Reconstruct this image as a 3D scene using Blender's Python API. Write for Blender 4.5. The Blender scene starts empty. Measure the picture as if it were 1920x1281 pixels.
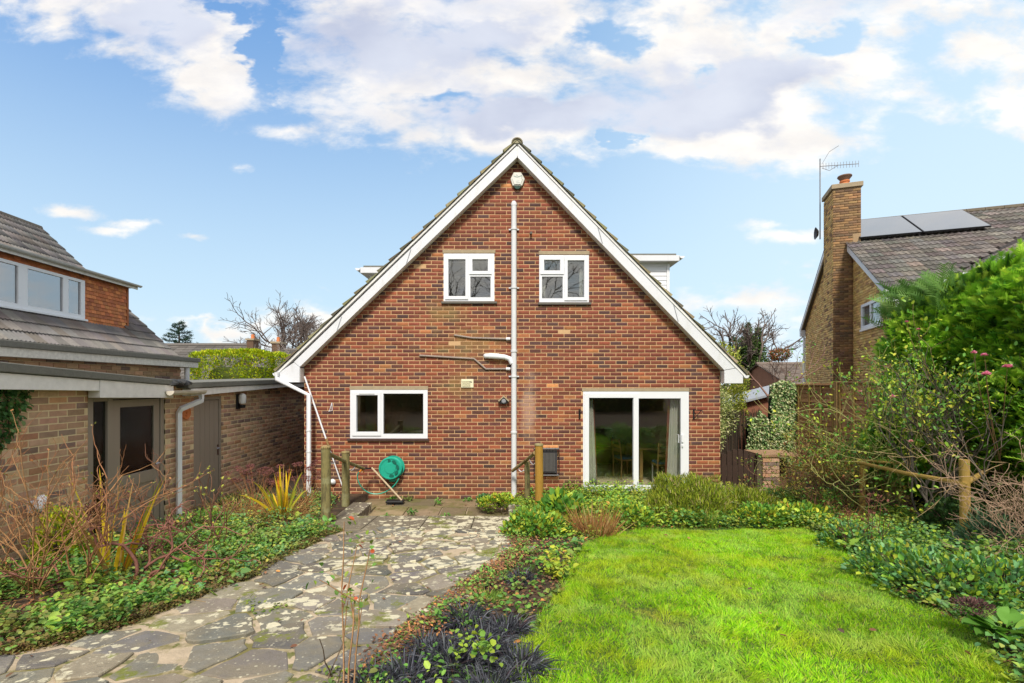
import bpy, bmesh, math, random
import numpy as np
from mathutils import Vector, Matrix
R = math.radians
scene = bpy.context.scene
col = scene.collection

# ------------------------------------------------------------------ camera
CX, CY, F0, CH = 950.0, 720.0, 900.0, 2.24
cam_d = bpy.data.cameras.new('camera'); cam = bpy.data.objects.new('camera', cam_d)
col.objects.link(cam)
cam.location = (0, 0, CH); cam.rotation_euler = (R(90), 0, 0)
cam_d.sensor_width = 36; cam_d.lens = F0/1920*36
cam_d.shift_x = 10/1920; cam_d.shift_y = 79.5/1920
cam_d.clip_start = 0.05; cam_d.clip_end = 3000
scene.camera = cam

# ------------------------------------------------------------------ sun
SUN_EL, SUN_AZ = R(49), R(181)          # azimuth measured clockwise from +Y (behind the camera)
sdir = Vector((math.sin(SUN_AZ)*math.cos(SUN_EL), math.cos(SUN_AZ)*math.cos(SUN_EL), math.sin(SUN_EL)))
sd = bpy.data.lights.new('sun', 'SUN'); so = bpy.data.objects.new('sun', sd); col.objects.link(so)
sd.energy = 2.2; sd.angle = R(10); sd.color = (1.0, 0.92, 0.81)
so.rotation_euler = (-sdir).to_track_quat('-Z', 'Y').to_euler()
so.location = (20, -30, 30)

# ------------------------------------------------------------------ exposure
vs = scene.view_settings
scene.display_settings.display_device = 'sRGB'
vs.view_transform = 'Standard'; vs.look = 'None'; vs.gamma = 1; vs.use_curve_mapping = False
vs.exposure = 1.02

# ------------------------------------------------------------------ world: sky with broken cloud
world = bpy.data.worlds.new('World'); scene.world = world; world.use_nodes = True
nt = world.node_tree; nt.nodes.clear()
class W:
    """tiny expression helper over shader nodes"""
    def __init__(s, nt): s.nt = nt; s.l = nt.links
    def n(s, t, **k):
        x = s.nt.nodes.new(t)
        for a, b in k.items(): setattr(x, a, b)
        return x
    def put(s, sock, v):
        if isinstance(v, bpy.types.NodeSocket): s.l.new(v, sock)
        elif v is not None:
            try: sock.default_value = v
            except Exception: sock.default_value = (*v, 1.0)
    def m(s, op, a, b=None, c=None, clamp=False):
        x = s.n('ShaderNodeMath', operation=op, use_clamp=clamp)
        s.put(x.inputs[0], a); s.put(x.inputs[1], b)
        if c is not None: s.put(x.inputs[2], c)
        return x.outputs[0]
    def v(s, op, a, b=None):
        x = s.n('ShaderNodeVectorMath', operation=op); s.put(x.inputs[0], a)
        if b is not None: s.put(x.inputs[1], b)
        return x.outputs['Value'] if op in ('DOT_PRODUCT', 'LENGTH') else x.outputs[0]
    def mix(s, f, a, b, blend='MIX'):
        x = s.n('ShaderNodeMix', data_type='RGBA', blend_type=blend)
        s.put(x.inputs[0], f)
        for i, c in ((6, a), (7, b)):
            if isinstance(c, tuple) and len(c) == 3: c = (*c, 1.0)
            s.put(x.inputs[i], c)
        return x.outputs[2]
    def ss(s, v, lo, hi):
        x = s.n('ShaderNodeMapRange', interpolation_type='SMOOTHSTEP')
        s.put(x.inputs[0], v); x.inputs[1].default_value = lo; x.inputs[2].default_value = hi
        return x.outputs[0]
    def noise(s, vec, scale, detail=4, rough=.55, dist=0.0):
        x = s.n('ShaderNodeTexNoise'); s.put(x.inputs['Vector'], vec)
        x.inputs['Scale'].default_value = scale; x.inputs['Detail'].default_value = detail
        x.inputs['Roughness'].default_value = rough; x.inputs['Distortion'].default_value = dist
        return x.outputs['Fac']
w = W(nt)
tc = w.n('ShaderNodeTexCoord').outputs['Generated']
sp = w.n('ShaderNodeSeparateXYZ'); w.l.new(tc, sp.inputs[0]); dx, dy, dz = sp.outputs
sky = w.n('ShaderNodeTexSky', sky_type='NISHITA', sun_disc=False)
sky.sun_elevation = SUN_EL; sky.sun_rotation = SUN_AZ
sky.air_density = 1.0; sky.dust_density = 0.6; sky.ozone_density = 2.0
# sky in front of the camera, described on the plane y = 1 of direction space
ysafe = w.m('MAXIMUM', dy, 0.12)
ga = w.m('DIVIDE', dx, ysafe); gb = w.m('DIVIDE', dz, ysafe)
cmb = w.n('ShaderNodeCombineXYZ'); w.l.new(ga, cmb.inputs[0]); w.l.new(gb, cmb.inputs[1]); gv = cmb.outputs[0]
# cloud deck seen as a plane overhead, everywhere
zsafe = w.m('ADD', w.m('MAXIMUM', dz, 0.0), 0.12)
cm2 = w.n('ShaderNodeCombineXYZ'); w.l.new(w.m('DIVIDE', dx, zsafe), cm2.inputs[0]); w.l.new(w.m('DIVIDE', dy, zsafe), cm2.inputs[1])
pv = cm2.outputs[0]
stretch = w.v('MULTIPLY', gv, (1.0, 1.9, 1.0))
n_big = w.noise(stretch, 3.2, 7, .58, .3)
n_fine = w.noise(w.v('ADD', stretch, (7.3, 2.1, 0)), 9.0, 8, .6, .2)
fb = w.m('ADD', w.m('MULTIPLY', w.m('SUBTRACT', n_big, .5), 2.3), w.m('MULTIPLY', w.m('SUBTRACT', n_fine, .5), 2.0))
BLOBS = [(190,-20,150,110,1.1),(300,50,190,90,1.25),(380,110,130,90,1.3),(400,185,75,32,.75),(540,240,45,16,.55),(490,15,45,60,.6),(270,95,100,50,.8),
 (700,50,230,150,1.35),(820,130,300,120,1.45),(960,60,260,130,1.35),(1000,215,330,85,1.45),(740,215,80,40,.8),(620,190,60,24,.6),
 (1250,110,250,130,1.45),(1400,200,330,110,1.7),(1500,140,300,90,1.5),(1330,268,230,40,1.0),(1690,165,130,60,.9),(1260,10,190,60,.9),(1480,40,210,60,.9),(1720,12,160,35,.6),
 (1900,190,95,75,1.1),(1860,100,110,40,.7),(1950,260,90,30,.7),(1620,95,50,22,.5),
 (130,399,62,11,.7),(255,414,70,12,.75),(200,425,55,9,.6),(370,434,34,8,.55),(455,312,24,8,.4),(1490,445,75,16,.75),(1440,425,50,10,.5),
 (1390,562,220,32,.75),(1480,600,160,30,.55),(560,612,150,17,.7),(380,607,100,10,.55),(620,640,120,40,.4)]
def warp(vec, scale, amt, off):
    x = w.n('ShaderNodeTexNoise'); w.put(x.inputs['Vector'], w.v('ADD', stretch, off)); x.inputs['Scale'].default_value = scale
    x.inputs['Detail'].default_value = 5; x.inputs['Roughness'].default_value = .6
    return w.v('ADD', vec, w.v('MULTIPLY', w.v('SUBTRACT', x.outputs['Color'], (.5, .5, .5)), (amt, amt*.55, 0)))
gw = warp(warp(gv, 3.0, .34, (5.2, 1.3, 2.0)), 11.0, .12, (1.7, 8.3, 4.0))
mx = None
for (px, py, rx, ry, wt) in BLOBS:
    c = ((px-CX)/F0, (CY-py)/F0, 0)
    q = w.v('MULTIPLY', w.v('SUBTRACT', gw if rx > 80 else w.v('ADD', w.v('MULTIPLY', gw, (.35, .35, 0)), w.v('MULTIPLY', gv, (.65, .65, 0))), c), (F0/rx, F0/ry, 0))
    e = w.m('MULTIPLY', w.m('SUBTRACT', 1.0, w.v('LENGTH', q)), wt*(.78 if rx > 80 else 1.0))
    mx = e if mx is None else w.m('SMOOTH_MAX', mx, e, .25)
def blobmax(lst):
    m_ = None
    for (px, py, rx, ry) in lst:
        q = w.v('MULTIPLY', w.v('SUBTRACT', gw, ((px-CX)/F0, (CY-py)/F0, 0)), (F0/rx, F0/ry, 0))
        e = w.m('SUBTRACT', 1.0, w.v('LENGTH', q)); m_ = e if m_ is None else w.m('MAXIMUM', m_, e)
    return w.m('MAXIMUM', m_, 0.0)
gaps = blobmax([(1140, 75, 75, 40), (1300, 118, 55, 32), (880, 168, 85, 22), (488, 90, 40, 110), (1180, 255, 28, 30), (430, 20, 40, 30), (1560, 60, 60, 40)])
cores = blobmax([(1240, 180, 330, 75), (1000, 195, 260, 60), (640, 80, 200, 80), (880, 80, 200, 50), (290, 70, 110, 70), (1440, 150, 160, 60)])
front_d = w.m('ADD', w.m('MAXIMUM', mx, -.9), w.m('SUBTRACT', w.m('MULTIPLY', fb, .95), w.m('MULTIPLY', gaps, 1.15)))
n_gen = w.noise(pv, 1.1, 8, .58, .3)
gen_d = w.m('MULTIPLY', w.m('SUBTRACT', n_gen, .39), 5.0)  # unseen cloud cover beyond the view, thickened for more neutral ambient light
mfront = w.m('MULTIPLY', w.ss(dy, .18, .42), w.m('SUBTRACT', 1.0, w.ss(gb, .85, 1.15)))
dens = w.m('ADD', w.m('MULTIPLY', front_d, mfront), w.m('MULTIPLY', gen_d, w.m('SUBTRACT', 1.0, mfront)))
alpha = w.ss(dens, -.20, .70)
n_sh = w.noise(w.v('ADD', w.v('MULTIPLY', gv, (1.0, 2.0, 1.0)), (3.1, 9.0, 0)), 2.6, 6, .5, .2)
core = w.ss(w.m('ADD', w.m('ADD', w.m('MULTIPLY', dens, .55), w.m('MULTIPLY', w.m('MULTIPLY', cores, mfront), 1.5)), w.m('MULTIPLY', w.m('SUBTRACT', n_sh, .5), 3.2)), .30, 1.35)
n_wisp = w.noise(w.v('ADD', stretch, (1.1, 5.0, 0)), 6.0, 6, .55)
c_lit = w.mix(w.ss(n_wisp, .35, .65), (7.9, 7.5, 7.1), (9.3, 8.8, 8.1))
c_grey = w.mix(w.ss(n_sh, .3, .7), (3.9, 4.3, 5.7), (6.2, 6.5, 7.4))
c_cloud = w.mix(w.m('MULTIPLY', core, .92), c_lit, c_grey)
# clear sky: nishita, tinted towards the deeper blue of the photograph high up and pale low down
blue = w.mix(w.ss(ga, -1.0, .9), (1.1, 3.3, 7.7), (3.4, 5.9, 8.9))
high = w.mix(.62, sky.outputs[0], blue)
pale = (5.4, 7.1, 8.1)
elev = w.m('ARCSINE', dz)
lowf = w.m('MULTIPLY', w.m('SUBTRACT', 1.0, w.ss(elev, -.05, .74)), 1.0)
clear = w.mix(lowf, high, pale)
rightf = w.m('MULTIPLY', w.ss(dx, -.1, .75), w.m('MULTIPLY', w.ss(dy, .0, .4), .55))
clear = w.mix(rightf, clear, (6.4, 7.9, 9.1))
horiz = w.m('MULTIPLY', w.m('SUBTRACT', 1.0, w.ss(elev, -.02, .16)), .55)
clear = w.mix(horiz, clear, (7.0, 7.5, 8.0))
out = w.mix(w.m('MULTIPLY', alpha, .92), clear, c_cloud)
bg = w.n('ShaderNodeBackground'); w.l.new(out, bg.inputs[0]); bg.inputs[1].default_value = 0.062
wo = w.n('ShaderNodeOutputWorld'); w.l.new(bg.outputs[0], wo.inputs[0])
world.cycles.sampling_method = 'MANUAL'; world.cycles.sample_map_resolution = 512

# ------------------------------------------------------------------ helpers
rng = np.random.default_rng(11)
random.seed(5)
def at(px, py, Y): return Vector(((px-CX)*Y/F0, Y, CH-(py-CY)*Y/F0))
def XZ(px, py, Y): return ((px-CX)*Y/F0, CH-(py-CY)*Y/F0)
GY = [-60, 2.0, 3.0, 5.0, 6.8, 7.5, 9.4, 20, 60, 900]
GZ = [.66, .66, .58, .385, .19, .15, .09, .0, -.25, -.8]
def g(x, y):
    z = np.interp(y, GY, GZ)
    return z
def gnd(px, py):
    z = .3
    for _ in range(40):
        Y = F0*(CH-z)/(py-CY); z = float(g(0, Y))
    return ((px-CX)*Y/F0, Y)
def vn(x, y, scale, seed):
    """smooth value noise in 0..1, vectorised"""
    r = np.random.default_rng(seed).random((64, 64))
    u = np.asarray(x)*scale+1000; v = np.asarray(y)*scale+1000
    i = np.floor(u).astype(int); j = np.floor(v).astype(int)
    fu = u-i; fv = v-j; fu = fu*fu*(3-2*fu); fv = fv*fv*(3-2*fv)
    a = r[i%64, j%64]; b = r[(i+1)%64, j%64]; c = r[i%64, (j+1)%64]; d = r[(i+1)%64, (j+1)%64]
    return (a*(1-fu)+b*fu)*(1-fv)+(c*(1-fu)+d*fu)*fv
def inpoly(x, y, poly):
    x = np.asarray(x); y = np.asarray(y); ins = np.zeros(x.shape, bool)
    n = len(poly); j = n-1
    for i in range(n):
        xi, yi = poly[i]; xj, yj = poly[j]
        c = ((yi > y) != (yj > y)) & (x < (xj-xi)*(y-yi)/(yj-yi+1e-12)+xi)
        ins ^= c; j = i
    return ins

MATS = {}
def mat(name, c=None, rough=.65, ns=18.0, na=.22, bump=.15, bs=60.0, metal=0.0, spec=.4, leaf=0.0, stretch=(1,1,1), extra=None, coat=0.0):
    """procedural surface: base colour (fixed, or the piece's own tint) broken up by noise, with bump"""
    if name in MATS: return MATS[name]
    m = bpy.data.materials.new(name); m.use_nodes = True; t = m.node_tree; t.nodes.clear(); q = W(t)
    o = q.n('ShaderNodeOutputMaterial'); b = q.n('ShaderNodeBsdfPrincipled')
    co = q.n('ShaderNodeNewGeometry').outputs['Position']
    cs = q.v('MULTIPLY', co, stretch)
    if c is None:
        a = q.n('ShaderNodeAttribute', attribute_name='tint').outputs['Color']
        oi = q.n('ShaderNodeObjectInfo').outputs['Color']
        base = q.v('ADD', a, oi)
    else: base = (*c, 1.0)
    n1 = q.noise(cs, ns, 5, .6)
    f = q.m('ADD', 1-na, q.m('MULTIPLY', n1, 2*na))
    colr = q.mix(1.0, base, q.v('MULTIPLY', (1, 1, 1), f), 'MULTIPLY')
    if na > 0:
        cc = q.n('ShaderNodeCombineXYZ'); [q.l.new(f, cc.inputs[i]) for i in range(3)]
        colr = q.mix(1.0, base, cc.outputs[0], 'MULTIPLY')
    if extra: colr = extra(q, co, colr)
    q.put(b.inputs['Base Color'], colr)
    q.put(b.inputs['Roughness'], q.m('ADD', rough-.08, q.m('MULTIPLY', n1, .16)))
    b.inputs['Metallic'].default_value = metal
    b.inputs['Specular IOR Level'].default_value = spec
    b.inputs['Coat Weight'].default_value = coat
    if bump:
        n2 = q.noise(cs, bs, 4, .6)
        bp = q.n('ShaderNodeBump'); bp.inputs['Strength'].default_value = bump; bp.inputs['Distance'].default_value = .01
        q.l.new(n2, bp.inputs['Height']); q.l.new(bp.outputs[0], b.inputs['Normal'])
    if leaf:
        tr = q.n('ShaderNodeBsdfTranslucent'); q.put(tr.inputs[0], colr)
        ms = q.n('ShaderNodeMixShader'); ms.inputs[0].default_value = leaf
        q.l.new(b.outputs[0], ms.inputs[1]); q.l.new(tr.outputs[0], ms.inputs[2]); q.l.new(ms.outputs[0], o.inputs[0])
    else: q.l.new(b.outputs[0], o.inputs[0])
    MATS[name] = m; return m

def glass_mat(name, refl=.14, tint=(.93, .95, .94), rough=.015):
    m = bpy.data.materials.new(name); m.use_nodes = True; t = m.node_tree; t.nodes.clear(); q = W(t)
    o = q.n('ShaderNodeOutputMaterial'); gl = q.n('ShaderNodeBsdfGlossy'); gl.inputs['Roughness'].default_value = rough
    tr = q.n('ShaderNodeBsdfTransparent'); tr.inputs[0].default_value = (*tint, 1)
    lwt = q.n('ShaderNodeLayerWeight'); fr5 = q.m('MULTIPLY', q.m('POWER', lwt.outputs['Facing'], 5.0), .85)
    f = q.m('ADD', fr5, refl, clamp=True)
    ms = q.n('ShaderNodeMixShader'); q.l.new(f, ms.inputs[0]); q.l.new(tr.outputs[0], ms.inputs[1]); q.l.new(gl.outputs[0], ms.inputs[2])
    co = q.n('ShaderNodeNewGeometry').outputs['Position']; bp = q.n('ShaderNodeBump'); bp.inputs['Strength'].default_value = .03; bp.inputs['Distance'].default_value = .01
    q.l.new(q.noise(co, 3.0, 2), bp.inputs['Height']); q.l.new(bp.outputs[0], gl.inputs['Normal'])
    q.l.new(ms.outputs[0], o.inputs[0]); return m

def rootloc(p):
    v = Vector((0, 0, 0))
    while p is not None: v += p.location; p = p.parent
    return v
def link(o, parent=None, kind=None, label=None, cat=None, group=None):
    if o.name not in col.objects: col.objects.link(o)
    if parent is not None: o.parent = parent
    if kind: o['kind'] = kind
    if label: o['label'] = label
    if cat: o['category'] = cat
    if group: o['group'] = group
    return o
def thing(name, label, cat, loc=(0, 0, 0), rz=0.0, group=None):
    o = bpy.data.objects.new(name, None); o.empty_display_size = .1
    o.location = loc; o.rotation_euler = (0, 0, rz)
    return link(o, None, None, label, cat, group)

class MB:
    def __init__(s): s.v = []; s.f = []; s.t = []; s.smooth = []
    def add(s, vs, fs, tint=None, smooth=False):
        n = len(s.v); s.v += [tuple(v) for v in vs]
        s.f += [tuple(i+n for i in f) for f in fs]
        s.t += [tint or (0, 0, 0)]*len(vs); s.smooth += [smooth]*len(fs); return s
    def box(s, x0, x1, y0, y1, z0, z1, tint=None, M=None):
        vs = [Vector((x, y, z)) for z in (z0, z1) for y in (y0, y1) for x in (x0, x1)]
        if M: vs = [M@v for v in vs]
        return s.add(vs, [(0,2,3,1),(4,5,7,6),(0,1,5,4),(2,6,7,3),(0,4,6,2),(1,3,7,5)], tint)
    def tube(s, pts, r, n=10, tint=None, caps=True):
        pts = [Vector(p) for p in pts]
        rs = r if isinstance(r, (list, tuple)) else [r]*len(pts)
        vs = []; fs = []; prev = None
        for i, p in enumerate(pts):
            d = (pts[min(i+1, len(pts)-1)]-pts[max(i-1, 0)]).normalized()
            if prev is None: a = d.orthogonal().normalized()
            else: a = (prev-d*prev.dot(d)); a = a.normalized() if a.length > 1e-6 else d.orthogonal().normalized()
            prev = a; b = d.cross(a)
            for k in range(n):
                an = 2*math.pi*k/n; vs.append(p+(a*math.cos(an)+b*math.sin(an))*rs[i])
        for i in range(len(pts)-1):
            for k in range(n):
                k2 = (k+1) % n; fs.append((i*n+k, i*n+k2, (i+1)*n+k2, (i+1)*n+k))
        s.add(vs, fs, tint, n > 5)
        if caps:
            s.add(vs[:n], [tuple(range(n))[::-1]], tint); s.add(vs[-n:], [tuple(range(n))], tint)
        return s
    def lathe(s, prof, M=Matrix(), n=20, tint=None, caps=True):
        vs = []; fs = []
        for (r, z) in prof:
            for k in range(n):
                an = 2*math.pi*k/n; vs.append(M@Vector((r*math.cos(an), r*math.sin(an), z)))
        for i in range(len(prof)-1):
            for k in range(n):
                k2 = (k+1) % n; fs.append((i*n+k, i*n+k2, (i+1)*n+k2, (i+1)*n+k))
        s.add(vs, fs, tint, True)
        if caps:
            s.add(vs[:n], [tuple(range(n))[::-1]], tint); s.add(vs[-n:], [tuple(range(n))], tint)
        return s
    def prism(s, poly, axis, a0, a1, tint=None):
        """poly in the two other axes (x,z for axis y; y,z for x; x,y for z)"""
        def mk(p, a):
            return (p[0], a, p[1]) if axis == 'y' else (a, p[0], p[1]) if axis == 'x' else (p[0], p[1], a)
        n = len(poly); vs = [mk(p, a0) for p in poly]+[mk(p, a1) for p in poly]
        fs = [tuple(range(n)), tuple(range(2*n-1, n-1, -1))]+[(i, i+n, (i+1) % n+n, (i+1) % n) for i in range(n)]
        return s.add(vs, fs, tint)
    def build(s, name, m, parent=None, bevel=0, world=False, **kw):
        me = bpy.data.meshes.new(name)
        vs = s.v
        if world and parent is not None:
            L = rootloc(parent); vs = [(v[0]-L.x, v[1]-L.y, v[2]-L.z) for v in vs]
        me.from_pydata(vs, [], s.f); me.materials.append(m)
        if any(t != (0, 0, 0) for t in s.t):
            a = me.attributes.new('tint', 'FLOAT_COLOR', 'POINT')
            a.data.foreach_set('color', np.c_[np.array(s.t, dtype=np.float32), np.ones(len(s.t), np.float32)].ravel())
        me.polygons.foreach_set('use_smooth', s.smooth)
        bm = bmesh.new(); bm.from_mesh(me); bmesh.ops.recalc_face_normals(bm, faces=bm.faces); bm.to_mesh(me); bm.free()
        if any(s.smooth): me.set_sharp_from_angle(angle=R(38))
        o = bpy.data.objects.new(name, me); o.color = (0, 0, 0, 1)
        if bevel:
            b = o.modifiers.new('bevel', 'BEVEL'); b.width = bevel; b.segments = 2; b.limit_method = 'ANGLE'
        return link(o, parent, **kw)

def npmesh(name, parts, m, parent=None, world=False, smooth=False, **kw):
    """parts: list of (V,F,T): vertices, triangles, per-vertex tint"""
    Vs = []; Fs = []; Ts = []; n = 0
    for V, F, T in parts:
        if len(V) == 0: continue
        Vs.append(V); Fs.append(F+n); Ts.append(T); n += len(V)
    V = np.concatenate(Vs).astype(np.float32); F = np.concatenate(Fs).astype(np.int32); T = np.concatenate(Ts).astype(np.float32)
    if world and parent is not None:
        L = rootloc(parent); V = V-np.array(L, np.float32)
    me = bpy.data.meshes.new(name)
    me.vertices.add(len(V)); me.vertices.foreach_set('co', V.ravel())
    me.loops.add(len(F)*3); me.loops.foreach_set('vertex_index', F.ravel())
    me.polygons.add(len(F)); me.polygons.foreach_set('loop_start', np.arange(0, len(F)*3, 3, dtype=np.int32))
    me.update(calc_edges=True)
    if smooth: me.polygons.foreach_set('use_smooth', np.ones(len(F), bool))
    a = me.attributes.new('tint', 'FLOAT_COLOR', 'POINT')
    a.data.foreach_set('color', np.c_[T, np.ones(len(T), np.float32)].astype(np.float32).ravel())
    me.materials.append(m)
    o = bpy.data.objects.new(name, me); o.color = (0, 0, 0, 1)
    return link(o, parent, **kw)

def unit(v): return v/(np.linalg.norm(v, axis=1, keepdims=True)+1e-9)
def pick(pal, n, jit=.18, r=None):
    """n tints drawn from weighted palette [(weight, rgb), ...]"""
    r = r or rng
    wt = np.array([p[0] for p in pal], float); c = np.array([p[1] for p in pal], float)
    i = r.choice(len(pal), n, p=wt/wt.sum())
    return np.clip(c[i]*(1+(r.random((n, 1))-.5)*2*jit)*(1+(r.random((n, 3))-.5)*jit*.6), 0, 1)
def leaves(P, D, L, Wd, T, fold=.18, up=None):
    """diamond leaves with a folded midrib; P base points, D unit direction"""
    n = len(P); L = np.broadcast_to(L, (n,))[:, None]; Wd = np.broadcast_to(Wd, (n,))[:, None]
    u = up if up is not None else unit(np.array([0, 0, 1.])+rng.normal(0, .35, (n, 3)))
    s = unit(np.cross(D, u)); nn = np.cross(s, D)
    V = np.stack([P, P+D*L*.45+s*Wd*.5+nn*Wd*fold, P+D*L, P+D*L*.45-s*Wd*.5+nn*Wd*fold], 1).reshape(-1, 3)
    b = np.arange(n)[:, None]*4
    F = np.concatenate([b+np.array([[0, 1, 2]]), b+np.array([[0, 2, 3]])])
    return V, F, np.repeat(T, 4, 0)
def roundleaves(P, D, L, Wd, T, fold=.15):
    """six-point leaves: rounder outline"""
    n = len(P); L = np.broadcast_to(L, (n,))[:, None]; Wd = np.broadcast_to(Wd, (n,))[:, None]
    u = unit(np.array([0, 0, 1.])+rng.normal(0, .4, (n, 3)))
    s = unit(np.cross(D, u)); nn = np.cross(s, D)
    V = np.stack([P, P+D*L*.25+s*Wd*.42+nn*Wd*fold, P+D*L*.7+s*Wd*.4+nn*Wd*fold, P+D*L-nn*L*.08,
                  P+D*L*.7-s*Wd*.4+nn*Wd*fold, P+D*L*.25-s*Wd*.42+nn*Wd*fold], 1).reshape(-1, 3)
    b = np.arange(n)[:, None]*6
    F = np.concatenate([b+np.array([[0, 1, 2]]), b+np.array([[0, 2, 3]]), b+np.array([[0, 3, 4]]), b+np.array([[0, 4, 5]])])
    return V, F, np.repeat(T, 6, 0)
def arcs(P, D, L, Wd, T, droop=.5, seg=4, side=None):
    """curved tapering blades"""
    n = len(P); L = np.broadcast_to(L, (n,))[:, None]; Wd = np.broadcast_to(Wd, (n,))[:, None]
    droop = np.broadcast_to(droop, (n,))[:, None]
    if side is None:
        a = rng.random(n)*2*np.pi; h = np.stack([np.cos(a), np.sin(a), np.zeros(n)], 1)
        side = unit(np.cross(D, h)+1e-4)
    rows = []
    for k in range(seg+1):
        t = k/seg; c = P+D*L*t+np.array([0, 0, -1.])*droop*L*t*t
        wd = Wd*.5*(1-t)**.6*(1 if k else .7)
        if k < seg: rows += [c-side*wd, c+side*wd]
        else: rows += [c]
    m = 2*seg+1; V = np.stack(rows, 1).reshape(-1, 3); b = np.arange(n)[:, None]*m; fs = []
    for k in range(seg-1):
        i = 2*k; fs += [b+np.array([[i, i+1, i+3]]), b+np.array([[i, i+3, i+2]])]
    i = 2*(seg-1); fs.append(b+np.array([[i, i+1, i+2]]))
    return V, np.concatenate(fs), np.repeat(T, m, 0)
def nptube(pts, rad, T, n=4):
    pts = np.asarray(pts, float); k = len(pts)
    d = np.gradient(pts, axis=0); d = unit(d)
    a = np.cross(d, [0.31, 0.52, 0.79]); a = unit(a); b = np.cross(d, a)
    an = np.arange(n)*2*np.pi/n; rad = np.broadcast_to(rad, (k,))
    V = (pts[:, None]+(a[:, None]*np.cos(an)[None, :, None]+b[:, None]*np.sin(an)[None, :, None])*rad[:, None, None]).reshape(-1, 3)
    F = []
    for i in range(k-1):
        for j in range(n):
            j2 = (j+1) % n; p, q, r_, s_ = i*n+j, i*n+j2, (i+1)*n+j2, (i+1)*n+j
            F += [(p, q, r_), (p, r_, s_)]
    return V, np.array(F), np.broadcast_to(np.array(T, float), (len(V), 3))
def sph(n, r=None):
    r = r or rng
    v = r.normal(0, 1, (n, 3)); return unit(v)

def grow(p, d, L, rad, depth, out, tips, r, wander=.25, lift=.12, kids=(2, 4), spread=.7, shrink=.68, npt=5, tint=(.1, .06, .04), tj=.15, mn=.0015, sides=5, lo=.35):
    pts = [np.array(p, float)]; d = np.array(d, float); dirs = [d]
    for i in range(npt-1):
        d = d+r.normal(0, wander, 3)*.5; d[2] += lift*.35; d = d/np.linalg.norm(d)
        pts.append(pts[-1]+d*L/(npt-1)); dirs.append(d)
    r1 = max(rad*.55, mn)
    out.append(nptube(pts, np.linspace(rad, r1, npt), np.array(tint)*(1+r.uniform(-tj, tj)), max(3, sides if rad > .012 else 3)))
    if depth == 0: tips.append((pts[-1], d)); return
    k = int(r.integers(kids[0], kids[1]+1))
    for j in range(k):
        t = r.uniform(lo, 1.0) if j else 1.0
        f = t*(npt-1); i = min(int(f), npt-2); q = pts[i]+(pts[i+1]-pts[i])*(f-i)
        nd = dirs[i]+r.normal(0, spread, 3)*(.55 if j == 0 else 1.0); nd[2] += lift; nd /= np.linalg.norm(nd)
        grow(q, nd, L*shrink*r.uniform(.75, 1.15), max(rad*(.62 if j else .72), mn), depth-1, out, tips, r, wander, lift, kids, spread, shrink, npt, tint, tj, mn, sides, lo)
# ------------------------------------------------------------------ materials
def brick_extra(q, co, c):
    # efflorescence streak, yellow-green lichen and damp stains that have shapes of their own
    s = q.n('ShaderNodeSeparateXYZ'); q.l.new(co, s.inputs[0]); x, y, z = s.outputs
    n = q.noise(co, 3.0, 5, .65)
    def blob(cx, cz, rx, rz):
        v = q.v('MULTIPLY', q.v('SUBTRACT', co, (cx, 9.37, cz)), (1/rx, 0, 1/rz))
        return q.m('SUBTRACT', 1.0, q.v('LENGTH', v))
    wh = q.ss(q.m('ADD', blob(.43, 1.75, .22, .95), q.m('MULTIPLY', q.m('SUBTRACT', n, .5), 2.2)), .05, .9)
    c = q.mix(q.m('MULTIPLY', wh, .55), c, (.46, .33, .26))
    ye = q.m('MAXIMUM', blob(-.75, 2.95, 1.15, .55), q.m('MAXIMUM', blob(-1.2, 3.6, .6, .5), blob(-.95, 2.2, .8, .35)))
    yf = q.ss(q.m('ADD', ye, q.m('MULTIPLY', q.m('SUBTRACT', n, .5), 2.6)), .1, 1.1)
    c = q.mix(q.m('MULTIPLY', yf, .5), c, (.30, .23, .07))
    gr = q.m('MULTIPLY', q.m('SUBTRACT', 1.0, q.ss(z, .0, .75)), q.ss(n, .38, .62))
    c = q.mix(q.m('MULTIPLY', gr, .40), c, (.16, .13, .05))
    return c
M_brick = mat('fired_brick', None, .8, 14, .42, .18, 90, extra=brick_extra)
M_brick2 = mat('stock_brick', None, .85, 16, .35, .10, 90)
M_mortar = mat('mortar_orange', (.56, .36, .19), .9, 25, .2, .4, 120)
M_mortar2 = mat('mortar_buff', (.68, .55, .34), .9, 25, .2, .4, 120)
M_mortar3 = mat('mortar_ochre', (.50, .36, .16), .9, 25, .2, .4, 120)
M_upvc = mat('white_plastic', (.76, .78, .82), .3, 4, .03, 0, spec=.5)
def grime(q, co, c):
    n = q.noise(q.v('MULTIPLY', co, (1, 1, .25)), 9, 5, .65); n2 = q.noise(co, 1.6, 4, .6)
    c = q.mix(q.m('MULTIPLY', q.ss(n, .52, .72), .22), c, (.42, .41, .34)); return q.mix(q.m('MULTIPLY', q.ss(n2, .55, .75), .25), c, (.55, .56, .50))
M_white = mat('white_painted_board', (.70, .72, .76), .5, 3, .06, .05, 30, extra=grime)
M_dirtywhite = mat('weathered_white_board', (.80, .79, .77), .6, 9, .22, .2, 40)
M_pvcgrey = mat('pale_grey_plastic_pipe', (.66, .68, .70), .4, 6, .08, .02)
M_conc = mat('concrete', (.36, .29, .19), .9, 12, .25, .4, 80)
M_sill = mat('dark_sill_tile', (.07, .04, .035), .7, 12, .25, .2)
M_sill2 = mat('lead_grey_sill', (.13, .12, .10), .7, 12, .25, .2)
def tile_extra(q, co, c):
    n = q.noise(co, 11, 5, .7); s = q.ss(n, .66, .70)
    return q.mix(q.m('MULTIPLY', s, .6), c, (.40, .38, .33))
M_tile = mat('roof_tile', None, .85, 9, .35, .5, 70, extra=tile_extra)
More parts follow.
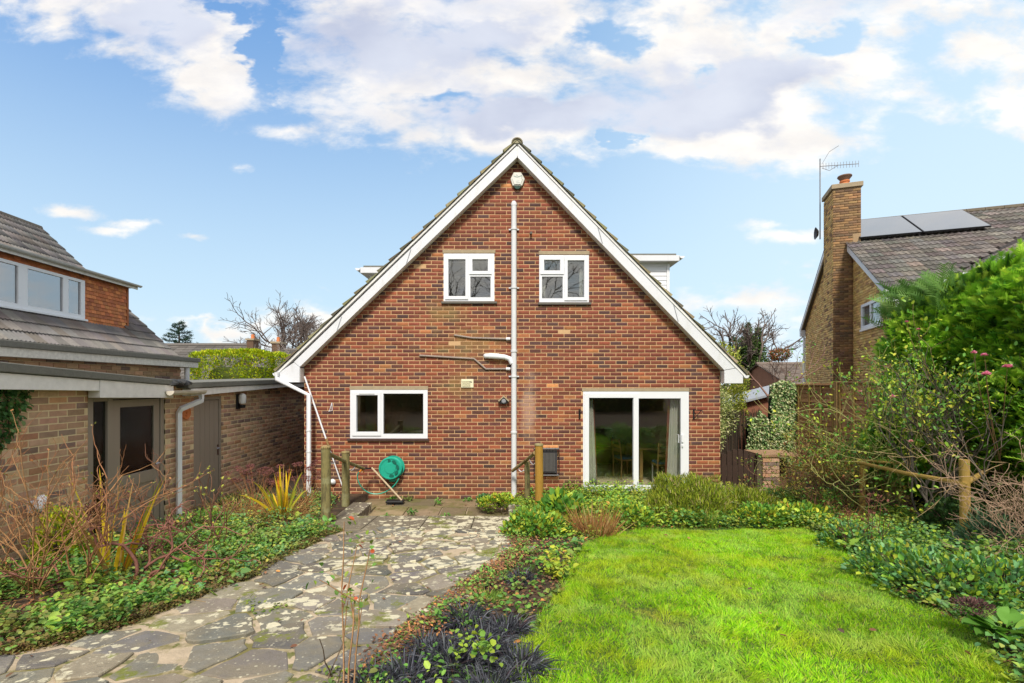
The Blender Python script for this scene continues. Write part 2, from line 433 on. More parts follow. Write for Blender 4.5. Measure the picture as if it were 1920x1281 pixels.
M_felt = mat('mineral_felt', (.17, .17, .15), .95, 30, .35, .6, 150)
M_lead = mat('lead', (.25, .26, .28), .6, 10, .3, .2)
M_black = mat('black_metal', (.015, .015, .017), .45, 10, .2, .1)
M_dark = mat('dark_void', (.02, .02, .02), .9, 5, .1, 0)
M_taupe = mat('taupe_paint', (.29, .245, .20), .55, 4, .07, .1, 60, stretch=(3, 3, .4))
def wood_extra(q, co, c):
    st = q.noise(q.v('MULTIPLY', co, (1, 1, .12)), 38, 4, .6); pa = q.noise(co, 4.5, 4, .6)
    c = q.mix(q.m('MULTIPLY', q.ss(st, .50, .62), .65), c, (.05, .042, .025)); return q.mix(q.m('MULTIPLY', q.ss(pa, .48, .62), .55), c, (.30, .30, .16))
M_post = mat('weathered_post', (.30, .22, .09), .85, 7, .3, .5, 30, extra=wood_extra)
M_postg = mat('green_stained_post', (.21, .18, .07), .85, 7, .3, .5, 30, extra=wood_extra)
M_room = mat('cream_emulsion', (.50, .46, .38), .9, 3, .05, 0)
M_carpet = mat('beige_carpet', (.62, .51, .34), .95, 60, .15, .4, 200)
M_curt = mat('pale_curtain', (.55, .53, .47), .9, 8, .1, .1)
M_rust = mat('rust_curtain', (.30, .10, .06), .9, 8, .1, .1)
M_pine = mat('pine_wood', (.26, .16, .055), .5, 5, .2, .1)
M_blue = mat('blue_cushion', (.02, .10, .20), .9, 10, .15, .1)
M_greenp = mat('green_plastic', (.015, .36, .25), .38, 5, .08, .02, spec=.5)
M_terra = mat('terracotta', (.60, .20, .07), .8, 20, .2, .3)
M_glass = glass_mat('window_glass', .12)
M_glass_up = glass_mat('upper_window_glass', .16)
M_tint = mat('tinted_matt', None, .8, 14, .2, .2)
M_leaf = mat('leaf', None, .5, 12, .12, 0, leaf=.28, spec=.35)
M_grass = mat('grass_blade', None, .55, 5, .12, 0, leaf=.35, spec=.25)
M_bark = mat('bark', None, .85, 20, .3, .4, 60)
M_dead = mat('dead_leaf', None, .85, 20, .3, .2, leaf=.1)

def soil_extra(q, co, c):
    n = q.noise(co, 5.0, 6, .65); n2 = q.noise(q.v('ADD', co, (9, 3, 1)), 1.2, 4)
    c = q.mix(q.ss(n, .4, .65), c, (.085, .052, .028)); return q.mix(q.m('MULTIPLY', q.ss(n2, .5, .7), .5), c, (.05, .07, .02))
M_soil = mat('garden_soil', (.042, .027, .017), .95, 8, .4, .8, 40, extra=soil_extra)
def lichen_extra(q, co, c):
    vo = q.n('ShaderNodeTexVoronoi'); vo.inputs['Scale'].default_value = 9.0; vo.inputs['Randomness'].default_value = 1
    wob = q.n('ShaderNodeTexNoise'); q.l.new(co, wob.inputs['Vector']); wob.inputs['Scale'].default_value = 14
    q.l.new(q.v('ADD', co, q.v('MULTIPLY', wob.outputs['Color'], (.11, .11, .11))), vo.inputs['Vector'])
    area = q.noise(q.v('ADD', co, (4.2, 1.7, 0)), .9, 3, .5)
    s = q.n('ShaderNodeSeparateXYZ'); q.l.new(co, s.inputs[0])
    more = q.m('ADD', q.m('MULTIPLY', q.ss(s.outputs[1], 2.6, 5.4), .13), q.m('MULTIPLY', q.ss(s.outputs[0], -2.6, -.6), .11))
    sel = q.n('ShaderNodeSeparateColor'); q.l.new(vo.outputs['Color'], sel.inputs[0])
    rad = q.m('MULTIPLY', q.m('SUBTRACT', q.m('ADD', area, more), .38), q.m('MULTIPLY', sel.outputs[0], 1.9))
    sp1 = q.ss(q.m('SUBTRACT', rad, vo.outputs['Distance']), -.03, .06)
    nf = q.noise(co, 26, 5, .7)
    c = q.mix(q.m('MULTIPLY', q.ss(q.noise(q.v('ADD', co, (7, 7, 7)), 3.3, 4, .6), .42, .62), .6), c, (.23, .195, .13))
    vo2 = q.n('ShaderNodeTexVoronoi'); vo2.inputs['Scale'].default_value = 38.0; q.l.new(co, vo2.inputs['Vector'])
    s2c = q.n('ShaderNodeSeparateColor'); q.l.new(vo2.outputs['Color'], s2c.inputs[0])
    fl = q.m('MULTIPLY', q.ss(q.m('SUBTRACT', q.m('MULTIPLY', q.m('POWER', s2c.outputs[0], 2.5), .45), vo2.outputs['Distance']), .02, .10), .75)
    c = q.mix(fl, c, (.50, .47, .35))
    sp2 = q.m('MULTIPLY', q.ss(q.noise(q.v('ADD', co, (2, 8, 0)), 7.5, 6, .68), .565, .60), q.ss(q.m('ADD', area, more), .42, .72))
    f = q.m('MULTIPLY', q.m('MAXIMUM', sp1, sp2), q.m('ADD', .55, q.m('MULTIPLY', nf, .8)), clamp=True)
    c = q.mix(q.m('MULTIPLY', q.ss(nf, .3, .75), .45), c, (.15, .135, .095))
    c = q.mix(f, c, (.60, .56, .40))
    mo = q.m('MULTIPLY', q.ss(q.noise(q.v('ADD', co, (1, 2, 3)), 2.1, 5, .62), .575, .63), .9)
    mo = q.m('MULTIPLY', mo, q.ss(nf, .35, .5))
    return q.mix(mo, c, (.15, .17, .02))
M_stone = mat('lichened_stone', None, .88, 8, .35, .6, 60, extra=lichen_extra)
def joint_extra(q, co, c):
    n = q.noise(co, 3.2, 5, .6)
    c = q.mix(q.ss(n, .46, .62), c, (.17, .15, .05))
    return q.mix(q.m('MULTIPLY', q.ss(q.noise(q.v('ADD', co, (5, 5, 5)), 9, 4), .58, .64), .8), c, (.09, .11, .015))
M_joint = mat('sandy_pointing', (.43, .345, .24), .95, 14, .3, .7, 50, extra=joint_extra)
def flag_extra(q, co, c):
    n = q.noise(co, 2.6, 5, .6); return q.mix(q.m('MULTIPLY', q.ss(n, .46, .62), .7), c, (.12, .115, .03))
M_flag = mat('mossy_flagstone', None, .9, 8, .35, .5, 60, extra=flag_extra)

# ------------------------------------------------------------------ brick laying
BR = {}
def brick_mesh(m):
    """bevelled brick, 0.215 long, 0.065 high, front at y = -0.012"""
    if m.name in BR: return BR[m.name]
    b = MB(); x, z, c = .1075, .0325, .004
    v = [(-x, .02, -z), (x, .02, -z), (x, .02, z), (-x, .02, z), (-x, -.008, -z), (x, -.008, -z), (x, -.008, z), (-x, -.008, z),
         (-x+c, -.012, -z+c), (x-c, -.012, -z+c), (x-c, -.012, z-c), (-x+c, -.012, z-c)]
    f = [(8, 9, 10, 11)]+[(4+i, 4+(i+1) % 4, 8+(i+1) % 4, 8+i) for i in range(4)]+[(i, (i+1) % 4, 4+(i+1) % 4, 4+i) for i in range(4)]
    b.add(v, f); o = b.build('brick', m, None); me = o.data; bpy.data.objects.remove(o)
    BR[m.name] = (me, np.array(v), f); return BR[m.name]
def wall_bricks(O, A, length, z0, z1, allow, pal, seed=0, shift=0.0):
    """courses of stretcher bond; allow(z_mid) -> list of (a0, a1); returns [(centre, length, tint, jitter)]"""
    r = np.random.default_rng(seed); out = []; k = 0; z = z0
    while z+.065 <= z1+.04:
        zm = z+.0325; off = (.1125 if k % 2 else 0)+shift
        for (a0, a1) in allow(zm):
            i = int((a0-off)//.225)-1
            while True:
                s = off+i*.225; e = s+.215; i += 1
                if s > a1: break
                s2, e2 = max(s, a0), min(e, a1)
                if e2-s2 < .03: continue
                t = pick(pal, 1, .2, r)[0]
                out.append(((s2+e2)/2, zm, e2-s2, t, r.normal(0, .0012)))
        z += .075; k += 1
    return out
def place_bricks(name, bricks, O, A, m, parent, world=True, single=300, dist=None, shown=None):
    me, V, F = brick_mesh(m)
    O = np.array(O, float); A = np.array(A, float); Z = np.array([0, 0, 1.]); B = np.cross(Z, A)
    L = np.array(rootloc(parent)) if world else np.zeros(3)
    cen = np.array([O+A*b[0]+Z*b[1] for b in bricks])
    key = np.array([dist(c) if dist else np.linalg.norm(c-np.array([0, 0, CH])) for c in cen])
    full = np.array([b[2] > .2 for b in bricks]); key = key+np.where(full, 0, 3.0)
    order = np.argsort(key)
    for n_, i in enumerate(order[:single]):
        a, z, ln, t, j = bricks[i]
        o = bpy.data.objects.new('brick', me); o.color = (*t, 1)
        sx = ln/.215; c = cen[i]-L+B*j
        o.matrix_basis = Matrix(((A[0]*sx, B[0], 0, c[0]), (A[1]*sx, B[1], 0, c[1]), (A[2]*sx, B[2], 1, c[2]), (0, 0, 0, 1)))
        link(o, parent)
    rest = order[single:]
    if len(rest):
        parts_v = []; tt = []
        for i in rest:
            a, z, ln, t, j = bricks[i]; sx = ln/.215
            parts_v.append((cen[i]-L+B*j)+np.outer(V[:, 0]*sx, A)+np.outer(V[:, 1], B)+np.outer(V[:, 2], Z)); tt.append(t)
        n = len(rest); VV = np.concatenate(parts_v); tri = []
        for f in F: tri += [(f[0], f[1], f[2]), (f[0], f[2], f[3])]
        tri = np.array(tri); FF = (np.arange(n)[:, None, None]*12+tri[None]).reshape(-1, 3)
        npmesh(name, [(VV, FF, np.repeat(np.array(tt), 12, 0))], m, parent, kind='stuff')
def tri_fix(o): return o

PAL_RED = [(38, (.215, .061, .033)), (24, (.170, .050, .030)), (11, (.275, .083, .037)), (15, (.118, .045, .034)), (10, (.092, .043, .038)), (3, (.34, .13, .05))]
PAL_STOCK = [(40, (.52, .32, .21)), (22, (.42, .26, .18)), (14, (.27, .19, .15)), (10, (.60, .40, .25)), (10, (.48, .26, .15))]
PAL_STOCK2 = [(40, (.36, .22, .13)), (22, (.29, .18, .11)), (14, (.16, .11, .09)), (10, (.44, .28, .16))]
PAL_YEL = [(45, (.62, .41, .15)), (28, (.54, .34, .12)), (12, (.40, .23, .10)), (12, (.68, .48, .20))]
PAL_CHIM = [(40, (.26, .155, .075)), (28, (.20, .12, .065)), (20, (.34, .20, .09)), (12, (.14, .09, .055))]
PAL_TILE = [(35, (.19, .18, .178)), (30, (.16, .15, .148)), (20, (.23, .21, .20)), (15, (.18, .155, .14))]
PAL_TILER = [(35, (.150, .132, .120)), (30, (.125, .112, .102)), (20, (.185, .160, .140)), (15, (.110, .100, .092))]

# ------------------------------------------------------------------ ground
PATIO = (-2.70, .16, 7.52, 9.40)
xs = np.unique(np.concatenate([np.linspace(-900, -60, 15), np.linspace(-60, -9, 18), np.arange(-9, 9, .12), np.linspace(9, 60, 18), np.linspace(60, 900, 15), [PATIO[0], PATIO[0]+.01, PATIO[1]-.01, PATIO[1]]]))
ys = np.unique(np.concatenate([np.linspace(-500, -15, 20), np.arange(-15, 0, .6), np.arange(0, 12, .12), np.linspace(12, 60, 20), np.linspace(60, 1500, 25), [PATIO[2], PATIO[2]+.01, PATIO[3]]]))
X, Y = np.meshgrid(xs, ys); Z = g(X, Y)
near = (abs(X) < 9) & (Y > -1) & (Y < 12)
Z = Z+np.where(near, (vn(X, Y, 2.2, 1)-.5)*.035, 0)
Z = np.where((X > PATIO[0]+.005) & (X < PATIO[1]-.005) & (Y > PATIO[2]+.005) & (Y < PATIO[3]), -.06, Z)
Z = np.where((X > -3.75) & (X < 4.0) & (Y > 9.42) & (Y < 17.4), -.1, Z)
ny, nx = X.shape; idx = np.arange(ny*nx).reshape(ny, nx)
Fq = np.concatenate([np.stack([idx[:-1, :-1], idx[:-1, 1:], idx[1:, 1:]], -1).reshape(-1, 3), np.stack([idx[:-1, :-1], idx[1:, 1:], idx[1:, :-1]], -1).reshape(-1, 3)])
npmesh('ground', [(np.stack([X, Y, Z], -1).reshape(-1, 3), Fq, np.zeros((X.size, 3)))], M_soil, kind='structure', smooth=True)

LAWN_PX = [(800, 1400), (915, 1281), (968, 1215), (1000, 1180), (1042, 1125), (1066, 1092), (1072, 1055), (1095, 1025), (1140, 1003), (1230, 992), (1330, 990), (1420, 992), (1510, 995), (1560, 1012), (1598, 1050), (1640, 1090), (1700, 1128), (1770, 1155), (1830, 1190), (1870, 1245), (1900, 1290), (1990, 1400)]
LAWN = [gnd(*p) for p in LAWN_PX]+[(2.6, -3), (-.4, -3)]
PATH_PX = [(640, 996), (612, 1008), (585, 1022), (540, 1045), (470, 1085), (400, 1112), (240, 1172), (0, 1235), (-200, 1290), (-300, 1500), (760, 1500), (690, 1290), (740, 1215), (850, 1135), (905, 1088), (950, 1060), (978, 1030), (965, 1008), (950, 996)]
PATH = [gnd(*p) for p in PATH_PX]
def sheet(name, poly, step, dz, m, kind='structure', **kw):
    px_ = [p[0] for p in poly]; py_ = [p[1] for p in poly]
    xx = np.arange(min(px_), max(px_)+step, step); yy = np.arange(min(py_), max(py_)+step, step)
    X, Y = np.meshgrid(xx, yy); Z = g(X, Y)+(vn(X, Y, 2.2, 1)-.5)*.035+dz
    cx, cy = X[:-1, :-1]+step/2, Y[:-1, :-1]+step/2
    keep = inpoly(cx, cy, poly); idx = np.arange(X.size).reshape(X.shape)
    a, b, c, d = idx[:-1, :-1][keep], idx[:-1, 1:][keep], idx[1:, 1:][keep], idx[1:, :-1][keep]
    F = np.concatenate([np.stack([a, b, c], 1), np.stack([a, c, d], 1)])
    u, inv = np.unique(F, return_inverse=True)
    return npmesh(name, [(np.stack([X, Y, Z], -1).reshape(-1, 3)[u], inv.reshape(-1, 3), np.zeros((len(u), 3)))], m, kind=kind, smooth=True, **kw)
def lawn_extra(q, co, c):
    return q.mix(q.ss(q.noise(co, 3, 5), .4, .65), c, (.07, .12, .015))
M_turf = mat('turf', (.05, .085, .012), .95, 12, .3, .5, 60, extra=lawn_extra)
lawn = sheet('lawn', LAWN, .06, .012, M_turf)
path = sheet('path', PATH, .03, .014, M_joint)

# crazy paving: voronoi stones clipped to the path outline
def clip(poly, nx_, ny_, d):
    out = []; n = len(poly)
    for i in range(n):
        p, q_ = poly[i], poly[(i+1) % n]
        a = p[0]*nx_+p[1]*ny_-d; b = q_[0]*nx_+q_[1]*ny_-d
        if a <= 0: out.append(p)
        if (a < 0) != (b < 0) and abs(a-b) > 1e-9:
            t = a/(a-b); out.append((p[0]+(q_[0]-p[0])*t, p[1]+(q_[1]-p[1])*t))
    return out
r = np.random.default_rng(33); seeds = []
x0, x1 = min(p[0] for p in PATH)-.5, max(p[0] for p in PATH)+.5; y0, y1 = 1.9, max(p[1] for p in PATH)+.3
for _ in range(9000):
    p = (r.uniform(x0, x1), r.uniform(y0, y1)); md = r.uniform(.23, .46)
    if all((p[0]-s[0])**2+((p[1]-s[1])*1.0)**2 > md*md for s in seeds): seeds.append(p)
STONES = []
n_st = 0
for i, s in enumerate(seeds):
    if not inpoly(np.array([s[0]]), np.array([s[1]]), PATH)[0]: continue
    cell = [(s[0]-.6, s[1]-.6), (s[0]+.6, s[1]-.6), (s[0]+.6, s[1]+.6), (s[0]-.6, s[1]+.6)]
    gap = r.uniform(.011, .024)
    for j, t in enumerate(seeds):
        if i == j: continue
        ddx, ddy = t[0]-s[0], t[1]-s[1]; L_ = math.hypot(ddx, ddy)
        if L_ > 1.7: continue
        cell = clip(cell, ddx/L_, ddy/L_, (ddx*(s[0]+t[0])+ddy*(s[1]+t[1]))/2/L_-gap)
        if len(cell) < 3: break
    if len(cell) < 3: continue
    # rough the edges
    pts = []
    for k in range(len(cell)):
        a, b = cell[k], cell[(k+1) % len(cell)]; L_ = math.hypot(b[0]-a[0], b[1]-a[1])
        if L_ < .03: continue
        m_ = 3 if L_ > .26 else 2 if L_ > .10 else 1
        for e in range(m_):
            t_ = e/m_; jx = (r.random()-.5)*.034
            pts.append((a[0]+(b[0]-a[0])*t_-(b[1]-a[1])/L_*jx, a[1]+(b[1]-a[1])*t_+(b[0]-a[0])/L_*jx))
    if len(pts) < 3: continue
    pts = [p for p in pts]
    cxm = sum(p[0] for p in pts)/len(pts); cym = sum(p[1] for p in pts)/len(pts)
    hgt = r.uniform(.016, .036); tx, ty = r.normal(0, .018), r.normal(0, .018)
    def zz(p): return float(g(p[0], p[1]))+(float(vn(p[0], p[1], 2.2, 1))-.5)*.035+hgt+(p[0]-cxm)*tx+(p[1]-cym)*ty
    n = len(pts); vs = [(p[0], p[1], zz(p)-.06) for p in pts]+[(p[0], p[1], zz(p)-.006) for p in pts]
    sc = lambda p: (cxm+(p[0]-cxm)*.965, cym+(p[1]-cym)*.965)
    vs += [(*sc(p), zz(p)) for p in pts]
    fs = [tuple(range(2*n, 3*n))]+[(i_, (i_+1) % n, n+(i_+1) % n, n+i_) for i_ in range(n)]+[(n+i_, n+(i_+1) % n, 2*n+(i_+1) % n, 2*n+i_) for i_ in range(n)]
    b = MB().add(vs, fs); o = b.build('paving_stone', M_stone, path)
    t_ = pick([(40, (.155, .15, .138)), (28, (.205, .192, .168)), (16, (.11, .107, .10)), (16, (.28, .24, .18))], 1, .2, r)[0]
    o.color = (*t_, 1); STONES.append((cxm, cym))
# row of rectangular flags where the path meets the step, kerb slabs and lower patio
def slab(parent, poly, z, th, tint, m, name='paving_slab'):
    n = len(poly); cxm = sum(p[0] for p in poly)/n; cym = sum(p[1] for p in poly)/n
    zf = z if callable(z) else (lambda p: z)
    sc = lambda p, k: (cxm+(p[0]-cxm)*k, cym+(p[1]-cym)*k)
    vs = [(p[0], p[1], zf(p)-th) for p in poly]+[(p[0], p[1], zf(p)-.006) for p in poly]+[(*sc(p, .98), zf(p)) for p in poly]
    fs = [tuple(range(2*n, 3*n)), tuple(range(n))[::-1]]+[(i, (i+1) % n, n+(i+1) % n, n+i) for i in range(n)]+[(n+i, n+(i+1) % n, 2*n+(i+1) % n, 2*n+i) for i in range(n)]
    o = MB().add(vs, fs).build(name, m, parent); o.color = (*tint, 1); return o
zt = lambda p: float(g(p[0], p[1]))+.022
e0, e1 = gnd(640, 996)[1], 7.54
xsl = [-2.62, -2.02, -1.22, -.50, .12]
for a, b in zip(xsl[:-1], xsl[1:]):
    slab(path, [(a+.006, e0), (b-.006, e0), (b-.006, e1), (a+.006, e1)], zt, .16, (.15, .125, .09), M_stone)
patio = MB().box(PATIO[0]-.02, PATIO[1]+.02, 7.50, 9.37, -.09, -.028).build('patio', M_joint, None, kind='structure')
r = np.random.default_rng(4)
for i, (ya, yb) in enumerate([(7.56, 8.16), (8.17, 8.77), (8.78, 9.365)]):
    xa = PATIO[0]+.01-(.3 if i % 2 else 0)
    while xa < PATIO[1]-.05:
        xb = xa+r.choice([.60, .60, .75, .45])
        A_, B_ = max(xa, PATIO[0]+.01), min(xb, PATIO[1]-.01)
        if B_-A_ > .06: slab(patio, [(A_, ya), (B_-.01, ya), (B_-.01, yb), (A_, yb)], r.uniform(-.004, .004), .05, pick([(1, (.22, .16, .09)), (1, (.15, .12, .07)), (1, (.27, .20, .12))], 1, .12, r)[0], M_flag)
        xa = xb+.012
kerb = thing('stone_kerb', 'low kerb of two stone slabs at the left edge of the sunken patio', 'kerb', (-2.5, 8.0, 0))
for (a, b) in ((7.55, 7.98), (7.99, 8.42)):
    o = MB().box(-2.69, -2.36, a, b-.01, -.05, .165).build('paving_slab', M_stone, kerb, .008, world=True)
    o.color = (.16, .13, .105, 1)
kb = thing('stone_block', 'squared stone block with lichen beside the small yellow-leaved plants by the patio', 'stone block', (.2, 7.9, 0))
o = MB().box(.03, .24, 7.6, 8.15, -.05, .2).build('block', M_stone, kb, .012, world=True); o.color = (.16, .14, .11, 1)

# ------------------------------------------------------------------ the brick house
YW = 9.375
house = thing('brick_house', 'red brick house with steep gable roof, white bargeboards and sliding patio door', 'house', (.1, YW, 0))
def wx(px): return (px-CX)*YW/F0
def wz(py): return CH-(py-CY)*YW/F0
OPEN = {'ul': (832, 927, 476, 565), 'ur': (1011, 1104, 479, 567), 'lo': (657, 802, 731, 822), 'pd': (1093, 1291, 734, 921)}
RECT = {k: (wx(a), wx(b), wz(d), wz(c)) for k, (a, b, c, d) in OPEN.items()}
XL, XR = wx(571), wx(1350)
# slopes of the gable (inner edge, hidden behind the bargeboard)
ap = (wx(969), wz(285)); le = (wx(556), wz(685)); re = (wx(1364), wz(696))
def allow(z, pad=0.0):
    a0, a1 = XL, XR
    if z > le[1]: a0 = max(XL, le[0]+(z-le[1])/(ap[1]-le[1])*(ap[0]-le[0]))
    if z > re[1]: a1 = min(XR, re[0]+(z-re[1])/(ap[1]-re[1])*(ap[0]-re[0]))
    if a1-a0 < .05: return []
    iv = [(a0, a1)]
    for (x0, x1, z0, z1) in RECT.values():
        if z0 < z < z1:
            iv = [s for (p, q_) in iv for s in ((p, min(q_, x0)), (max(p, x1), q_)) if s[1]-s[0] > .01]
    return iv
bw = wall_bricks(None, None, 0, 0.0, 6.9, allow, PAL_RED, 3)
nb = []
for b in bw:   # a few paler replacement bricks
    for (cx_, cz_) in ((wx(1029), wz(722)), (wx(1012), wz(835)), (wx(1033), wz(835)), (wx(942), wz(352))):
        if abs(b[0]-cx_) < .11 and abs(b[1]-cz_) < .036: b = (b[0], b[1], b[2], np.array((.62, .27, .10)), b[4])
    nb.append(b)
wallm = MB(); z = 0.0
wallm.box(XL, XR, YW-.001, YW+.1, -.3, 0)
levels = sorted(set([round(0+.075*k, 4) for k in range(0, 93)]+[round(v, 4) for R_ in RECT.values() for v in R_[2:]]))
for z0, z1 in zip(levels[:-1], levels[1:]):
    for (a, b) in allow((z0+z1)/2): wallm.box(a, b, YW-.0085, YW+.1, z0, z1)
wall = wallm.build('wall', M_mortar, house, world=True)
place_bricks('brickwork', nb, (0, YW, 0), (1, 0, 0), M_brick, wall, single=300)
# other walls, simple
side = MB(); HD = 17.2
side.box(XL+.002, XL+.25, YW+.101, HD, -.3, 2.62); side.box(XR-.25, XR-.002, YW+.101, HD, -.3, 2.62)
side.add([(XL, HD, -.3), (XR, HD, -.3), (XR, HD, 2.6), (ap[0], HD, ap[1]), (XL, HD, 2.6)], [(0, 1, 2, 3, 4)])
side.build('side_wall', M_mortar, house, world=True)
sb = []
for xx, A_, Bside in ((XL, (0, -1, 0), 1), (XR, (0, 1, 0), 2)):
    bs = wall_bricks(None, None, 0, 0, 2.5, lambda z: [(0, 4.5)], PAL_RED, 5+Bside)
    place_bricks('side_brickwork', bs, (xx, YW+.01 if Bside == 2 else YW+4.51, 0), A_, M_brick, house, single=0)
# eaves and bargeboards, 0.2 m proud of the wall
YB = YW-.2
def bz(px, py, Y=YB): return XZ(px, py, Y)
for sgn, top0, bot0, topE, botE in ((-1, (969.5, 273), (969.5, 295), (551, 679), (562, 688)), (1, (970.5, 273), (970.5, 295), (1380, 690), (1358, 694))):
    P = [bz(*top0), bz(*topE), bz(*botE), bz(*bot0)]
    MB().prism(P, 'y', YB, YB+.03).build('bargeboard', M_white, house, .003, world=True)
    # soffit strip between board and wall
    a, b = bz(*bot0), bz(*botE); up = .05
    Q = [(a[0], a[1]), (b[0], b[1]), (b[0]-sgn*0, b[1]+up), (a[0], a[1]+up)]
    MB().prism([(a[0], a[1]+.004), (b[0], b[1]+.004), (b[0], b[1]+up), (a[0], a[1]+up)], 'y', YB+.031, YW-.014).build('soffit', M_dirtywhite, house, world=True)
Pl = [bz(523, 699), bz(551, 680), bz(562, 689), bz(562, 717), bz(523, 717)]
Pr = [bz(1393, 703), bz(1380, 691), bz(1358, 695), bz(1358, 719), bz(1393, 719)]
MB().prism(Pl, 'y', YB-.004, YB+.03).build('box_end', M_white, house, .003, world=True)
MB().prism(Pr, 'y', YB-.004, YB+.03).build('box_end', M_white, house, .003, world=True)
# eaves boxes running back along the side walls
for P, xw in ((Pl, XL), (Pr, XR)):
    x_out = P[0][0]; zb = P[3][1]; zt_ = P[0][1]
    MB().box(min(x_out, xw), max(x_out, xw), YB+.031, HD, zb, zb+.02).build('soffit', M_white, house, world=True)
    MB().box(*(sorted((x_out, x_out+(.02 if x_out < xw else -.02)))), YB+.031, HD, zb+.021, zt_).build('fascia', M_white, house, world=True)
MB().box(XL-.085, XL-.004, YB+.031, YW-.014, Pl[3][1]+.001, bz(562, 690)[1]).build('box_return', M_dirtywhite, house, world=True)
MB().box(XR+.004, XR+.085, YB+.031, YW-.014, Pr[3][1]+.001, bz(1358, 695)[1]).build('box_return', M_dirtywhite, house, world=True)
for (px_j, s_) in ((770, -1), (640, -1), (1120, 1), (1262, 1)):   # board joints
    t0, tE, b0, bE = ((969.5, 273), (551, 679), (969.5, 295), (562, 688)) if s_ < 0 else ((970.5, 273), (1380, 690), (970.5, 295), (1358, 694))
    ya = t0[1]+(tE[1]-t0[1])*(px_j-t0[0])/(tE[0]-t0[0]); yb = b0[1]+(bE[1]-b0[1])*(px_j+s_*9-b0[0])/(bE[0]-b0[0])
    MB().prism([bz(px_j, ya+.6), bz(px_j+1.2, ya+.6-s_*1.1), bz(px_j-s_*-9+1.2, yb-.6-s_*1.1), bz(px_j+s_*9, yb-.6)], 'y', YB-.003, YB-.0005).build('board_joint', M_lead, house, world=True)
# little verge joint at the apex
MB().prism([bz(967, 276), bz(973, 276), bz(970, 294)], 'y', YB-.004, YB).build('apex_joint', M_dirtywhite, house, world=True)

# roof tiles: generic
def tile_mesh(w_, l_, rolls, thk, name='tile', m=M_tile, amp=.022):
    """x across, y up the slope, z out; rolled profile with a thick front edge"""
    n = rolls*4+1; prof = []
    for i in range(n):
        t = i/max(1, n-1); ph = (t*rolls) % 1.0
        h = amp*max(0, math.sin(math.pi*min(1, ph/.5))) if ph < .5 else 0
        if rolls == 0: h = 0
        prof.append((-w_/2+w_*t, h))
    if rolls == 0: prof = [(-w_/2, 0), (w_/2, 0)]
    n = len(prof); v = [(x, 0, thk+h) for x, h in prof]+[(x, l_, .004+h) for x, h in prof]+[(x, 0, 0) for x, h in prof]
    f = [(i, i+1, n+i+1, n+i) for i in range(n-1)]+[(2*n+i, 2*n+i+1, i+1, i) for i in range(n-1)]
    f += [(2*n, 0, n), (3*n-1, 2*n-1, n-1)]
    b = MB().add(v, f); o = b.build(name, m, None); me = o.data; bpy.data.objects.remove(o)
    tri = []
    for q_ in f:
        tri.append((q_[0], q_[1], q_[2]))
        if len(q_) == 4: tri.append((q_[0], q_[2], q_[3]))
    return me, np.array(v), np.array(tri)
def tile_roof(parent, O, A, U, width, height, tm, w_, gauge, pal, single=300, skip=None, dist=None, m=M_tile, seed=1, stagger=0.0, name='roof_tile', jit=.25, W2=None):
    """O lower-left corner (in the parent's frame), A across, U up the slope (unit vectors)"""
    A = np.array(A, float); U = np.array(U, float); N = np.cross(A, U); O = np.array(O, float)
    r = np.random.default_rng(seed); me, V, T = tm; rows = int(height/gauge+.5); cols = int(width/w_+.5); items = []
    for i in range(rows):
        for j in range(cols):
            off = stagger*w_ if i % 2 else 0
            c = O+A*((j+.5)*w_+off)+U*(i*gauge)
            if skip and skip(c, A, U): continue
            items.append((c, i, j))
    wm = W2 or (lambda c: c+np.array(rootloc(parent)))
    key = np.array([np.linalg.norm(wm(c)-np.array([0, 0, CH])) if dist is None else dist(wm(c)) for c, i, j in items]); order = np.argsort(key)
    tints = pick(pal, len(items), jit, r); tilt = r.normal(0, .004, len(items)); js = r.normal(0, .003, len(items))
    for k in order[:single]:
        c = items[k][0]+U*js[k]+N*abs(tilt[k])*.5
        o = bpy.data.objects.new(name, me); o.color = (*tints[k], 1)
        o.matrix_basis = Matrix(((A[0], U[0], N[0], c[0]), (A[1], U[1], N[1], c[1]), (A[2], U[2], N[2], c[2]), (0, 0, 0, 1)))
        link(o, parent)
    rest = order[single:]
    if len(rest):
        VV = np.concatenate([items[k][0]+U*js[k]+N*abs(tilt[k])*.5+V[:, :1]*A+V[:, 1:2]*U+V[:, 2:]*N for k in rest])
        FF = (np.arange(len(rest))[:, None, None]*len(V)+T[None]).reshape(-1, 3)
        npmesh(name+'_field', [(VV, FF, np.repeat(tints[rest], len(V), 0))], m, parent, kind='stuff')
PAL_MOSS = [(30, (.25, .22, .12)), (25, (.18, .16, .09)), (25, (.32, .28, .17)), (20, (.13, .12, .08))]
YV = YB-.045
tm_house = tile_mesh(.30, .36, 0, .045)
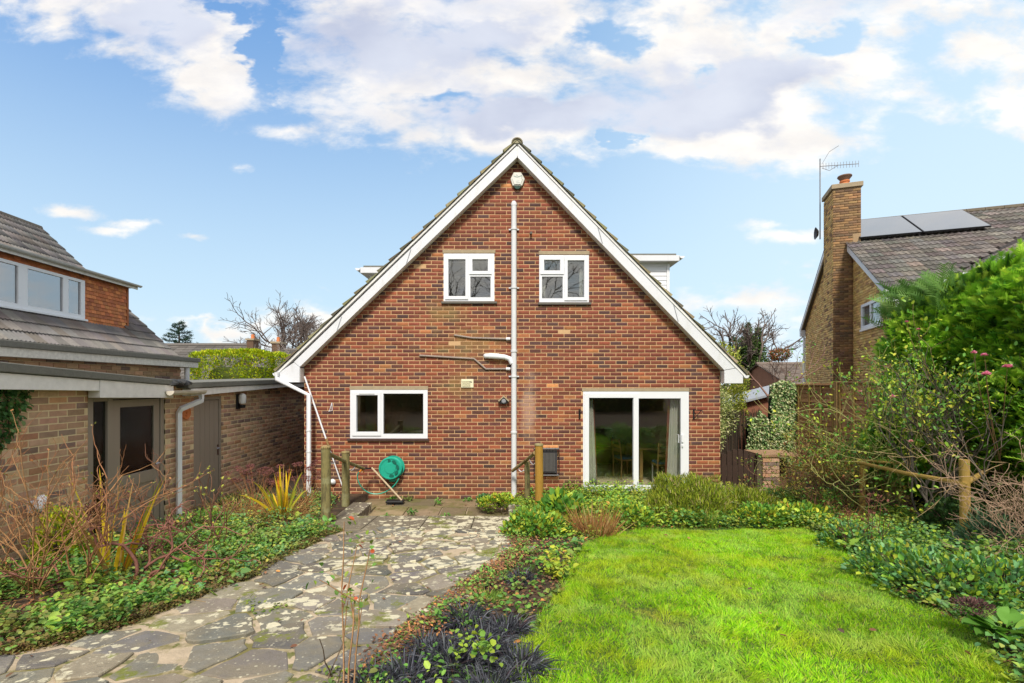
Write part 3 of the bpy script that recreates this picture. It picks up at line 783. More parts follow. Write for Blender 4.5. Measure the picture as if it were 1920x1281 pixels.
for sgn, e in ((-1, bz(518, 697)), (1, bz(1399, 702))):
    a = bz(969.5, 264.5)
    dx_, dz_ = a[0]-e[0], a[1]-e[1]; Ls = math.hypot(dx_, dz_); U = (dx_/Ls, 0, dz_/Ls)
    A = (0, -1, 0) if sgn < 0 else (0, 1, 0)
    rows = 21; gauge = (Ls-.02)/rows; Oy = HD if sgn < 0 else YV
    wdt = HD-YV; w_ = wdt/27
    tmh = tile_mesh(w_-.004, gauge+.05, 1, .055)
    L = rootloc(house)
    tile_roof(house, (e[0]-L.x, Oy-L.y, e[1]-L.z-.005), A, U, wdt, rows*gauge-.01, tmh, w_, gauge, PAL_MOSS, single=21, dist=lambda c: c[1], seed=8+sgn)
    # roof deck under the tiles
    nx_, nz_ = -U[2]*(-sgn)*-1, U[0]
    Pd = [(e[0], e[1]-.012), (a[0], a[1]-.012), (a[0], a[1]-.06), (e[0]+(.05 if sgn < 0 else -.05), e[1]-.03)]
    MB().prism(Pd, 'y', YV+.03, HD).build('roof_deck', M_dirtywhite, house, world=True)
# ridge tiles
for k in range(18):
    y0_ = YV-.01+k*.45; a = bz(969.5, 260)
    vs = []; n = 9
    for yy in (y0_, y0_+.44):
        for i in range(n):
            an = math.pi*i/(n-1); vs.append((a[0]+.110*math.cos(an), yy, a[1]-.10+.10*math.sin(an)))
        for i in range(n):
            an = math.pi*i/(n-1); vs.append((a[0]+.090*math.cos(an), yy, a[1]-.11+.09*math.sin(an)))
    fs = [(i, i+1, 2*n+i+1, 2*n+i) for i in range(n-1)]+[(i, i+1, n+i+1, n+i) for i in range(n-1)]
    if k == 0: vs += [(a[0]+.05, y0_+.01, a[1]-.1)]
    o = MB().add(vs[:4*n], fs).build('ridge_tile', M_tile, house, world=True); o.color = (.20, .175, .11, 1)
MB().prism([(bz(969.5, 260)[0]+.088*math.cos(math.pi*i/12), bz(969.5, 260)[1]-.10+.088*math.sin(math.pi*i/12)) for i in range(13)], 'y', YV+.01, YV+.05).build('ridge_mortar', mat('ridge_mortar', (.36, .33, .22), .9, 20, .25, .4), house, world=True)
# ---- windows
def rect_minus(b, R_, holes, y0, y1):
    x0, x1, z0, z1 = R_
    X_ = sorted({x0, x1, *[v for h in holes for v in h[:2]]}); Z_ = sorted({z0, z1, *[v for h in holes for v in h[2:]]})
    for a, c in zip(X_[:-1], X_[1:]):
        run = None
        for d, e in zip(Z_[:-1], Z_[1:]):
            hit = any(h[0] < (a+c)/2 < h[1] and h[2] < (d+e)/2 < h[3] for h in holes)
            if hit: continue
            b.box(a, c, y0, y1, d, e)
def P4(a, b, c, d): return (wx(a), wx(b), wz(d), wz(c))
def window(key, lights, sashes, glass, sill=None, lintel=None, sillm=M_sill2):
    R_ = RECT[key]; f = MB(); rect_minus(f, R_, [P4(*l) for l in lights], YW-.016, YW+.05)
    win = f.build('window', M_upvc, house, world=True)
    if key == 'pd': win.name = 'patio_door'
    for s, l in sashes:
        S, Lr = P4(*s), P4(*l); m_ = MB(); rect_minus(m_, S, [Lr], YW-.034, YW-.017); m_.build('sash', M_upvc, win, .003, world=True)
    for l in lights:
        x0, x1, z0, z1 = P4(*l)
        MB().box(x0, x1, YW+.012, YW+.017, z0, z1).build('pane', glass, win, world=True)
        g_ = MB(); w_ = .008; rect_minus(g_, (x0, x1, z0, z1), [(x0+w_, x1-w_, z0+w_, z1-w_)], YW+.006, YW+.011); g_.build('gasket', M_lead, win, world=True)
    if lintel: x0, x1, z0, z1 = P4(*lintel); MB().box(x0, x1, YW-.022, YW+.09, z0, z1).build('lintel', M_conc, house, .004, world=True)
    if sill: x0, x1, z0, z1 = P4(*sill); MB().box(x0, x1, YW-.06, YW+.09, z0, z1).build('window_sill', sillm, house, .004, world=True)
    return win
window('ul', [(841, 873, 487, 556), (886, 915, 487, 509), (882, 920, 519, 558)], [((835, 878, 480, 562), (841, 873, 487, 556)), ((880, 922, 480, 515), (886, 915, 487, 509))], M_glass_up, (828, 932, 566, 570), (830, 929, 469, 475))
window('ur', [(1020, 1050, 488, 508), (1016, 1055, 519, 560), (1064, 1095, 489, 558)], [((1013, 1057, 481, 515), (1020, 1050, 488, 508)), ((1058, 1101, 482, 564), (1064, 1095, 489, 558))], M_glass_up, (1009, 1108, 568, 572), (1010, 1105, 471, 478))
wlo = window('lo', [(669, 709, 741, 810), (719, 794, 738, 814)], [((661, 715, 735, 817), (669, 709, 741, 810))], M_glass, (652, 805, 822, 826), (656, 803, 724, 731), M_sill)
x0, x1, z0, z1 = P4(674, 703, 737, 739); MB().box(x0, x1, YW-.045, YW-.035, z0, z1).build('trickle_vent', M_pvcgrey, wlo, .002, world=True)
wpd = window('pd', [(1104, 1187, 746, 910), (1197, 1276, 747, 910)], [((1096, 1196, 738, 916), (1104, 1187, 746, 910))], M_glass, (1088, 1294, 921, 925), (1091, 1292, 728, 734), M_sill)
x0, x1, z0, z1 = P4(1273, 1277, 815, 829)
hb = MB(); hb.tube([(x0-.03, YW-.03, z1), (x0-.03, YW-.075, z1), (x0-.03, YW-.075, z0), (x0-.03, YW-.03, z0)], .008, 8); hb.box(x1+.0, x1+.035, YW-.045, YW-.017, z0, z1); hb.build('handle', M_upvc, wpd, world=True)
MB().box(x1+.005, x1+.03, YW-.048, YW-.018, z0-.09, z0-.055).build('lock', M_pvcgrey, wpd, .002, world=True)

# ---- rooms behind the glass (open towards the window)
def room(x0, x1, z0, z1, depth, floor_m, nm='room'):
    b = MB(); y0_, y1_ = YW+.11, YW+depth; t_ = .06
    b.box(x0-t_, x0, y0_, y1_, z0, z1); b.box(x1, x1+t_, y0_, y1_, z0, z1); b.box(x0-t_, x1+t_, y1_, y1_+t_, z0-t_, z1+t_)
    b.box(x0-t_, x1+t_, y0_, y1_, z1, z1+t_)
    rm = b.build(nm, M_room, house, world=True)
    MB().box(x0-t_, x1+t_, y0_, y1_, z0-t_, z0-.002).build('floor', floor_m, rm, world=True)
room(.35, 3.95, .08, 2.34, 5.0, M_carpet); room(-3.7, -.3, .08, 2.34, 3.2, M_carpet)
room(-1.9, -.1, 2.95, 4.62, 3.0, M_carpet); room(.0, 2.2, 2.95, 4.62, 3.0, M_carpet)
# ------------------------------------------------------------------ dormers of the brick house
def dormer(xw, sgn, y0_, y1_, zt_, zb_):
    d = MB(); xi = .19
    d.box(min(xw-sgn*.03, xi), max(xw-sgn*.03, xi), y0_+.03, y1_, zb_, zt_-.03).build('dormer', M_white, house, world=True)
    dm = bpy.data.objects[[o.name for o in house.children if o.name.startswith('dormer')][-1]]
    z = zb_+.03; k = 0
    while z < zt_-.04:
        b = MB(); xa, xb = sorted((xw, xi))
        L = rootloc(dm)
        vs = [(xa, y0_+.028, z), (xb, y0_+.028, z), (xb, y0_+.004, z), (xa, y0_+.004, z), (xa, y0_+.028, z+.097), (xb, y0_+.028, z+.097), (xb, y0_+.016, z+.097), (xa, y0_+.016, z+.097)]
        b.add(vs, [(0, 1, 2, 3), (4, 5, 6, 7), (0, 1, 5, 4), (3, 2, 6, 7), (0, 3, 7, 4), (1, 2, 6, 5)]).build('cladding_board', M_upvc, dm, world=True)
        z += .0985; k += 1
    c = MB(); c.box(*sorted((xw+sgn*.012, xw-sgn*.05)), y0_-.012, y0_+.003, zb_, zt_-.06).build('corner_trim', M_upvc, dm, world=True)
    xo = xw+sgn*.17
    MB().box(min(xo, xi), max(xo, xi), y0_-.17, y1_, zt_-.03, zt_+.09).build('dormer_fascia', M_white, dm, .004, world=True)
    MB().box(min(xo-sgn*.05, xi), max(xo-sgn*.05, xi), y0_-.12, y1_, zt_+.091, zt_+.14).build('flat_roof', M_felt, dm, .004, world=True)
    gt = MB(); n = 7; pr = [(xo+sgn*(.055-.055*math.cos(math.pi*i/(n-1))), zt_+.07-.05*math.sin(math.pi*i/(n-1))) for i in range(n)]
    gt.prism(pr, 'y', y0_-.18, y1_).build('gutter', M_upvc, dm, world=True)
dormer(3.55, 1, 10.5, 16.2, 4.92, 3.0)
dormer(-2.98, -1, 10.5, 16.2, 4.66, 3.0)
# ------------------------------------------------------------------ pipes on the gable wall
yp = YW-.075
sp_ = MB(); X0 = wx(963.5)
soil = sp_.tube([(X0, yp, wz(930)), (X0, yp, wz(386))], .052, 14).build('soil_pipe', M_pvcgrey, house, world=True)
MB().lathe([(.052, 0), (.056, .0), (.056, .05), (.03, .09), (.0, .1)], Matrix.Translation((X0, yp, wz(386)-.03)), 14).build('pipe_cap', M_pvcgrey, soil, world=True)
for py in (432, 541, 659, 706, 810):
    b = MB(); b.lathe([(.0535, -.02), (.064, -.018), (.064, .018), (.0535, .02)], Matrix.Translation((X0, yp, wz(py))), 14)
    if py in (432, 541, 706): b.box(X0-.10, X0+.10, YW-.05, YW-.02, wz(py)-.012, wz(py)+.012)
    b.build('pipe_clip', M_pvcgrey, soil, world=True)
b = MB(); b.tube([(wx(910), YW+.02, wz(668)), (wx(912), YW-.05, wz(668)), (wx(918), yp, wz(668)), (wx(946), yp, wz(670)), (wx(955), yp, wz(673)), (wx(960), yp, wz(682))], .05, 12)
b.tube([(wx(918), yp, wz(668)), (wx(936), yp, wz(669))], .056, 12); b.build('branch_pipe', M_upvc, soil, world=True)
M_wpipe = mat('weathered_waste_pipe', (.30, .245, .21), .6, 30, .35, .2)
w1 = MB().tube([(wx(786), YW+.02, wz(667)), (wx(788), YW-.03, wz(667)), (wx(889), YW-.03, wz(673)), (wx(911), YW-.03, wz(692)), (wx(950), YW-.035, wz(692)), (wx(960), yp, wz(692))], .02, 8).build('waste_pipe', M_wpipe, soil, world=True)
w2 = MB().tube([(wx(851), YW+.02, wz(629)), (wx(853), YW-.03, wz(629)), (wx(885), YW-.03, wz(634)), (wx(950), YW-.035, wz(636)), (wx(960), yp, wz(636))], .019, 8).build('waste_pipe', M_wpipe, soil, world=True)
for (px, py) in ((952, 692), (952, 636)):
    MB().tube([(wx(px)-.03, YW-.04, wz(py)), (wx(px)+.05, YW-.05, wz(py))], .03, 10).build('pipe_socket', M_upvc, soil, world=True)
# downpipe with swan neck at the left corner, stub gutters
yd = YW-.24; d1 = MB()
def sqpipe(b, pts, s=.034):
    return b.tube(pts, [s*1.35]*len(pts), 4)
c0, c1, c2 = XZ(519, 708, yd), XZ(579, 741, yd), XZ(579, 940, yd)
dp = MB().tube([(c0[0], yd, c0[1]+.10), (c0[0], yd, c0[1]-.03), (c1[0], yd, c1[1]), (c2[0], yd, c2[1])], .045, 12).build('downpipe', M_upvc, house, world=True)
for z in (1.35, .95, .5): MB().lathe([(.046, -.02), (.056, -.018), (.056, .018), (.046, .02)], Matrix.Translation((c1[0], yd, z))@Matrix.Diagonal((.92, .92, .6, 1)), 12).build('pipe_clip', M_pvcgrey, dp, world=True)
for sgn, P in ((-1, Pl), (1, Pr)):
    n = 7; xe = P[0][0]; z_ = P[0][1]-.04
    pr = [(xe+sgn*(.004+.055-.055*math.cos(math.pi*i/(n-1))), z_+.03-.055*math.sin(math.pi*i/(n-1))) for i in range(n)]
    MB().prism(pr, 'y', YB-.02, HD).build('gutter', M_upvc, house, world=True)
# sloping clothes prop leaning on the wall corner
prop = thing('clothes_prop', 'long thin white clothes prop leaning on the wall corner behind the left handrail', 'clothes prop', (wx(640), YW-.35, 0))
a, b_ = at(571, 706, YW-.13), at(642, 912, YW-.30)
m_ = a.lerp(b_, .62)
MB().tube([a, m_], .016, 8).build('upper_tube', M_upvc, prop, world=True)
MB().tube([m_, b_], .012, 8).build('lower_tube', M_pvcgrey, prop, world=True)
MB().tube([m_+(a-m_)*.08, m_-(a-m_)*.02], .021, 8).build('joint', M_pine, prop, world=True)
# alarm box
al = thing('alarm_box', 'hexagonal white alarm box with dark green lamp under the gable apex', 'alarm box', (wx(970), YW-.05, wz(342)))
def px2(pts): return [(wx(x), wz(y)) for x, y in pts]
hexo = px2([(963, 326), (977, 326), (984, 338.5), (979, 351), (961, 351), (957, 338.5)])
MB().prism(hexo, 'y', YW-.07, YW-.012).build('cover', mat('aged_white_plastic', (.62, .62, .56), .45, 8, .06, .02), al, .012, world=True)
hexi = px2([(965, 328.5), (975, 328.5), (980, 338.5), (976, 349), (964, 349), (960, 338.5)])
MB().prism(hexi, 'y', YW-.082, YW-.071).build('front_plate', mat('aged_white_plastic2', (.68, .69, .64), .45, 8, .06, .02), al, .006, world=True)
MB().prism(px2([(963, 351.5), (977, 351.5), (975, 355), (972, 357), (968, 357), (965, 355)]), 'y', YW-.065, YW-.012).build('lamp', mat('dark_green_lens', (.02, .06, .04), .3, 5, .1, 0), al, .004, world=True)
# worn print on the alarm box (small bell-like emblem line and faded number line)
M_print = mat('faded_green_print', (.36, .44, .40), .6, 20, .2, 0)
pb = MB()
def strokes(b, pts_list, y, wpx=1.0):
    for pts in pts_list:
        for (a, c) in zip(pts[:-1], pts[1:]):
            p, q_ = Vector((wx(a[0]), y, wz(a[1]))), Vector((wx(c[0]), y, wz(c[1])))
            d = (q_-p); n_ = Vector((-d.z, 0, d.x)).normalized()*(wpx/96/2)
            b.add([p+n_, p-n_, q_-n_, q_+n_, p+n_+Vector((0, .002, 0)), p-n_+Vector((0, .002, 0)), q_-n_+Vector((0, .002, 0)), q_+n_+Vector((0, .002, 0))], [(0, 1, 2, 3), (4, 5, 6, 7), (0, 1, 5, 4), (2, 3, 7, 6), (1, 2, 6, 5), (3, 0, 4, 7)])
strokes(pb, [[(963, 333), (966, 334), (970, 333), (972, 335), (976, 333), (979, 333)], [(963, 334), (969, 336), (974, 335), (976, 334)], [(968.5, 330), (969.5, 333)], [(977, 332), (978, 339)]], YW-.0845, .8)
strokes(pb, [[(968, 346), (975, 346)], [(967.5, 343), (973, 342.6)]], YW-.0845, .5)
pb.build('faded_print', M_print, al, world=True)
# vent grille on the wall
vt = thing('wall_vent', 'small cream square louvre vent with a black mark on the brick wall', 'vent', (wx(876), YW-.03, wz(719)))
M_cream = mat('cream_plastic', (.74, .70, .50), .5, 6, .05, .02)
x0, x1, z0, z1 = P4(865, 888, 711, 727)
MB().box(x0, x1, YW-.03, YW-.012, z0, z1).build('cover', M_cream, vt, .004, world=True)
for k in range(6): MB().box(x0+.02, x1-.06, YW-.040, YW-.0305, z0+.022+k*.021, z0+.032+k*.021).build('louvre', M_cream, vt, world=True)
mk = MB(); strokes(mk, [[(880, 715), (885, 717)], [(880, 716.6), (885, 716.4)]], YW-.034, 1.1); mk.build('black_mark', M_black, vt, world=True)
# bird feeder house
bh = thing('bird_box', 'small dark bird box with a pale pitched roof beside the soil pipe', 'bird box', (wx(944), YW-.07, wz(757)))
MB().prism(px2([(936, 753), (944.5, 745), (953, 753), (950, 757), (938, 757)]), 'y', YW-.09, YW-.013).build('body', M_black, bh, world=True)
rf = MB(); rf.prism(px2([(934, 751), (944.5, 741.5), (944.5, 744.5), (935.5, 753)]), 'y', YW-.12, YW-.013); rf.prism(px2([(944.5, 741.5), (955, 751), (953.5, 753), (944.5, 744.5)]), 'y', YW-.12, YW-.013)
rf.build('roof', M_conc, bh, world=True)
MB().lathe([(.03, 0), (.045, .01), (.03, .02)], Matrix.Translation((wx(944.5), YW-.091, wz(752)))@Matrix.Rotation(R(90), 4, 'X'), 12).build('entrance_ring', M_lead, bh, world=True)
# overflow stub and bracket
ov = thing('overflow_pipe', 'short stained overflow pipe stub high on the wall between the upper windows', 'pipe', (wx(996), YW-.05, wz(438)))
MB().tube([(wx(995), YW+.02, wz(438)), (wx(995.5), YW-.09, wz(439))], .024, 10).build('stub', M_sill2, ov, world=True)
def bracket(px0, sg, lab):
    t = thing('hanging_bracket', lab, 'bracket', (wx(px0), YW-.02, wz(776)), group='hanging basket brackets either side of the patio door')
    x_ = wx(px0); b = MB(); b.box(x_-.014, x_+.014, YW-.03, YW-.013, wz(786), wz(767))
    d = sg*.10
    b.tube([(x_, YW-.03, wz(769)), (x_+d, YW-.16, wz(769))], .009, 6); b.tube([(x_, YW-.03, wz(785)), (x_+d*.9, YW-.15, wz(770))], .007, 6)
    b.tube([(x_+d, YW-.16, wz(769)), (x_+d*1.15, YW-.175, wz(771)), (x_+d*1.1, YW-.175, wz(773))], .008, 6); b.build('arm', M_black, t, world=True)
bracket(1300, 1.0, 'black scroll bracket on the brick wall right of the patio door')
bracket(1086, .12, 'black bracket seen end on left of the patio door')
# white tied cord on the wall near left downpipe
cd = thing('cord_hook', 'little white tied cord hanging on a hook left of the kitchen window', 'cord', (wx(621), YW-.02, wz(764)))
MB().tube([(wx(623), YW-.02, wz(755)), (wx(619), YW-.03, wz(770))], .006, 5).tube([(wx(623), YW-.02, wz(755)), (wx(624), YW-.03, wz(770)), (wx(617), YW-.03, wz(771))], .006, 5).build('cord', M_upvc, cd, world=True)
# flue guard
fg = thing('flue_guard', 'dark wire flue guard over a ribbed grey terminal low on the brick wall', 'flue guard', (wx(1026), YW-.1, wz(888)))
x0, x1, z0, z1 = P4(1004, 1044, 843, 886)
tb = MB().box(x0, x1, YW-.10, YW-.013, z0, z1).build('terminal', mat('sooty_grey', (.045, .042, .045), .7, 10, .3, .1), fg, .01, world=True)
for k in range(10):
    xx = wx(1016)+k*(wx(1038)-wx(1016))/9
    MB().box(xx-.008, xx+.008, YW-.125, YW-.101, wz(882), wz(848)).build('rib', mat('grey_rib', (.10, .095, .09), .6, 10, .2, .1), fg, world=True)
b = MB()
for k in range(9):
    xx = x0-.03+(x1-x0+.06)*k/8; b.tube([(xx, YW-.013, z1+.03), (xx, YW-.16, z1+.01), (xx, YW-.17, z0-.0), (xx, YW-.013, z0-.04)] if k in (0, 8) else [(xx, YW-.013, z1+.035), (xx, YW-.15, z1+.02)], .006, 5)
for k in range(7):
    zz_ = z0-.02+(z1-z0+.04)*k/6; b.tube([(x1+.03, YW-.013, zz_), (x1+.03, YW-.165, zz_)], .006, 5); b.tube([(x0-.03, YW-.013, zz_), (x0-.03, YW-.165, zz_)], .006, 5)
for k in range(8):
    yy = YW-.02-.14*k/7; b.tube([(x0-.03, yy, z1+.03), (x1+.03, yy, z1+.03)], .005, 5); b.tube([(x0-.03, yy, z0-.03), (x1+.03, yy, z0-.03)], .005, 5)
b.build('guard_cage', M_black, fg, world=True)

# ------------------------------------------------------------------ hose reel, hose, broom
hr = thing('hose_reel', 'green plastic hose reel mounted on the brick wall', 'hose reel', (wx(737), YW-.2, wz(875)))
def disc(cx_, cy_, cz_, prof, n=28): return MB().lathe(prof, Matrix.Translation((cx_, cy_, cz_))@Matrix.Rotation(R(8), 4, 'Z')@Matrix.Rotation(R(90), 4, 'X'), n)
hx, hz = wx(737), wz(875)
disc(hx-.01, YW-.19, hz, [(.0, .0), (.205, 0), (.215, .010), (.205, .024), (.185, .026), (.18, .016), (.105, .016), (.10, .028), (.0, .028)], 36).build('front_flange', M_greenp, hr, world=True)
disc(hx+.02, YW-.075, hz+.01, [(0, 0), (.215, 0), (.22, .02), (.0, .022)], 36).build('rear_flange', M_greenp, hr, world=True)
disc(hx+.015, YW-.10, hz, [(.13, 0), (.14, .04), (.13, .09)], 24).build('drum', M_greenp, hr, world=True)
for k in range(8):
    an = k*math.pi/4+.2; cx_, cz_ = hx+.145*math.cos(an), hz+.145*math.sin(an)
    Mx = Matrix.Translation((cx_-.01, YW-.202, cz_))@Matrix.Rotation(-an+math.pi/2, 4, 'Y')@Matrix.Rotation(R(90), 4, 'X')@Matrix.Diagonal((1.35, .8, 1, 1))
    MB().lathe([(.010, .0), (.032, .006), (.036, .010)], Mx, 14).build('painted_slot', mat('painted_slot_shade', (.006, .12, .085), .5, 5, .1, 0), hr, world=True)  # flat discs; the darker green paints the shade of the flange holes
MB().box(hx-.06, hx+.06, YW-.088, YW-.013, hz-.28, hz+.1).build('wall_bracket', M_greenp, hr, .01, world=True)
for k in range(5):
    MB().lathe([(.17, -.008), (.19, -.006), (.197, 0), (.19, .006), (.17, .008)], Matrix.Translation((hx+.015, YW-.112-k*.017, hz))@Matrix.Rotation(R(90), 4, 'X'), 24).build('hose_coil', M_greenp, hr, world=True)
hs = thing('garden_hose', 'thin green garden hose looping from the reel to an orange nozzle', 'hose', (wx(700), YW-.2, wz(925)))
pts = [(748, 897), (742, 908), (730, 919), (715, 926), (700, 927), (686, 922), (676, 912), (670, 899), (670, 889), (675, 884)]
fine = []
for i in range(len(pts)-1):
    for t in (0, .5): fine.append((pts[i][0]*(1-t)+pts[i+1][0]*t, pts[i][1]*(1-t)+pts[i+1][1]*t))
fine.append(pts[-1])
sm = [fine[0]]+[((fine[i-1][0]+2*fine[i][0]+fine[i+1][0])/4, (fine[i-1][1]+2*fine[i][1]+fine[i+1][1])/4) for i in range(1, len(fine)-1)]+[fine[-1]]
MB().tube([at(x, y, YW-.2-.12*i/len(sm)) for i, (x, y) in enumerate(sm)], .010, 8).build('hose', M_greenp, hs, world=True)
nz = MB(); nz.tube([at(674, 885, YW-.33), at(679, 881, YW-.33)], .016, 8); nz.tube([at(678, 880, YW-.33), at(683, 887, YW-.33)], .01, 6); nz.tube([at(677, 882, YW-.33), at(681, 880, YW-.34)], .02, 8)
nz.build('nozzle', mat('orange_plastic', (.75, .26, .03), .4, 5, .1, 0), hs, world=True)
br = thing('broom', 'wooden handled broom with a black head lying aslant on the patio against the wall', 'broom', (wx(760), 8.9, 0))
p0, p1 = at(697, 877, 9.1), Vector((wx(764)-.02, 8.95, .07))
MB().tube([p0, p1], .017, 8).build('handle', mat('pale_wood', (.50, .39, .25), .6, 8, .15, .1), br, world=True)
MB().box(wx(735), wx(766), 8.86, 9.02, .03, .075).build('head', M_black, br, .012, world=True)
b = MB(); r = np.random.default_rng(2)
for k in range(120):
    x_, y_ = r.uniform(wx(736), wx(765)), r.uniform(8.87, 9.01); b.tube([(x_, y_, .035), (x_+r.normal(0, .01), y_+r.normal(0, .01), .001)], .003, 3, caps=False)
b.build('bristles', M_black, br, world=True)
# small wall light by the left post
wl = thing('bulkhead_lamp', 'small grey bulkhead lamp low on the brick wall behind the left posts', 'wall lamp', (wx(625), YW-.1, wz(903)))
MB().lathe([(.0, .0), (.05, .0), (.06, .03), (.03, .07), (0, .08)], Matrix.Translation((wx(625), YW-.013, wz(903)))@Matrix.Rotation(R(90), 4, 'X'), 14).build('cover', M_pvcgrey, wl, world=True)

# ------------------------------------------------------------------ timber handrails
def post(parent, px, ptop, pbase, Y, rad, m, cap=True):
    x_, zt_ = XZ(px, ptop, Y); zb = float(g(0, Y))-.1
    pts = [(x_, Y, zb), (x_+random.uniform(-.01, .01), Y, (zb+zt_)/2), (x_, Y, zt_)]
    p = MB().tube(pts, [rad*1.04, rad, rad*.98], 14).build('post', m, parent, world=True)
    if cap: MB().lathe([(rad*1.08, 0), (rad*1.12, .01), (rad*1.0, .03), (0, .04)], Matrix.Translation((x_, Y, zt_-.004)), 14).build('post_cap', M_post, p, world=True)
    return x_, zt_
def hook(parent, a, b):
    m_ = (a+b)/2+Vector((0, 0, -.05)); MB().tube([a, a.lerp(m_, .6)+Vector((0, 0, -.015)), m_, b.lerp(m_, .5)+Vector((0, 0, -.01)), b], .009, 7).build('bracket', M_upvc, parent, world=True)
lr = thing('left_handrail', 'left timber handrail on two mossy round posts beside the stone path', 'handrail', (-2.7, 7.6, .15), group='timber handrails flanking the path to the patio')
lr.name = 'handrail'
post(lr, 611, 840, 985, 6.95, .067, M_postg); post(lr, 648, 849, 952, 8.3, .066, M_postg)
pa, pm, pb_ = at(614, 850, 6.99), at(646, 865, 8.25), at(682, 879, 9.05)
MB().tube([pa, pm, pb_], [.033, .031, .030], 10).build('rail', M_postg, lr, world=True)
MB().tube([pb_-Vector((.02, .02, 0)), at(700, 878, 9.2)], .014, 8).build('rail_fixing', M_black, lr, world=True)
hook(lr, at(619, 868, 7.0), at(632, 856, 7.7)); hook(lr, at(655, 880, 8.3), at(667, 872, 8.7))
rr = thing('handrail', 'right timber handrail sloping between an orange-brown post and a thinner grey post', 'handrail', (.5, 8.0, .15), group='timber handrails flanking the path to the patio')
post(rr, 1010.5, 835, 955, 7.75, .066, mat('orange_brown_post', (.36, .20, .03), .8, 7, .35, .5, 30, stretch=(4, 4, .5))); post(rr, 988, 866, 955, 8.8, .05, M_postg, False)
MB().tube([at(1003, 849, 7.8), at(988, 862, 8.7), at(961, 883, 9.1)], [.032, .031, .03], 10).build('rail', M_post, rr, world=True)
hook(rr, at(1004, 868, 7.8), at(993, 862, 8.3)); hook(rr, at(982, 882, 8.8), at(970, 876, 9.0))

# ------------------------------------------------------------------ outbuilding on the left
XO = -5.05
ob = thing('outbuilding', 'long low brick outbuilding with flat felt roof and taupe doors on the left', 'outbuilding', (XO, 7.5, 0))
def oy(px): return F0*(-XO)/(CX-px)
def oz(px, py): return CH-(py-CY)*oy(px)/F0
OP = [(oy(163), oy(308.5), -1, 2.10), (oy(362), oy(414), -1, 2.03)]
OY0, OY1 = 2.6, 13.2
def otop(y): return 2.33 if y < 5.7 else 2.16
def oallow(z):
    iv = [(OY0, OY1)]
    for a, b, c, d in OP:
        if c < z < d: iv = [s for (p, q_) in iv for s in ((p, min(q_, a)), (max(p, b), q_)) if s[1]-s[0] > .01]
    return iv
bs = wall_bricks(None, None, 0, .0, 2.25, oallow, PAL_STOCK, 12)
mw = MB(); lv = sorted(set([-.3]+[.075*k for k in range(0, 31)]+[2.10, 2.03]))
for z0, z1 in zip(lv[:-1], lv[1:]):
    for a, b in oallow((z0+z1)/2): mw.box(XO-.12, XO+.0095, a, b, z0, z1)
owall = mw.build('wall', M_mortar2, ob, world=True)
place_bricks('brickwork', bs, (XO, 0, 0), (0, 1, 0), M_brick2, owall, single=300, dist=lambda c: abs(c[1]-4.9)*1.0)
MB().box(-6.15, XO-.121, OY0, OY1, 0, 2.1).build('inner_block', M_dark, ob, world=True)
yk = oy(318)
MB().prism([(OY0, 2.47), (oy(0), oz(0, 700)), (oy(298), oz(298, 722)), (oy(298), oz(298, 712)+.0), (oy(0), oz(0, 682)), (OY0, 2.58)], 'x', -6.3, XO+.20).build('felt_roof', M_felt, ob, .01, world=True)
MB().prism([(OY0, 2.24), (oy(160), oz(160, 733)), (oy(160), oz(160, 713)), (OY0, 2.465)], 'x', XO+.06, XO+.17).build('fascia', M_dirtywhite, ob, .004, world=True)
MB().prism([(oy(160)+.003, oz(160, 746)), (oy(303), oz(303, 746)), (oy(303), oz(303, 723)), (oy(160)+.003, oz(160, 712.5))], 'x', XO+.03, XO+.176).build('fascia', M_dirtywhite, ob, .004, world=True)
MB().prism([(oy(330), oz(330, 717)), (oy(520), oz(520, 711)), (OY1, 2.40), (OY1, 2.30), (oy(520), oz(520, 719)), (oy(330), oz(330, 728))], 'x', -6.3, XO+.20).build('felt_roof', M_felt, ob, .01, world=True)
MB().prism([(oy(338), oz(338, 729)), (oy(520), oz(520, 719.5)), (OY1, 2.295), (OY1, 2.15), (oy(520), oz(520, 726)), (oy(338), oz(338, 743))], 'x', XO+.03, XO+.17).build('fascia', M_dirtywhite, ob, .004, world=True)
# valley flashing between the two falls
b = MB(); r = np.random.default_rng(9)
for k in range(7):
    y_ = oy(298)+(oy(334)-oy(298))*k/6.5; b.lathe([(.0, -.03), (.06+.02*r.random(), -.02), (.07, .01), (.03, .05), (0, .055)], Matrix.Translation((XO+.12, y_, 2.235+.03*r.random()))@Matrix.Rotation(r.uniform(-.6, .6), 4, 'X')@Matrix.Diagonal((1.6, 1.2, .8, 1)), 9)
b.build('valley_flashing', mat('torn_black_felt', (.03, .03, .03), .6, 15, .4, .6), ob, world=True)
b = MB(); y0_, y1_ = oy(286), oy(352); zz_ = 2.14
pr = [(XO+.18+.065-.065*math.cos(math.pi*i/6), zz_-.065*math.sin(math.pi*i/6)) for i in range(7)]
b.prism([(p[0], p[1]) for p in pr], 'y', y0_, y1_).build('gutter', mat('stained_white_gutter', (.60, .55, .46), .5, 12, .3, .2), ob, world=True)
yo = oy(349)
od = MB().tube([(XO+.24, yo, 2.08), (XO+.24, yo, 1.98), (XO+.10, oy(327), 1.86), (XO+.07, oy(327), 1.8), (XO+.07, oy(327), .12)], .043, 4).build('downpipe', M_upvc, ob, world=True)
def taupe_box(x0, x1, y0, y1, z0, z1, nm, par, m=M_taupe, bv=.005): return MB().box(x0, x1, y0, y1, z0, z1).build(nm, m, par, bv, world=True)
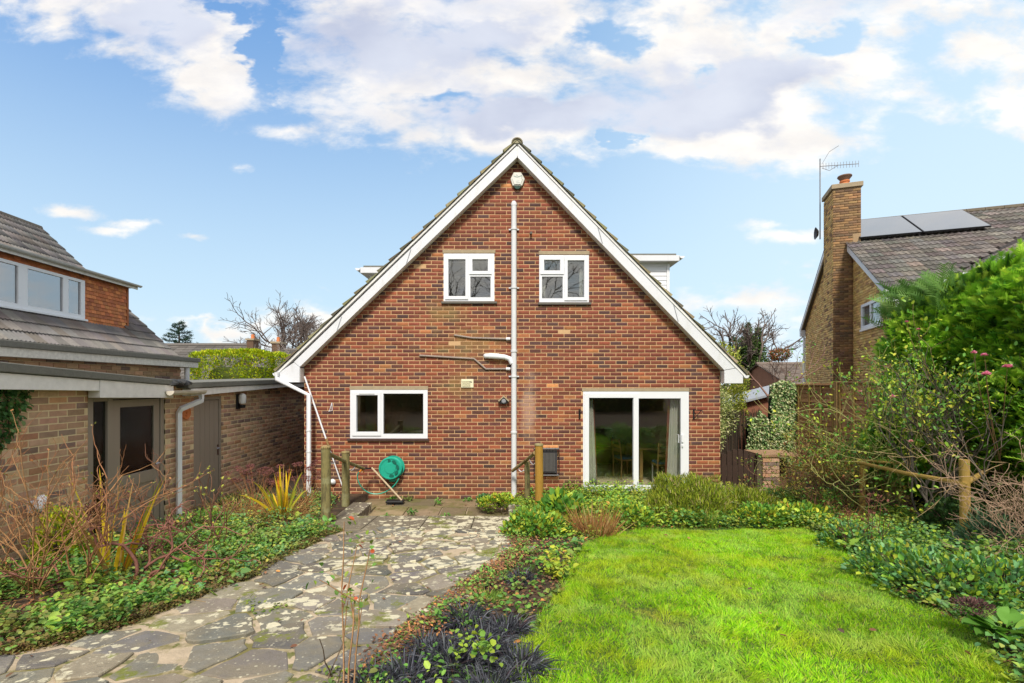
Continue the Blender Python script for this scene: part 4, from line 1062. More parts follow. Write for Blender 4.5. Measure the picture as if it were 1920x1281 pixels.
# glazed door and sidelight
dz0 = .12; fr = MB()
ya, yb = OP[0][:2]; s0, s1 = oy(176), oy(203); g0, g1 = oy(213), oy(302); mid = oy(209)
xf0, xf1 = XO-.07, XO-.005
fr.box(xf0, xf1, ya, s0, dz0, 2.10); fr.box(xf0, xf1, s1, g0, dz0, 2.10); fr.box(xf0, xf1, g1, yb, dz0, 2.10); fr.box(xf0, xf1, s0, s1, 2.02, 2.10); fr.box(xf0, xf1, g0, g1, 2.04, 2.10); fr.box(xf0, xf1, s0, s1, dz0, dz0+.12)
frame = fr.build('door_frame', M_taupe, ob, .006, world=True)
MB().box(XO-.045, XO-.038, s0, s1, dz0+.12, 2.02).build('pane', glass_mat('dusty_glass', .035, (.6, .62, .6), .22), frame, world=True)
M_dusty = bpy.data.materials['dusty_glass']
dm = MB(); w0, w1, wz0, wz1 = oy(228), oy(291), 1.02, 1.93
a_, b__ = g0+.01, g1-.01
for bx_ in ((a_, w0, dz0+.02, 2.03), (w1, b__, dz0+.02, 2.03), (w0, w1, wz1, 2.03), (w0, w1, .86, wz0), (w0, w1, dz0+.02, .30)): dm.box(XO-.06, XO-.018, bx_[0], bx_[1], bx_[2], bx_[3])
door = dm.build('door', M_taupe, ob, .005, world=True)
MB().box(XO-.044, XO-.036, w0, w1, wz0, wz1).build('pane', M_dusty, door, world=True)
MB().box(XO-.05, XO-.034, w0, w1, .30, .86).build('lower_panel', M_taupe, door, world=True)
hn = MB(); hn.box(XO-.018, XO-.010, g1-.075, g1-.035, .98, 1.15); hn.tube([(XO-.01, g1-.055, 1.10), (XO+.035, g1-.055, 1.10), (XO+.035, g1-.16, 1.095)], .009, 7); hn.build('handle', mat('chrome', (.6, .6, .62), .25, 3, .05, 0, metal=1), door, world=True)
# plank store door
y0_, y1_ = OP[1][:2]
fr2 = MB(); fr2.box(XO-.07, XO+.006, y0_, y0_+.05, .1, 2.03); fr2.box(XO-.07, XO+.006, y1_-.05, y1_, .1, 2.03); fr2.box(XO-.07, XO+.006, y0_+.05, y1_-.05, 1.97, 2.03); fr2.build('door_frame', M_taupe, ob, .004, world=True)
d2 = taupe_box(XO-.05, XO-.012, y0_+.053, y1_-.053, .12, 1.965, 'door', ob)
for k in range(5):
    yy = y0_+.06+(y1_-y0_-.12)*k/5; MB().box(XO-.0115, XO-.004, yy, yy+(y1_-y0_-.12)/5-.006, .13, 1.955).build('plank', M_taupe, d2, .002, world=True)
hn = MB(); hn.box(XO-.003, XO+.006, y1_-.11, y1_-.075, 1.0, 1.18); hn.tube([(XO+.0, y1_-.09, 1.12), (XO+.04, y1_-.09, 1.12), (XO+.04, y1_-.18, 1.115)], .009, 7); hn.build('handle', bpy.data.materials['chrome'], d2, world=True)
# terracotta plaque and lamp
pq = thing('terracotta_plaque', 'round terracotta sun plaque on the outbuilding wall beside the downpipe', 'plaque', (XO+.03, oy(346), oz(346, 774)))
Mx = Matrix.Translation((XO+.014, oy(346), oz(346, 774)))@Matrix.Rotation(R(90), 4, 'Y')
MB().lathe([(0, 0), (.105, 0), (.11, .015), (.095, .028), (.085, .018), (0, .02)], Mx, 24).build('disc', M_terra, pq, world=True)
f = MB(); c = Vector((XO+.036, oy(346), oz(346, 774)))
f.lathe([(.018, 0), (.014, .01), (0, .018)], Matrix.Translation(c)@Matrix.Rotation(R(90), 4, 'Y'), 10)
for dy_, dz_ in ((-.035, .025), (.035, .025)): f.lathe([(.012, 0), (0, .006)], Matrix.Translation(c+Vector((0, dy_, dz_)))@Matrix.Rotation(R(90), 4, 'Y'), 8)
f.tube([c+Vector((.002, -.035, -.035)), c+Vector((.004, 0, -.05)), c+Vector((.002, .035, -.035))], .006, 6); f.build('face', M_terra, pq, world=True)
la = thing('wall_lantern', 'black wall lantern with a white ribbed globe near the top of the outbuilding wall', 'wall lantern', (XO, oy(443), oz(443, 752)))
yl = oy(444); zl = oz(444, 752)
MB().box(XO+.014, XO+.045, yl-.06, yl+.06, zl-.15, zl+.13).build('back_plate', M_black, la, .012, world=True)
MB().lathe([(.05, -.08), (.062, -.05), (.065, .04), (.055, .09), (.02, .11), (0, .112)], Matrix.Translation((XO+.105, yl, zl+.03)), 14).build('globe', mat('opal_glass', (.70, .71, .72), .3, 4, .05, 0), la, world=True)
MB().lathe([(.0, 0), (.045, 0), (.055, .03), (.055, .06), (0, .06)], Matrix.Translation((XO+.105, yl, zl-.13)), 14).build('lamp_base', M_black, la, world=True)
# white half-hidden security lamp low on the wall
gl = thing('globe_light', 'white domed lamp half hidden in the twigs low on the outbuilding wall', 'wall lamp', (XO+.1, oy(52), 1.0))
c = at(53, 943, oy(50)+.02); c.x = XO+.13
MB().lathe([(.0, .085), (.025, .08), (.045, .055), (.05, .01), (.047, -.05), (.035, -.07), (0, -.07)], Matrix.Translation(c)@Matrix.Rotation(R(-22), 4, 'X'), 18).build('dome', M_upvc, gl, world=True)
MB().box(XO+.012, c.x-.02, c.y-.04, c.y+.06, c.z-.1, c.z+.02).build('bracket', M_dirtywhite, gl, .01, world=True)

# ------------------------------------------------------------------ neighbour on the left (chalet bungalow, same type)
TH = .0838
ln = thing('chalet_bungalow', 'chalet bungalow with dark roof tiles and tile-hung flat dormer behind the outbuilding', 'house', (-10.5, 15.2, 0), TH)
cT, sT = math.cos(TH), math.sin(TH)
def lw(c): return np.array([-10.5+c[0]*cT-c[1]*sT, 15.2+c[0]*sT+c[1]*cT, c[2]])
PIT = R(44.5); EZ = 3.12; U = (-math.cos(PIT), 0, math.sin(PIT))
lb = MB(); lb.box(-8.0, -.25, -16, -.02, -.3, 3.05); lb.add([(-8, 0, 3.05), (-.2, 0, 3.05), (-4.05, 0, EZ+4.0), (-8, -.02, 3.05), (-.2, -.02, 3.05), (-4.05, -.02, EZ+4.0)], [(0, 1, 2), (3, 4, 5), (0, 1, 4, 3), (1, 2, 5, 4), (2, 0, 3, 5)])
lb.build('wall', M_mortar2, ln)
tmL = tile_mesh(.296, .40, 3, .045, amp=.028)
def skipL(c, A, U_): return (-2.08 < c[0] < -.66 and c[1] < -.98)
tile_roof(ln, (.05, -10.4, EZ-.03), (0, 1, 0), U, 10.4, 5.72, tmL, .30, .337, PAL_TILE, single=300, skip=skipL, dist=lambda c: np.linalg.norm(c-np.array([-6, 9, 3])), seed=21, W2=lw, jit=.13)
rd = MB(); rd.prism([(.02, EZ-.09), (-4.05, EZ+3.92), (-8.1, EZ-.09), (-8.1, EZ-.16), (.02, EZ-.16)], 'y', -16, .02); rd.build('roof_deck', M_sill2, ln)
for k in range(24):
    y0_ = .06-.45*(k+1); o = MB().tube([(-4.03, y0_, EZ+3.93), (-4.03, y0_+.44, EZ+3.93)], .12, 8).build('ridge_tile', M_tile, ln); o.color = (.10, .09, .075, 1)
vg = MB(); vg.tube([(.08, .03, EZ-.07), (-4.03, .03, EZ+3.95)], .035, 6).build('verge', M_felt, ln)
# flat extension in front, with fascia
e = MB(); e.box(-.2, 3.31, -16, -5.6, -.3, 2.6); ext = e.build('extension_wall', M_mortar2, ln)
bs = wall_bricks(None, None, 0, 1.8, 2.58, lambda z: [(-12.5, -5.6)], PAL_STOCK2, 31)
place_bricks('extension_brickwork', bs, (3.314, 0, 0), (0, 1, 0), M_brick2, ext, world=False, single=300, dist=lambda c: abs(c[1]+7))
MB().box(-.2, 3.47, -16, -5.14, 2.705, 2.79).build('felt_roof', M_felt, ln, .01)
MB().box(-.1, 3.44, -16, -5.17, 2.585, 2.704).build('fascia', mat('peeling_white_board', (.66, .65, .60), .7, 20, .4, .4), ln, .004)
MB().tube([(3.36, -5.45, 2.58), (3.36, -5.45, .0)], .05, 10).build('downpipe', M_upvc, ln)
MB().box(.06, .16, -16, .05, EZ-.16, EZ-.04).build('gutter', M_felt, ln)
# dormer
dz0, dz1 = 3.84, 5.08
dw = MB(); dw.box(-2.4, -.80, -10, -.96, dz0-.3, dz1)
dorm = dw.build('dormer', M_sill2, ln)
wy0, wy1 = -7.0, -2.63
tr = np.random.default_rng(8); thm = tile_mesh(.158, .15, 0, .022, 'hanging_tile')
PAL_HANG = [(40, (.56, .20, .075)), (25, (.50, .165, .065)), (20, (.40, .14, .065)), (15, (.62, .25, .09))]
n_ = 0; fld = []
for i in range(13):
    z = dz0+.0+i*.097
    if z > dz1-.05: break
    for j in range(56):
        y = -1.03-j*.163-(.08 if i % 2 else 0)
        if y < -9.6: continue
        if y < wy1+.03 and y > wy0 and z < 4.90: continue
        t_ = pick(PAL_HANG, 1, .2, tr)[0]; tl = .06
        o = bpy.data.objects.new('hanging_tile', thm[0]); o.color = (*t_, 1); n_ += 1
        o.matrix_basis = Matrix(((0, -tl, 1, -.79), (1, 0, 0, y), (0, 1, tl, z), (0, 0, 0, 1))); link(o, dorm)
wn = MB(); lt = [(-7, -4.50), (-4.27, -3.31), (-3.15, -2.76)]
def cell(b, x0, x1, R_, holes):
    Y_ = sorted({R_[0], R_[1], *[v for h in holes for v in h[:2]]}); Z_ = sorted({R_[2], R_[3], *[v for h in holes for v in h[2:]]})
    for a, c in zip(Y_[:-1], Y_[1:]):
        for d, e_ in zip(Z_[:-1], Z_[1:]):
            if not any(h[0] < (a+c)/2 < h[1] and h[2] < (d+e_)/2 < h[3] for h in holes): b.box(x0, x1, a, c, d, e_)
lights = [(a, b_, 4.02, 4.86) for a, b_ in lt]; cell(wn, -.80, -.72, (wy0, wy1, 3.92, 4.93), lights)
wd = wn.build('window', M_upvc, dorm)
for a, b_, c, d in lights:
    MB().box(-.76, -.755, a, b_, c, d).build('pane', glass_mat('neighbour_glass_%d' % int(-a*10), .38, (.5, .55, .6)), wd)
MB().box(-.799, -.79, wy0, wy1, 3.93, 4.92).build('blind', mat('grey_interior', (.30, .31, .33), .9, 2, .15, 0), wd)
MB().box(-.785, -.78, -4.27, -3.95, 4.02, 4.62).build('curtain', M_curt, wd)
MB().box(-.80, -.66, wy0, wy1+.03, 3.87, 3.919).build('window_sill', M_upvc, dorm, .005)
MB().box(-2.6, -.66, -10, -.86, dz1+.0, dz1+.05).build('soffit', M_sill2, dorm)
MB().box(-2.6, -.62, -10, -.82, dz1+.052, dz1+.10).build('flat_roof', M_felt, dorm)
n = 7; MB().box(-.619, -.595, -10, -.80, dz1-.03, dz1+.10).build('fascia', M_dirtywhite, dorm)
MB().box(-.812, -.765, -1.0, -.93, dz0-.05, dz1).build('corner_tiles', mat('tile_corner', (.36, .12, .045), .85, 10, .3, .4), dorm)
pr = [(-.594+.06-.06*math.cos(math.pi*i/(n-1)), dz1+.09-.055*math.sin(math.pi*i/(n-1))) for i in range(n)]
MB().prism(pr, 'y', -10, -.78).build('gutter', mat('grey_white_gutter', (.52, .53, .52), .5, 12, .2, .1), dorm)
MB().box(-.81, -.74, -10, -.94, 3.77, 3.835).build('lead_flashing', mat('white_flashing', (.55, .55, .54), .6, 12, .2, .1), dorm)

# ------------------------------------------------------------------ neighbour on the right (yellow brick, chimney, solar panels)
TH2 = -.3544
rn = thing('yellow_brick_house', 'yellow brick house with tall chimney and brown tiled roof beyond the right fence', 'house', (9.57, 12.0, 0), TH2)
c2, s2 = math.cos(TH2), math.sin(TH2)
def rw(c): return np.array([9.57+c[0]*c2-c[1]*s2, 12+c[0]*s2+c[1]*c2, c[2]])
GW = 8.9; EZ2 = 4.77; RZ = 7.60; mid = GW/2; PIT2 = math.atan2(RZ-EZ2, mid)
def gal(z):
    a, b = 0.0, GW
    if z > EZ2-.1: k = (z-EZ2+.1)/(RZ-EZ2); a, b = mid*k, GW-mid*k
    iv = [(-b, -a)]
    if 3.80 < z < 4.50: iv = [s for (p, q_) in iv for s in ((p, -1.9), (-.44, q_))]
    return [s for s in iv if s[1]-s[0] > .05]
rb = MB(); rb.prism([(0, -.3), (GW, -.3), (GW, EZ2-.05), (mid, RZ-.1), (0, EZ2-.05)], 'x', .03, .3); rb.box(.3, 13, .004, .3, -.3, EZ2-.06); rb.box(.3, 13, GW-.3, GW-.004, -.3, EZ2-.06)
rwall = rb.build('wall', M_mortar3, rn)
lv = [.075*k for k in range(0, 105)]; gm = MB()
for z0, z1 in zip(lv[:-1], lv[1:]):
    for a, b in gal((z0+z1)/2): gm.box(.0-.004+.008, .029, -b, -a, z0, z1)
bs = wall_bricks(None, None, 0, 1.2, 7.6, gal, PAL_YEL, 41)
place_bricks('gable_brickwork', bs, (0.012, 0, 0), (0, -1, 0), M_brick2, rn, world=False, single=300, dist=lambda c: c[1]+abs(c[2]-4))
bs = wall_bricks(None, None, 0, 2.2, 4.7, lambda z: [(0, 3)], PAL_YEL, 42)
place_bricks('front_brickwork', bs, (0, -.008, 0), (1, 0, 0), M_brick2, rn, world=False, single=0)
wn = MB(); cell(wn, -.05, .02, (.44, 1.9, 3.80, 4.50), [(.52, 1.13, 3.88, 4.42), (1.21, 1.82, 3.88, 4.42)]); wd = wn.build('window', M_upvc, rn)
for a in (.52, 1.21): MB().box(-.02, -.015, a, a+.61, 3.88, 4.42).build('pane', M_glass_up, wd)
MB().box(.021, .028, .44, 1.9, 3.81, 4.49).build('blind', bpy.data.materials['grey_interior'], wd)
MB().box(-.07, .0, .40, 1.94, 3.74, 3.798).build('window_sill', M_dirtywhite, rn)
# barge boards
for (ya, za, yb_, zb) in ((-.25, EZ2-.22, mid, RZ-.06), (GW+.25, EZ2-.22, mid, RZ-.06)):
    MB().prism([(ya, za), (yb_, zb), (yb_, zb-.19), (ya, za-.15)], 'x', -.16, -.12).build('bargeboard', M_white, rn)
    MB().prism([(ya, za-.03), (yb_, zb-.05), (yb_, zb-.10), (ya, za-.08)], 'x', -.119, .002).build('soffit', M_dirtywhite, rn)
for yb_ in (-.25, GW+.05): MB().box(-.16, .12, yb_, yb_+.2, EZ2-.5, EZ2-.24).build('box_end', M_white, rn)
U2 = (0, math.cos(PIT2), math.sin(PIT2)); SL = mid/math.cos(PIT2)
WX0, WXR, WX1 = 1.15, 4.6, 8.05    # the projecting wing: left eave, ridge, right eave
def wingz(x): return EZ2+(x-WX0)*math.tan(PIT2)*.92 if x < WXR else EZ2+(WX1-x)*math.tan(PIT2)*.92
def skipR(c, A, U_):
    return WX0-.25 < c[0] < WX1 and c[2] < wingz(c[0])-.12
tmR = tile_mesh(.296, .38, 2, .03, amp=.03)
tile_roof(rn, (-.2, -.25, EZ2-.16), (1, 0, 0), U2, 12.6, SL+.28, tmR, .30, .31, PAL_TILER, single=300, skip=skipR, dist=lambda c: np.linalg.norm(c-np.array([11, 12.5, 6])), seed=51, W2=rw)
MB().prism([(-.2, EZ2-.24), (mid, RZ-.10), (GW+.25, EZ2-.24), (GW+.2, EZ2-.30), (mid, RZ-.17), (-.15, EZ2-.30)], 'x', -.13, 13).build('roof_deck', M_sill2, rn)
rfar = MB(); rfar.prism([(mid, RZ-.02), (GW+.28, EZ2-.2), (GW+.28, EZ2-.26), (mid, RZ-.09)], 'x', -.16, 13).build('rear_roof', mat('brown_roof', (.075, .06, .048), .9, 10, .3, .3), rn)
for k in range(28):
    x0_ = -.18+k*.45; o = MB().tube([(x0_, mid, RZ-.01), (x0_+.44, mid, RZ-.01)], .11, 8).build('ridge_tile', M_tile, rn); o.color = (.12, .10, .07, 1)
# gutter of the main eave
MB().tube([(-.1, -.33, EZ2-.2), (WX0-.2, -.33, EZ2-.2)], .055, 8).build('gutter', M_sill2, rn)
MB().tube([(.12, -.3, EZ2-.2), (.12, -.1, EZ2-.55), (.12, -.08, 1)], .04, 8).build('downpipe', M_pvcgrey, rn)
MB().tube([(-.1, GW+.3, EZ2-.3), (-.02, GW+.1, EZ2-.6), (-.06, GW+.0, 0)], .05, 8).build('downpipe', M_pvcgrey, rn)
MB().box(-.15, .15, mid-.75, mid-.05, RZ-.42, RZ-.1).build('lead_flashing', M_lead, rn)
# wing
wg = MB(); WE = -7.0
wg.box(WX0+.25, WX1-.25, WE, -.01, -.3, EZ2-.12); wg.build('wing_wall', mat('brown_render_brick', (.24, .15, .08), .9, 12, .3, .3), rn)
Uw = np.array([1, 0, math.tan(PIT2)*.92]); Uw = Uw/np.linalg.norm(Uw)
def skipW(c, A, U_):
    kz = EZ2-.16+(c[1]+.25)*math.tan(PIT2)
    return c[1] > 0 and c[2] < kz-.05
tile_roof(rn, (WX0-.18, 4.2, EZ2-.17), (0, -1, 0), tuple(Uw), 11, (WXR-WX0+.2)/Uw[0], tmR, .30, .31, PAL_TILER, single=120, skip=skipW, dist=lambda c: np.linalg.norm(c-np.array([9.5, 10, 5])), seed=52, W2=rw)
zr = EZ2-.2+(WXR-WX0+.15)*math.tan(PIT2)*.92
MB().prism([(WX0-.1, EZ2-.22), (WXR, zr-.02), (WX1+.1, EZ2-.22), (WX1+.1, EZ2-.28), (WX0-.1, EZ2-.28)], 'y', WE, .3).build('wing_roof_deck', M_sill2, rn)
n = 7; pr = [(WX0-.30+.065-.065*math.cos(math.pi*i/(n-1)), EZ2-.15-.065*math.sin(math.pi*i/(n-1))) for i in range(n)]
MB().prism(pr, 'y', WE, -.3).build('gutter', M_upvc, rn)
for k in range(10): MB().box(WX0-.31, WX0-.155, -.6-k*.7-.02, -.6-k*.7+.02, EZ2-.23, EZ2-.10).build('gutter_bracket', M_pvcgrey, rn)
MB().box(WX0-.165, WX0-.14, WE, -.3, EZ2-.40, EZ2-.19).build('fascia', M_dirtywhite, rn)
MB().box(WX0-.139, WX0+.25, WE, -.3, EZ2-.40, EZ2-.37).build('soffit', mat('tan_soffit', (.45, .32, .20), .8, 5, .1, .05), rn)
# chimney
CY0, CYW, CPR = 2.75, 1.05, .52
chz = 8.22
ch = MB().box(-CPR+.012, .20, CY0+.012, CY0+CYW-.012, -.2, chz).build('chimney', mat('dark_mortar', (.36, .25, .14), .9, 25, .2, .4), rn)
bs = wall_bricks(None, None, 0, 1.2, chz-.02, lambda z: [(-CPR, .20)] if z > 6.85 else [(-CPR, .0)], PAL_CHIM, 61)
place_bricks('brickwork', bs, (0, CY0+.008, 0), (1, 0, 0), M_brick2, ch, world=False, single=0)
bs = wall_bricks(None, None, 0, 1.2, chz-.02, lambda z: [(-CY0-CYW, -CY0)], PAL_YEL[:3]+[(14, (.22, .13, .06))], 62)
place_bricks('brickwork', bs, (-CPR+.008, 0, 0), (0, -1, 0), M_brick2, ch, world=False, single=0)
MB().box(-CPR-.05, .25, CY0-.05, CY0+CYW+.05, chz, chz+.14).build('chimney_cap', M_conc, ch, .01)
cx_, cy_ = -.08, CY0+CYW/2
MB().lathe([(.13, 0), (.12, .2), (.14, .22), (.14, .26), (.11, .27)], Matrix.Translation((cx_, cy_, chz+.14)), 16).build('chimney_pot', M_terra, ch)
MB().lathe([(.10, .0), (.11, .05), (.20, .17), (.19, .20), (0, .23)], Matrix.Translation((cx_, cy_, chz+.36)), 16).build('cowl', mat('rusty_cowl', (.17, .10, .07), .7, 15, .3, .2), ch)
# aerial: on its own mast strapped to the chimney
ae = thing('tv_aerial', 'tall thin television aerial mast strapped to the yellow house chimney', 'aerial', tuple(rw((-CPR-.1, CY0+CYW+.02, 7.3))), TH2)
mz = 2.35
MB().tube([(0, 0, -.3), (0, 0, mz)], .018, 6).build('mast', M_lead, ae)
MB().tube([(-.02, 0, mz-.25), (.98, -.3, mz-.45)], .012, 5).build('boom', M_lead, ae)
for k in range(13):
    t = .1+.9*k/12; p = Vector((-.02, 0, mz-.25)).lerp(Vector((.98, -.3, mz-.45)), t); MB().tube([p+Vector((0, 0, -.10)), p+Vector((0, 0, .10))], .007, 4).build('element', M_lead, ae)
for a in (.32, -.3): MB().tube([(.05, 0, mz-.25+a*.2), (.25, -.05, mz-.15+a), (.50, -.1, mz-.02+a)], .009, 4).build('reflector', M_lead, ae)
MB().lathe([(.0, .0), (.10, .02), (.2, .09), (.19, .08), (.1, .01)], Matrix.Translation((-.05, -.02, -.1))@Matrix.Rotation(R(-90), 4, 'Y'), 16).build('dish', mat('dark_dish', (.07, .07, .08), .5, 5, .1, 0), ae)
# solar panels on the main slope: t across, s down from the ridge
Nn = Vector((0, -math.sin(PIT2), math.cos(PIT2))); Uv = Vector(U2)
M_pv = mat('solar_glass', (.10, .11, .13), .12, 2, .05, 0, spec=.8, coat=1.0)
for k, (xa, xb, lab) in enumerate(((.15, 1.68, 'solar panel nearer the chimney, left one of the pair'), (1.71, 3.24, 'solar panel farther from the chimney, right one of the pair'))):
    t = thing('solar_panel', lab, 'solar panel', tuple(rw((xa, mid-.2, RZ))), TH2, group='pair of solar panels on the brown roof')
    Mi = (Matrix.Translation(Vector(rw((xa, mid-.2, RZ))))@Matrix.Rotation(TH2, 4, 'Z')).inverted()@(Matrix.Translation((9.57, 12, 0))@Matrix.Rotation(TH2, 4, 'Z'))
    base = Vector((xa, mid, RZ-.02))-Uv*1.98+Nn*.13
    L_ = 1.78
    Mp = Mi@Matrix(((1, Uv.x, Nn.x, base.x), (0, Uv.y, Nn.y, base.y), (0, Uv.z, Nn.z, base.z), (0, 0, 0, 1)))
    MB().box(0, xb-xa, 0, L_, 0, .035, M=Mp).build('frame', M_black, t)
    MB().box(.02, xb-xa-.02, .02, L_-.02, .036, .042, M=Mp).build('glass', M_pv, t)
    MB().box(.1, xb-xa-.1, .15, .19, -.09, -.002, M=Mp).box(.1, xb-xa-.1, L_-.2, L_-.16, -.09, -.002, M=Mp).build('rail', M_lead, t)

# ------------------------------------------------------------------ fence, gate, pier, reed screen on the right
XF = 7.5
M_fence = mat('brown_fence', None, .9, 14, .4, .5, 50, stretch=(1, .4, 3))
fn = thing('garden_fence', 'brown waney-lap timber fence with square posts behind the rose bushes', 'fence', (XF, 9.5, 0))
r = np.random.default_rng(14); y = 12.75; k = 0
while y > 4.5:
    y2 = y-1.83; zt_ = 2.20+(.06 if k else 0)
    for i in range(20):
        z = .08+i*.107; n = 8; vs = []
        for j in range(n+1):
            yy = y+(y2-y)*j/n; wv = r.normal(0, .010)
            vs += [(XF-.028, yy, z+wv), (XF-.006, yy, z+.135), (XF-.018, yy, z+wv)]
        fs = []
        for j in range(n):
            a = 3*j; fs += [(a, a+1, a+4, a+3), (a, a+2, a+5, a+3), (a+1, a+2, a+5, a+4)]
        o = MB().add(vs, fs).build('slat', M_fence, fn, world=True); o.color = (*pick([(1, (.40, .21, .105)), (1, (.33, .17, .085)), (1, (.46, .25, .12))], 1, .15, r)[0], 1)
    for j in range(5):
        yy = y+(y2-y)*(.03+.94*j/4); o = MB().box(XF-.055, XF-.029, yy-.022, yy+.022, .06, zt_).build('batten', M_fence, fn, .003, world=True); o.color = (.34, .22, .07, 1)
    o = MB().box(XF-.06, XF+.02, y2+.0, y, zt_+.001, zt_+.03).build('capping_rail', M_fence, fn, .003, world=True); o.color = (.36, .20, .10, 1)
    o = MB().box(XF-.07, XF+.04, y2-.11, y2-.002, -.2, zt_+.10).build('post', M_fence, fn, .006, world=True); o.color = (.32, .20, .08, 1)
    y = y2-.115; k += 1
gt = thing('garden_gate', 'dark brown arched picket gate between the house and the brick pier', 'gate', (4.8, 9.85, 0))
M_gate = mat('dark_gate_stain', (.045, .025, .017), .7, 8, .3, .3)
YG = 9.85
for i in range(7):
    xa = XZ(1352+i*10.4, 0, YG)[0]; xb = XZ(1352+i*10.4+9.0, 0, YG)[0]; t = (i-2.6)/3.6
    zt_ = XZ(0, 842+max(0, t*t)*16, YG)[1]
    MB().prism([(xa, .06), (xb, .06), (xb, zt_-.02), ((xa+xb)/2, zt_), (xa, zt_-.005)], 'y', YG-.02, YG).build('picket', M_gate, gt, .003, world=True)
for z_ in (.25, .72): MB().box(XZ(1352, 0, YG)[0], XZ(1424, 0, YG)[0], YG+.001, YG+.04, z_, z_+.07).build('cross_rail', M_gate, gt, world=True)
MB().tube([(XZ(1424, 0, YG)[0]-.02, YG-.035, .6), (XZ(1424, 0, YG)[0]-.02, YG-.035, .7)], .008, 6).build('latch', M_black, gt, world=True)
pr_ = thing('brick_pier', 'short brick pier with a pale concrete cap beside the arched gate', 'pier', (5.4, 9.7, 0))
xa, xb = XZ(1430, 0, 9.6)[0], XZ(1461, 0, 9.6)[0]; ztp = XZ(0, 857, 9.6)[1]
MB().box(xa+.004, xb-.004, 9.606, 9.95, -.2, ztp).build('core', M_mortar2, pr_, world=True)
bs = wall_bricks(None, None, 0, 0.0, ztp-.05, lambda z: [(xa, xb)], PAL_STOCK, 71); place_bricks('brickwork', bs, (0, 9.6, 0), (1, 0, 0), M_brick2, pr_, single=60)
x2 = XZ(1482, 0, 9.9)[0]
MB().box(xb+.0, x2, 10.0, 10.3, -.2, ztp-.12).build('rear_wall', mat('pier_rear', (.16, .09, .05), .9, 10, .3, .3), pr_, world=True)
MB().box(xa-.03, x2+.03, 9.57, 10.3, ztp, ztp+.05).build('cap', mat('tan_cap', (.33, .20, .11), .9, 10, .2, .3), pr_, .006, world=True)
rs = thing('reed_screen', 'dark reed screen fence behind the arched gate', 'screen', (6.2, 12.9, 0))
r = np.random.default_rng(3); b = MB()
for k in range(110):
    x_ = 5.5+1.35*k/110; b.tube([(x_, 12.9+r.normal(0, .01), -.05), (x_+r.normal(0, .012), 12.9+r.normal(0, .01), 1.50+r.normal(0, .05))], .008, 4, tuple(pick([(1, (.045, .032, .02)), (1, (.03, .02, .012)), (.4, (.09, .06, .035))], 1, .2, r)[0]))
b.build('canes', M_tint, rs, world=True, kind='stuff')
for x_ in (5.6, 6.2, 6.8): MB().box(x_-.04, x_+.04, 12.93, 13.0, -.1, 1.45).build('post', M_gate, rs, world=True)
for z_ in (.4, 1.1): MB().box(5.5, 6.85, 12.915, 12.93, z_, z_+.05).build('cross_rail', M_gate, rs, world=True)
sh = thing('garden_shed', 'small shed with a grey sloping roof behind the ivy', 'shed', (8.4, 16, 0))
MB().prism([(7.3, 0), (9.6, 0), (9.6, 2.15), (7.3, 1.55)], 'y', 15.6, 17.4).build('wall', mat('shed_boards', (.24, .10, .06), .9, 10, .3, .3), sh, world=True)
MB().prism([(7.2, 1.53), (9.7, 2.16), (9.7, 2.22), (7.2, 1.60)], 'y', 15.4, 17.5).build('roof', mat('grey_roof_sheet', (.30, .33, .37), .7, 6, .15, .1), sh, world=True)

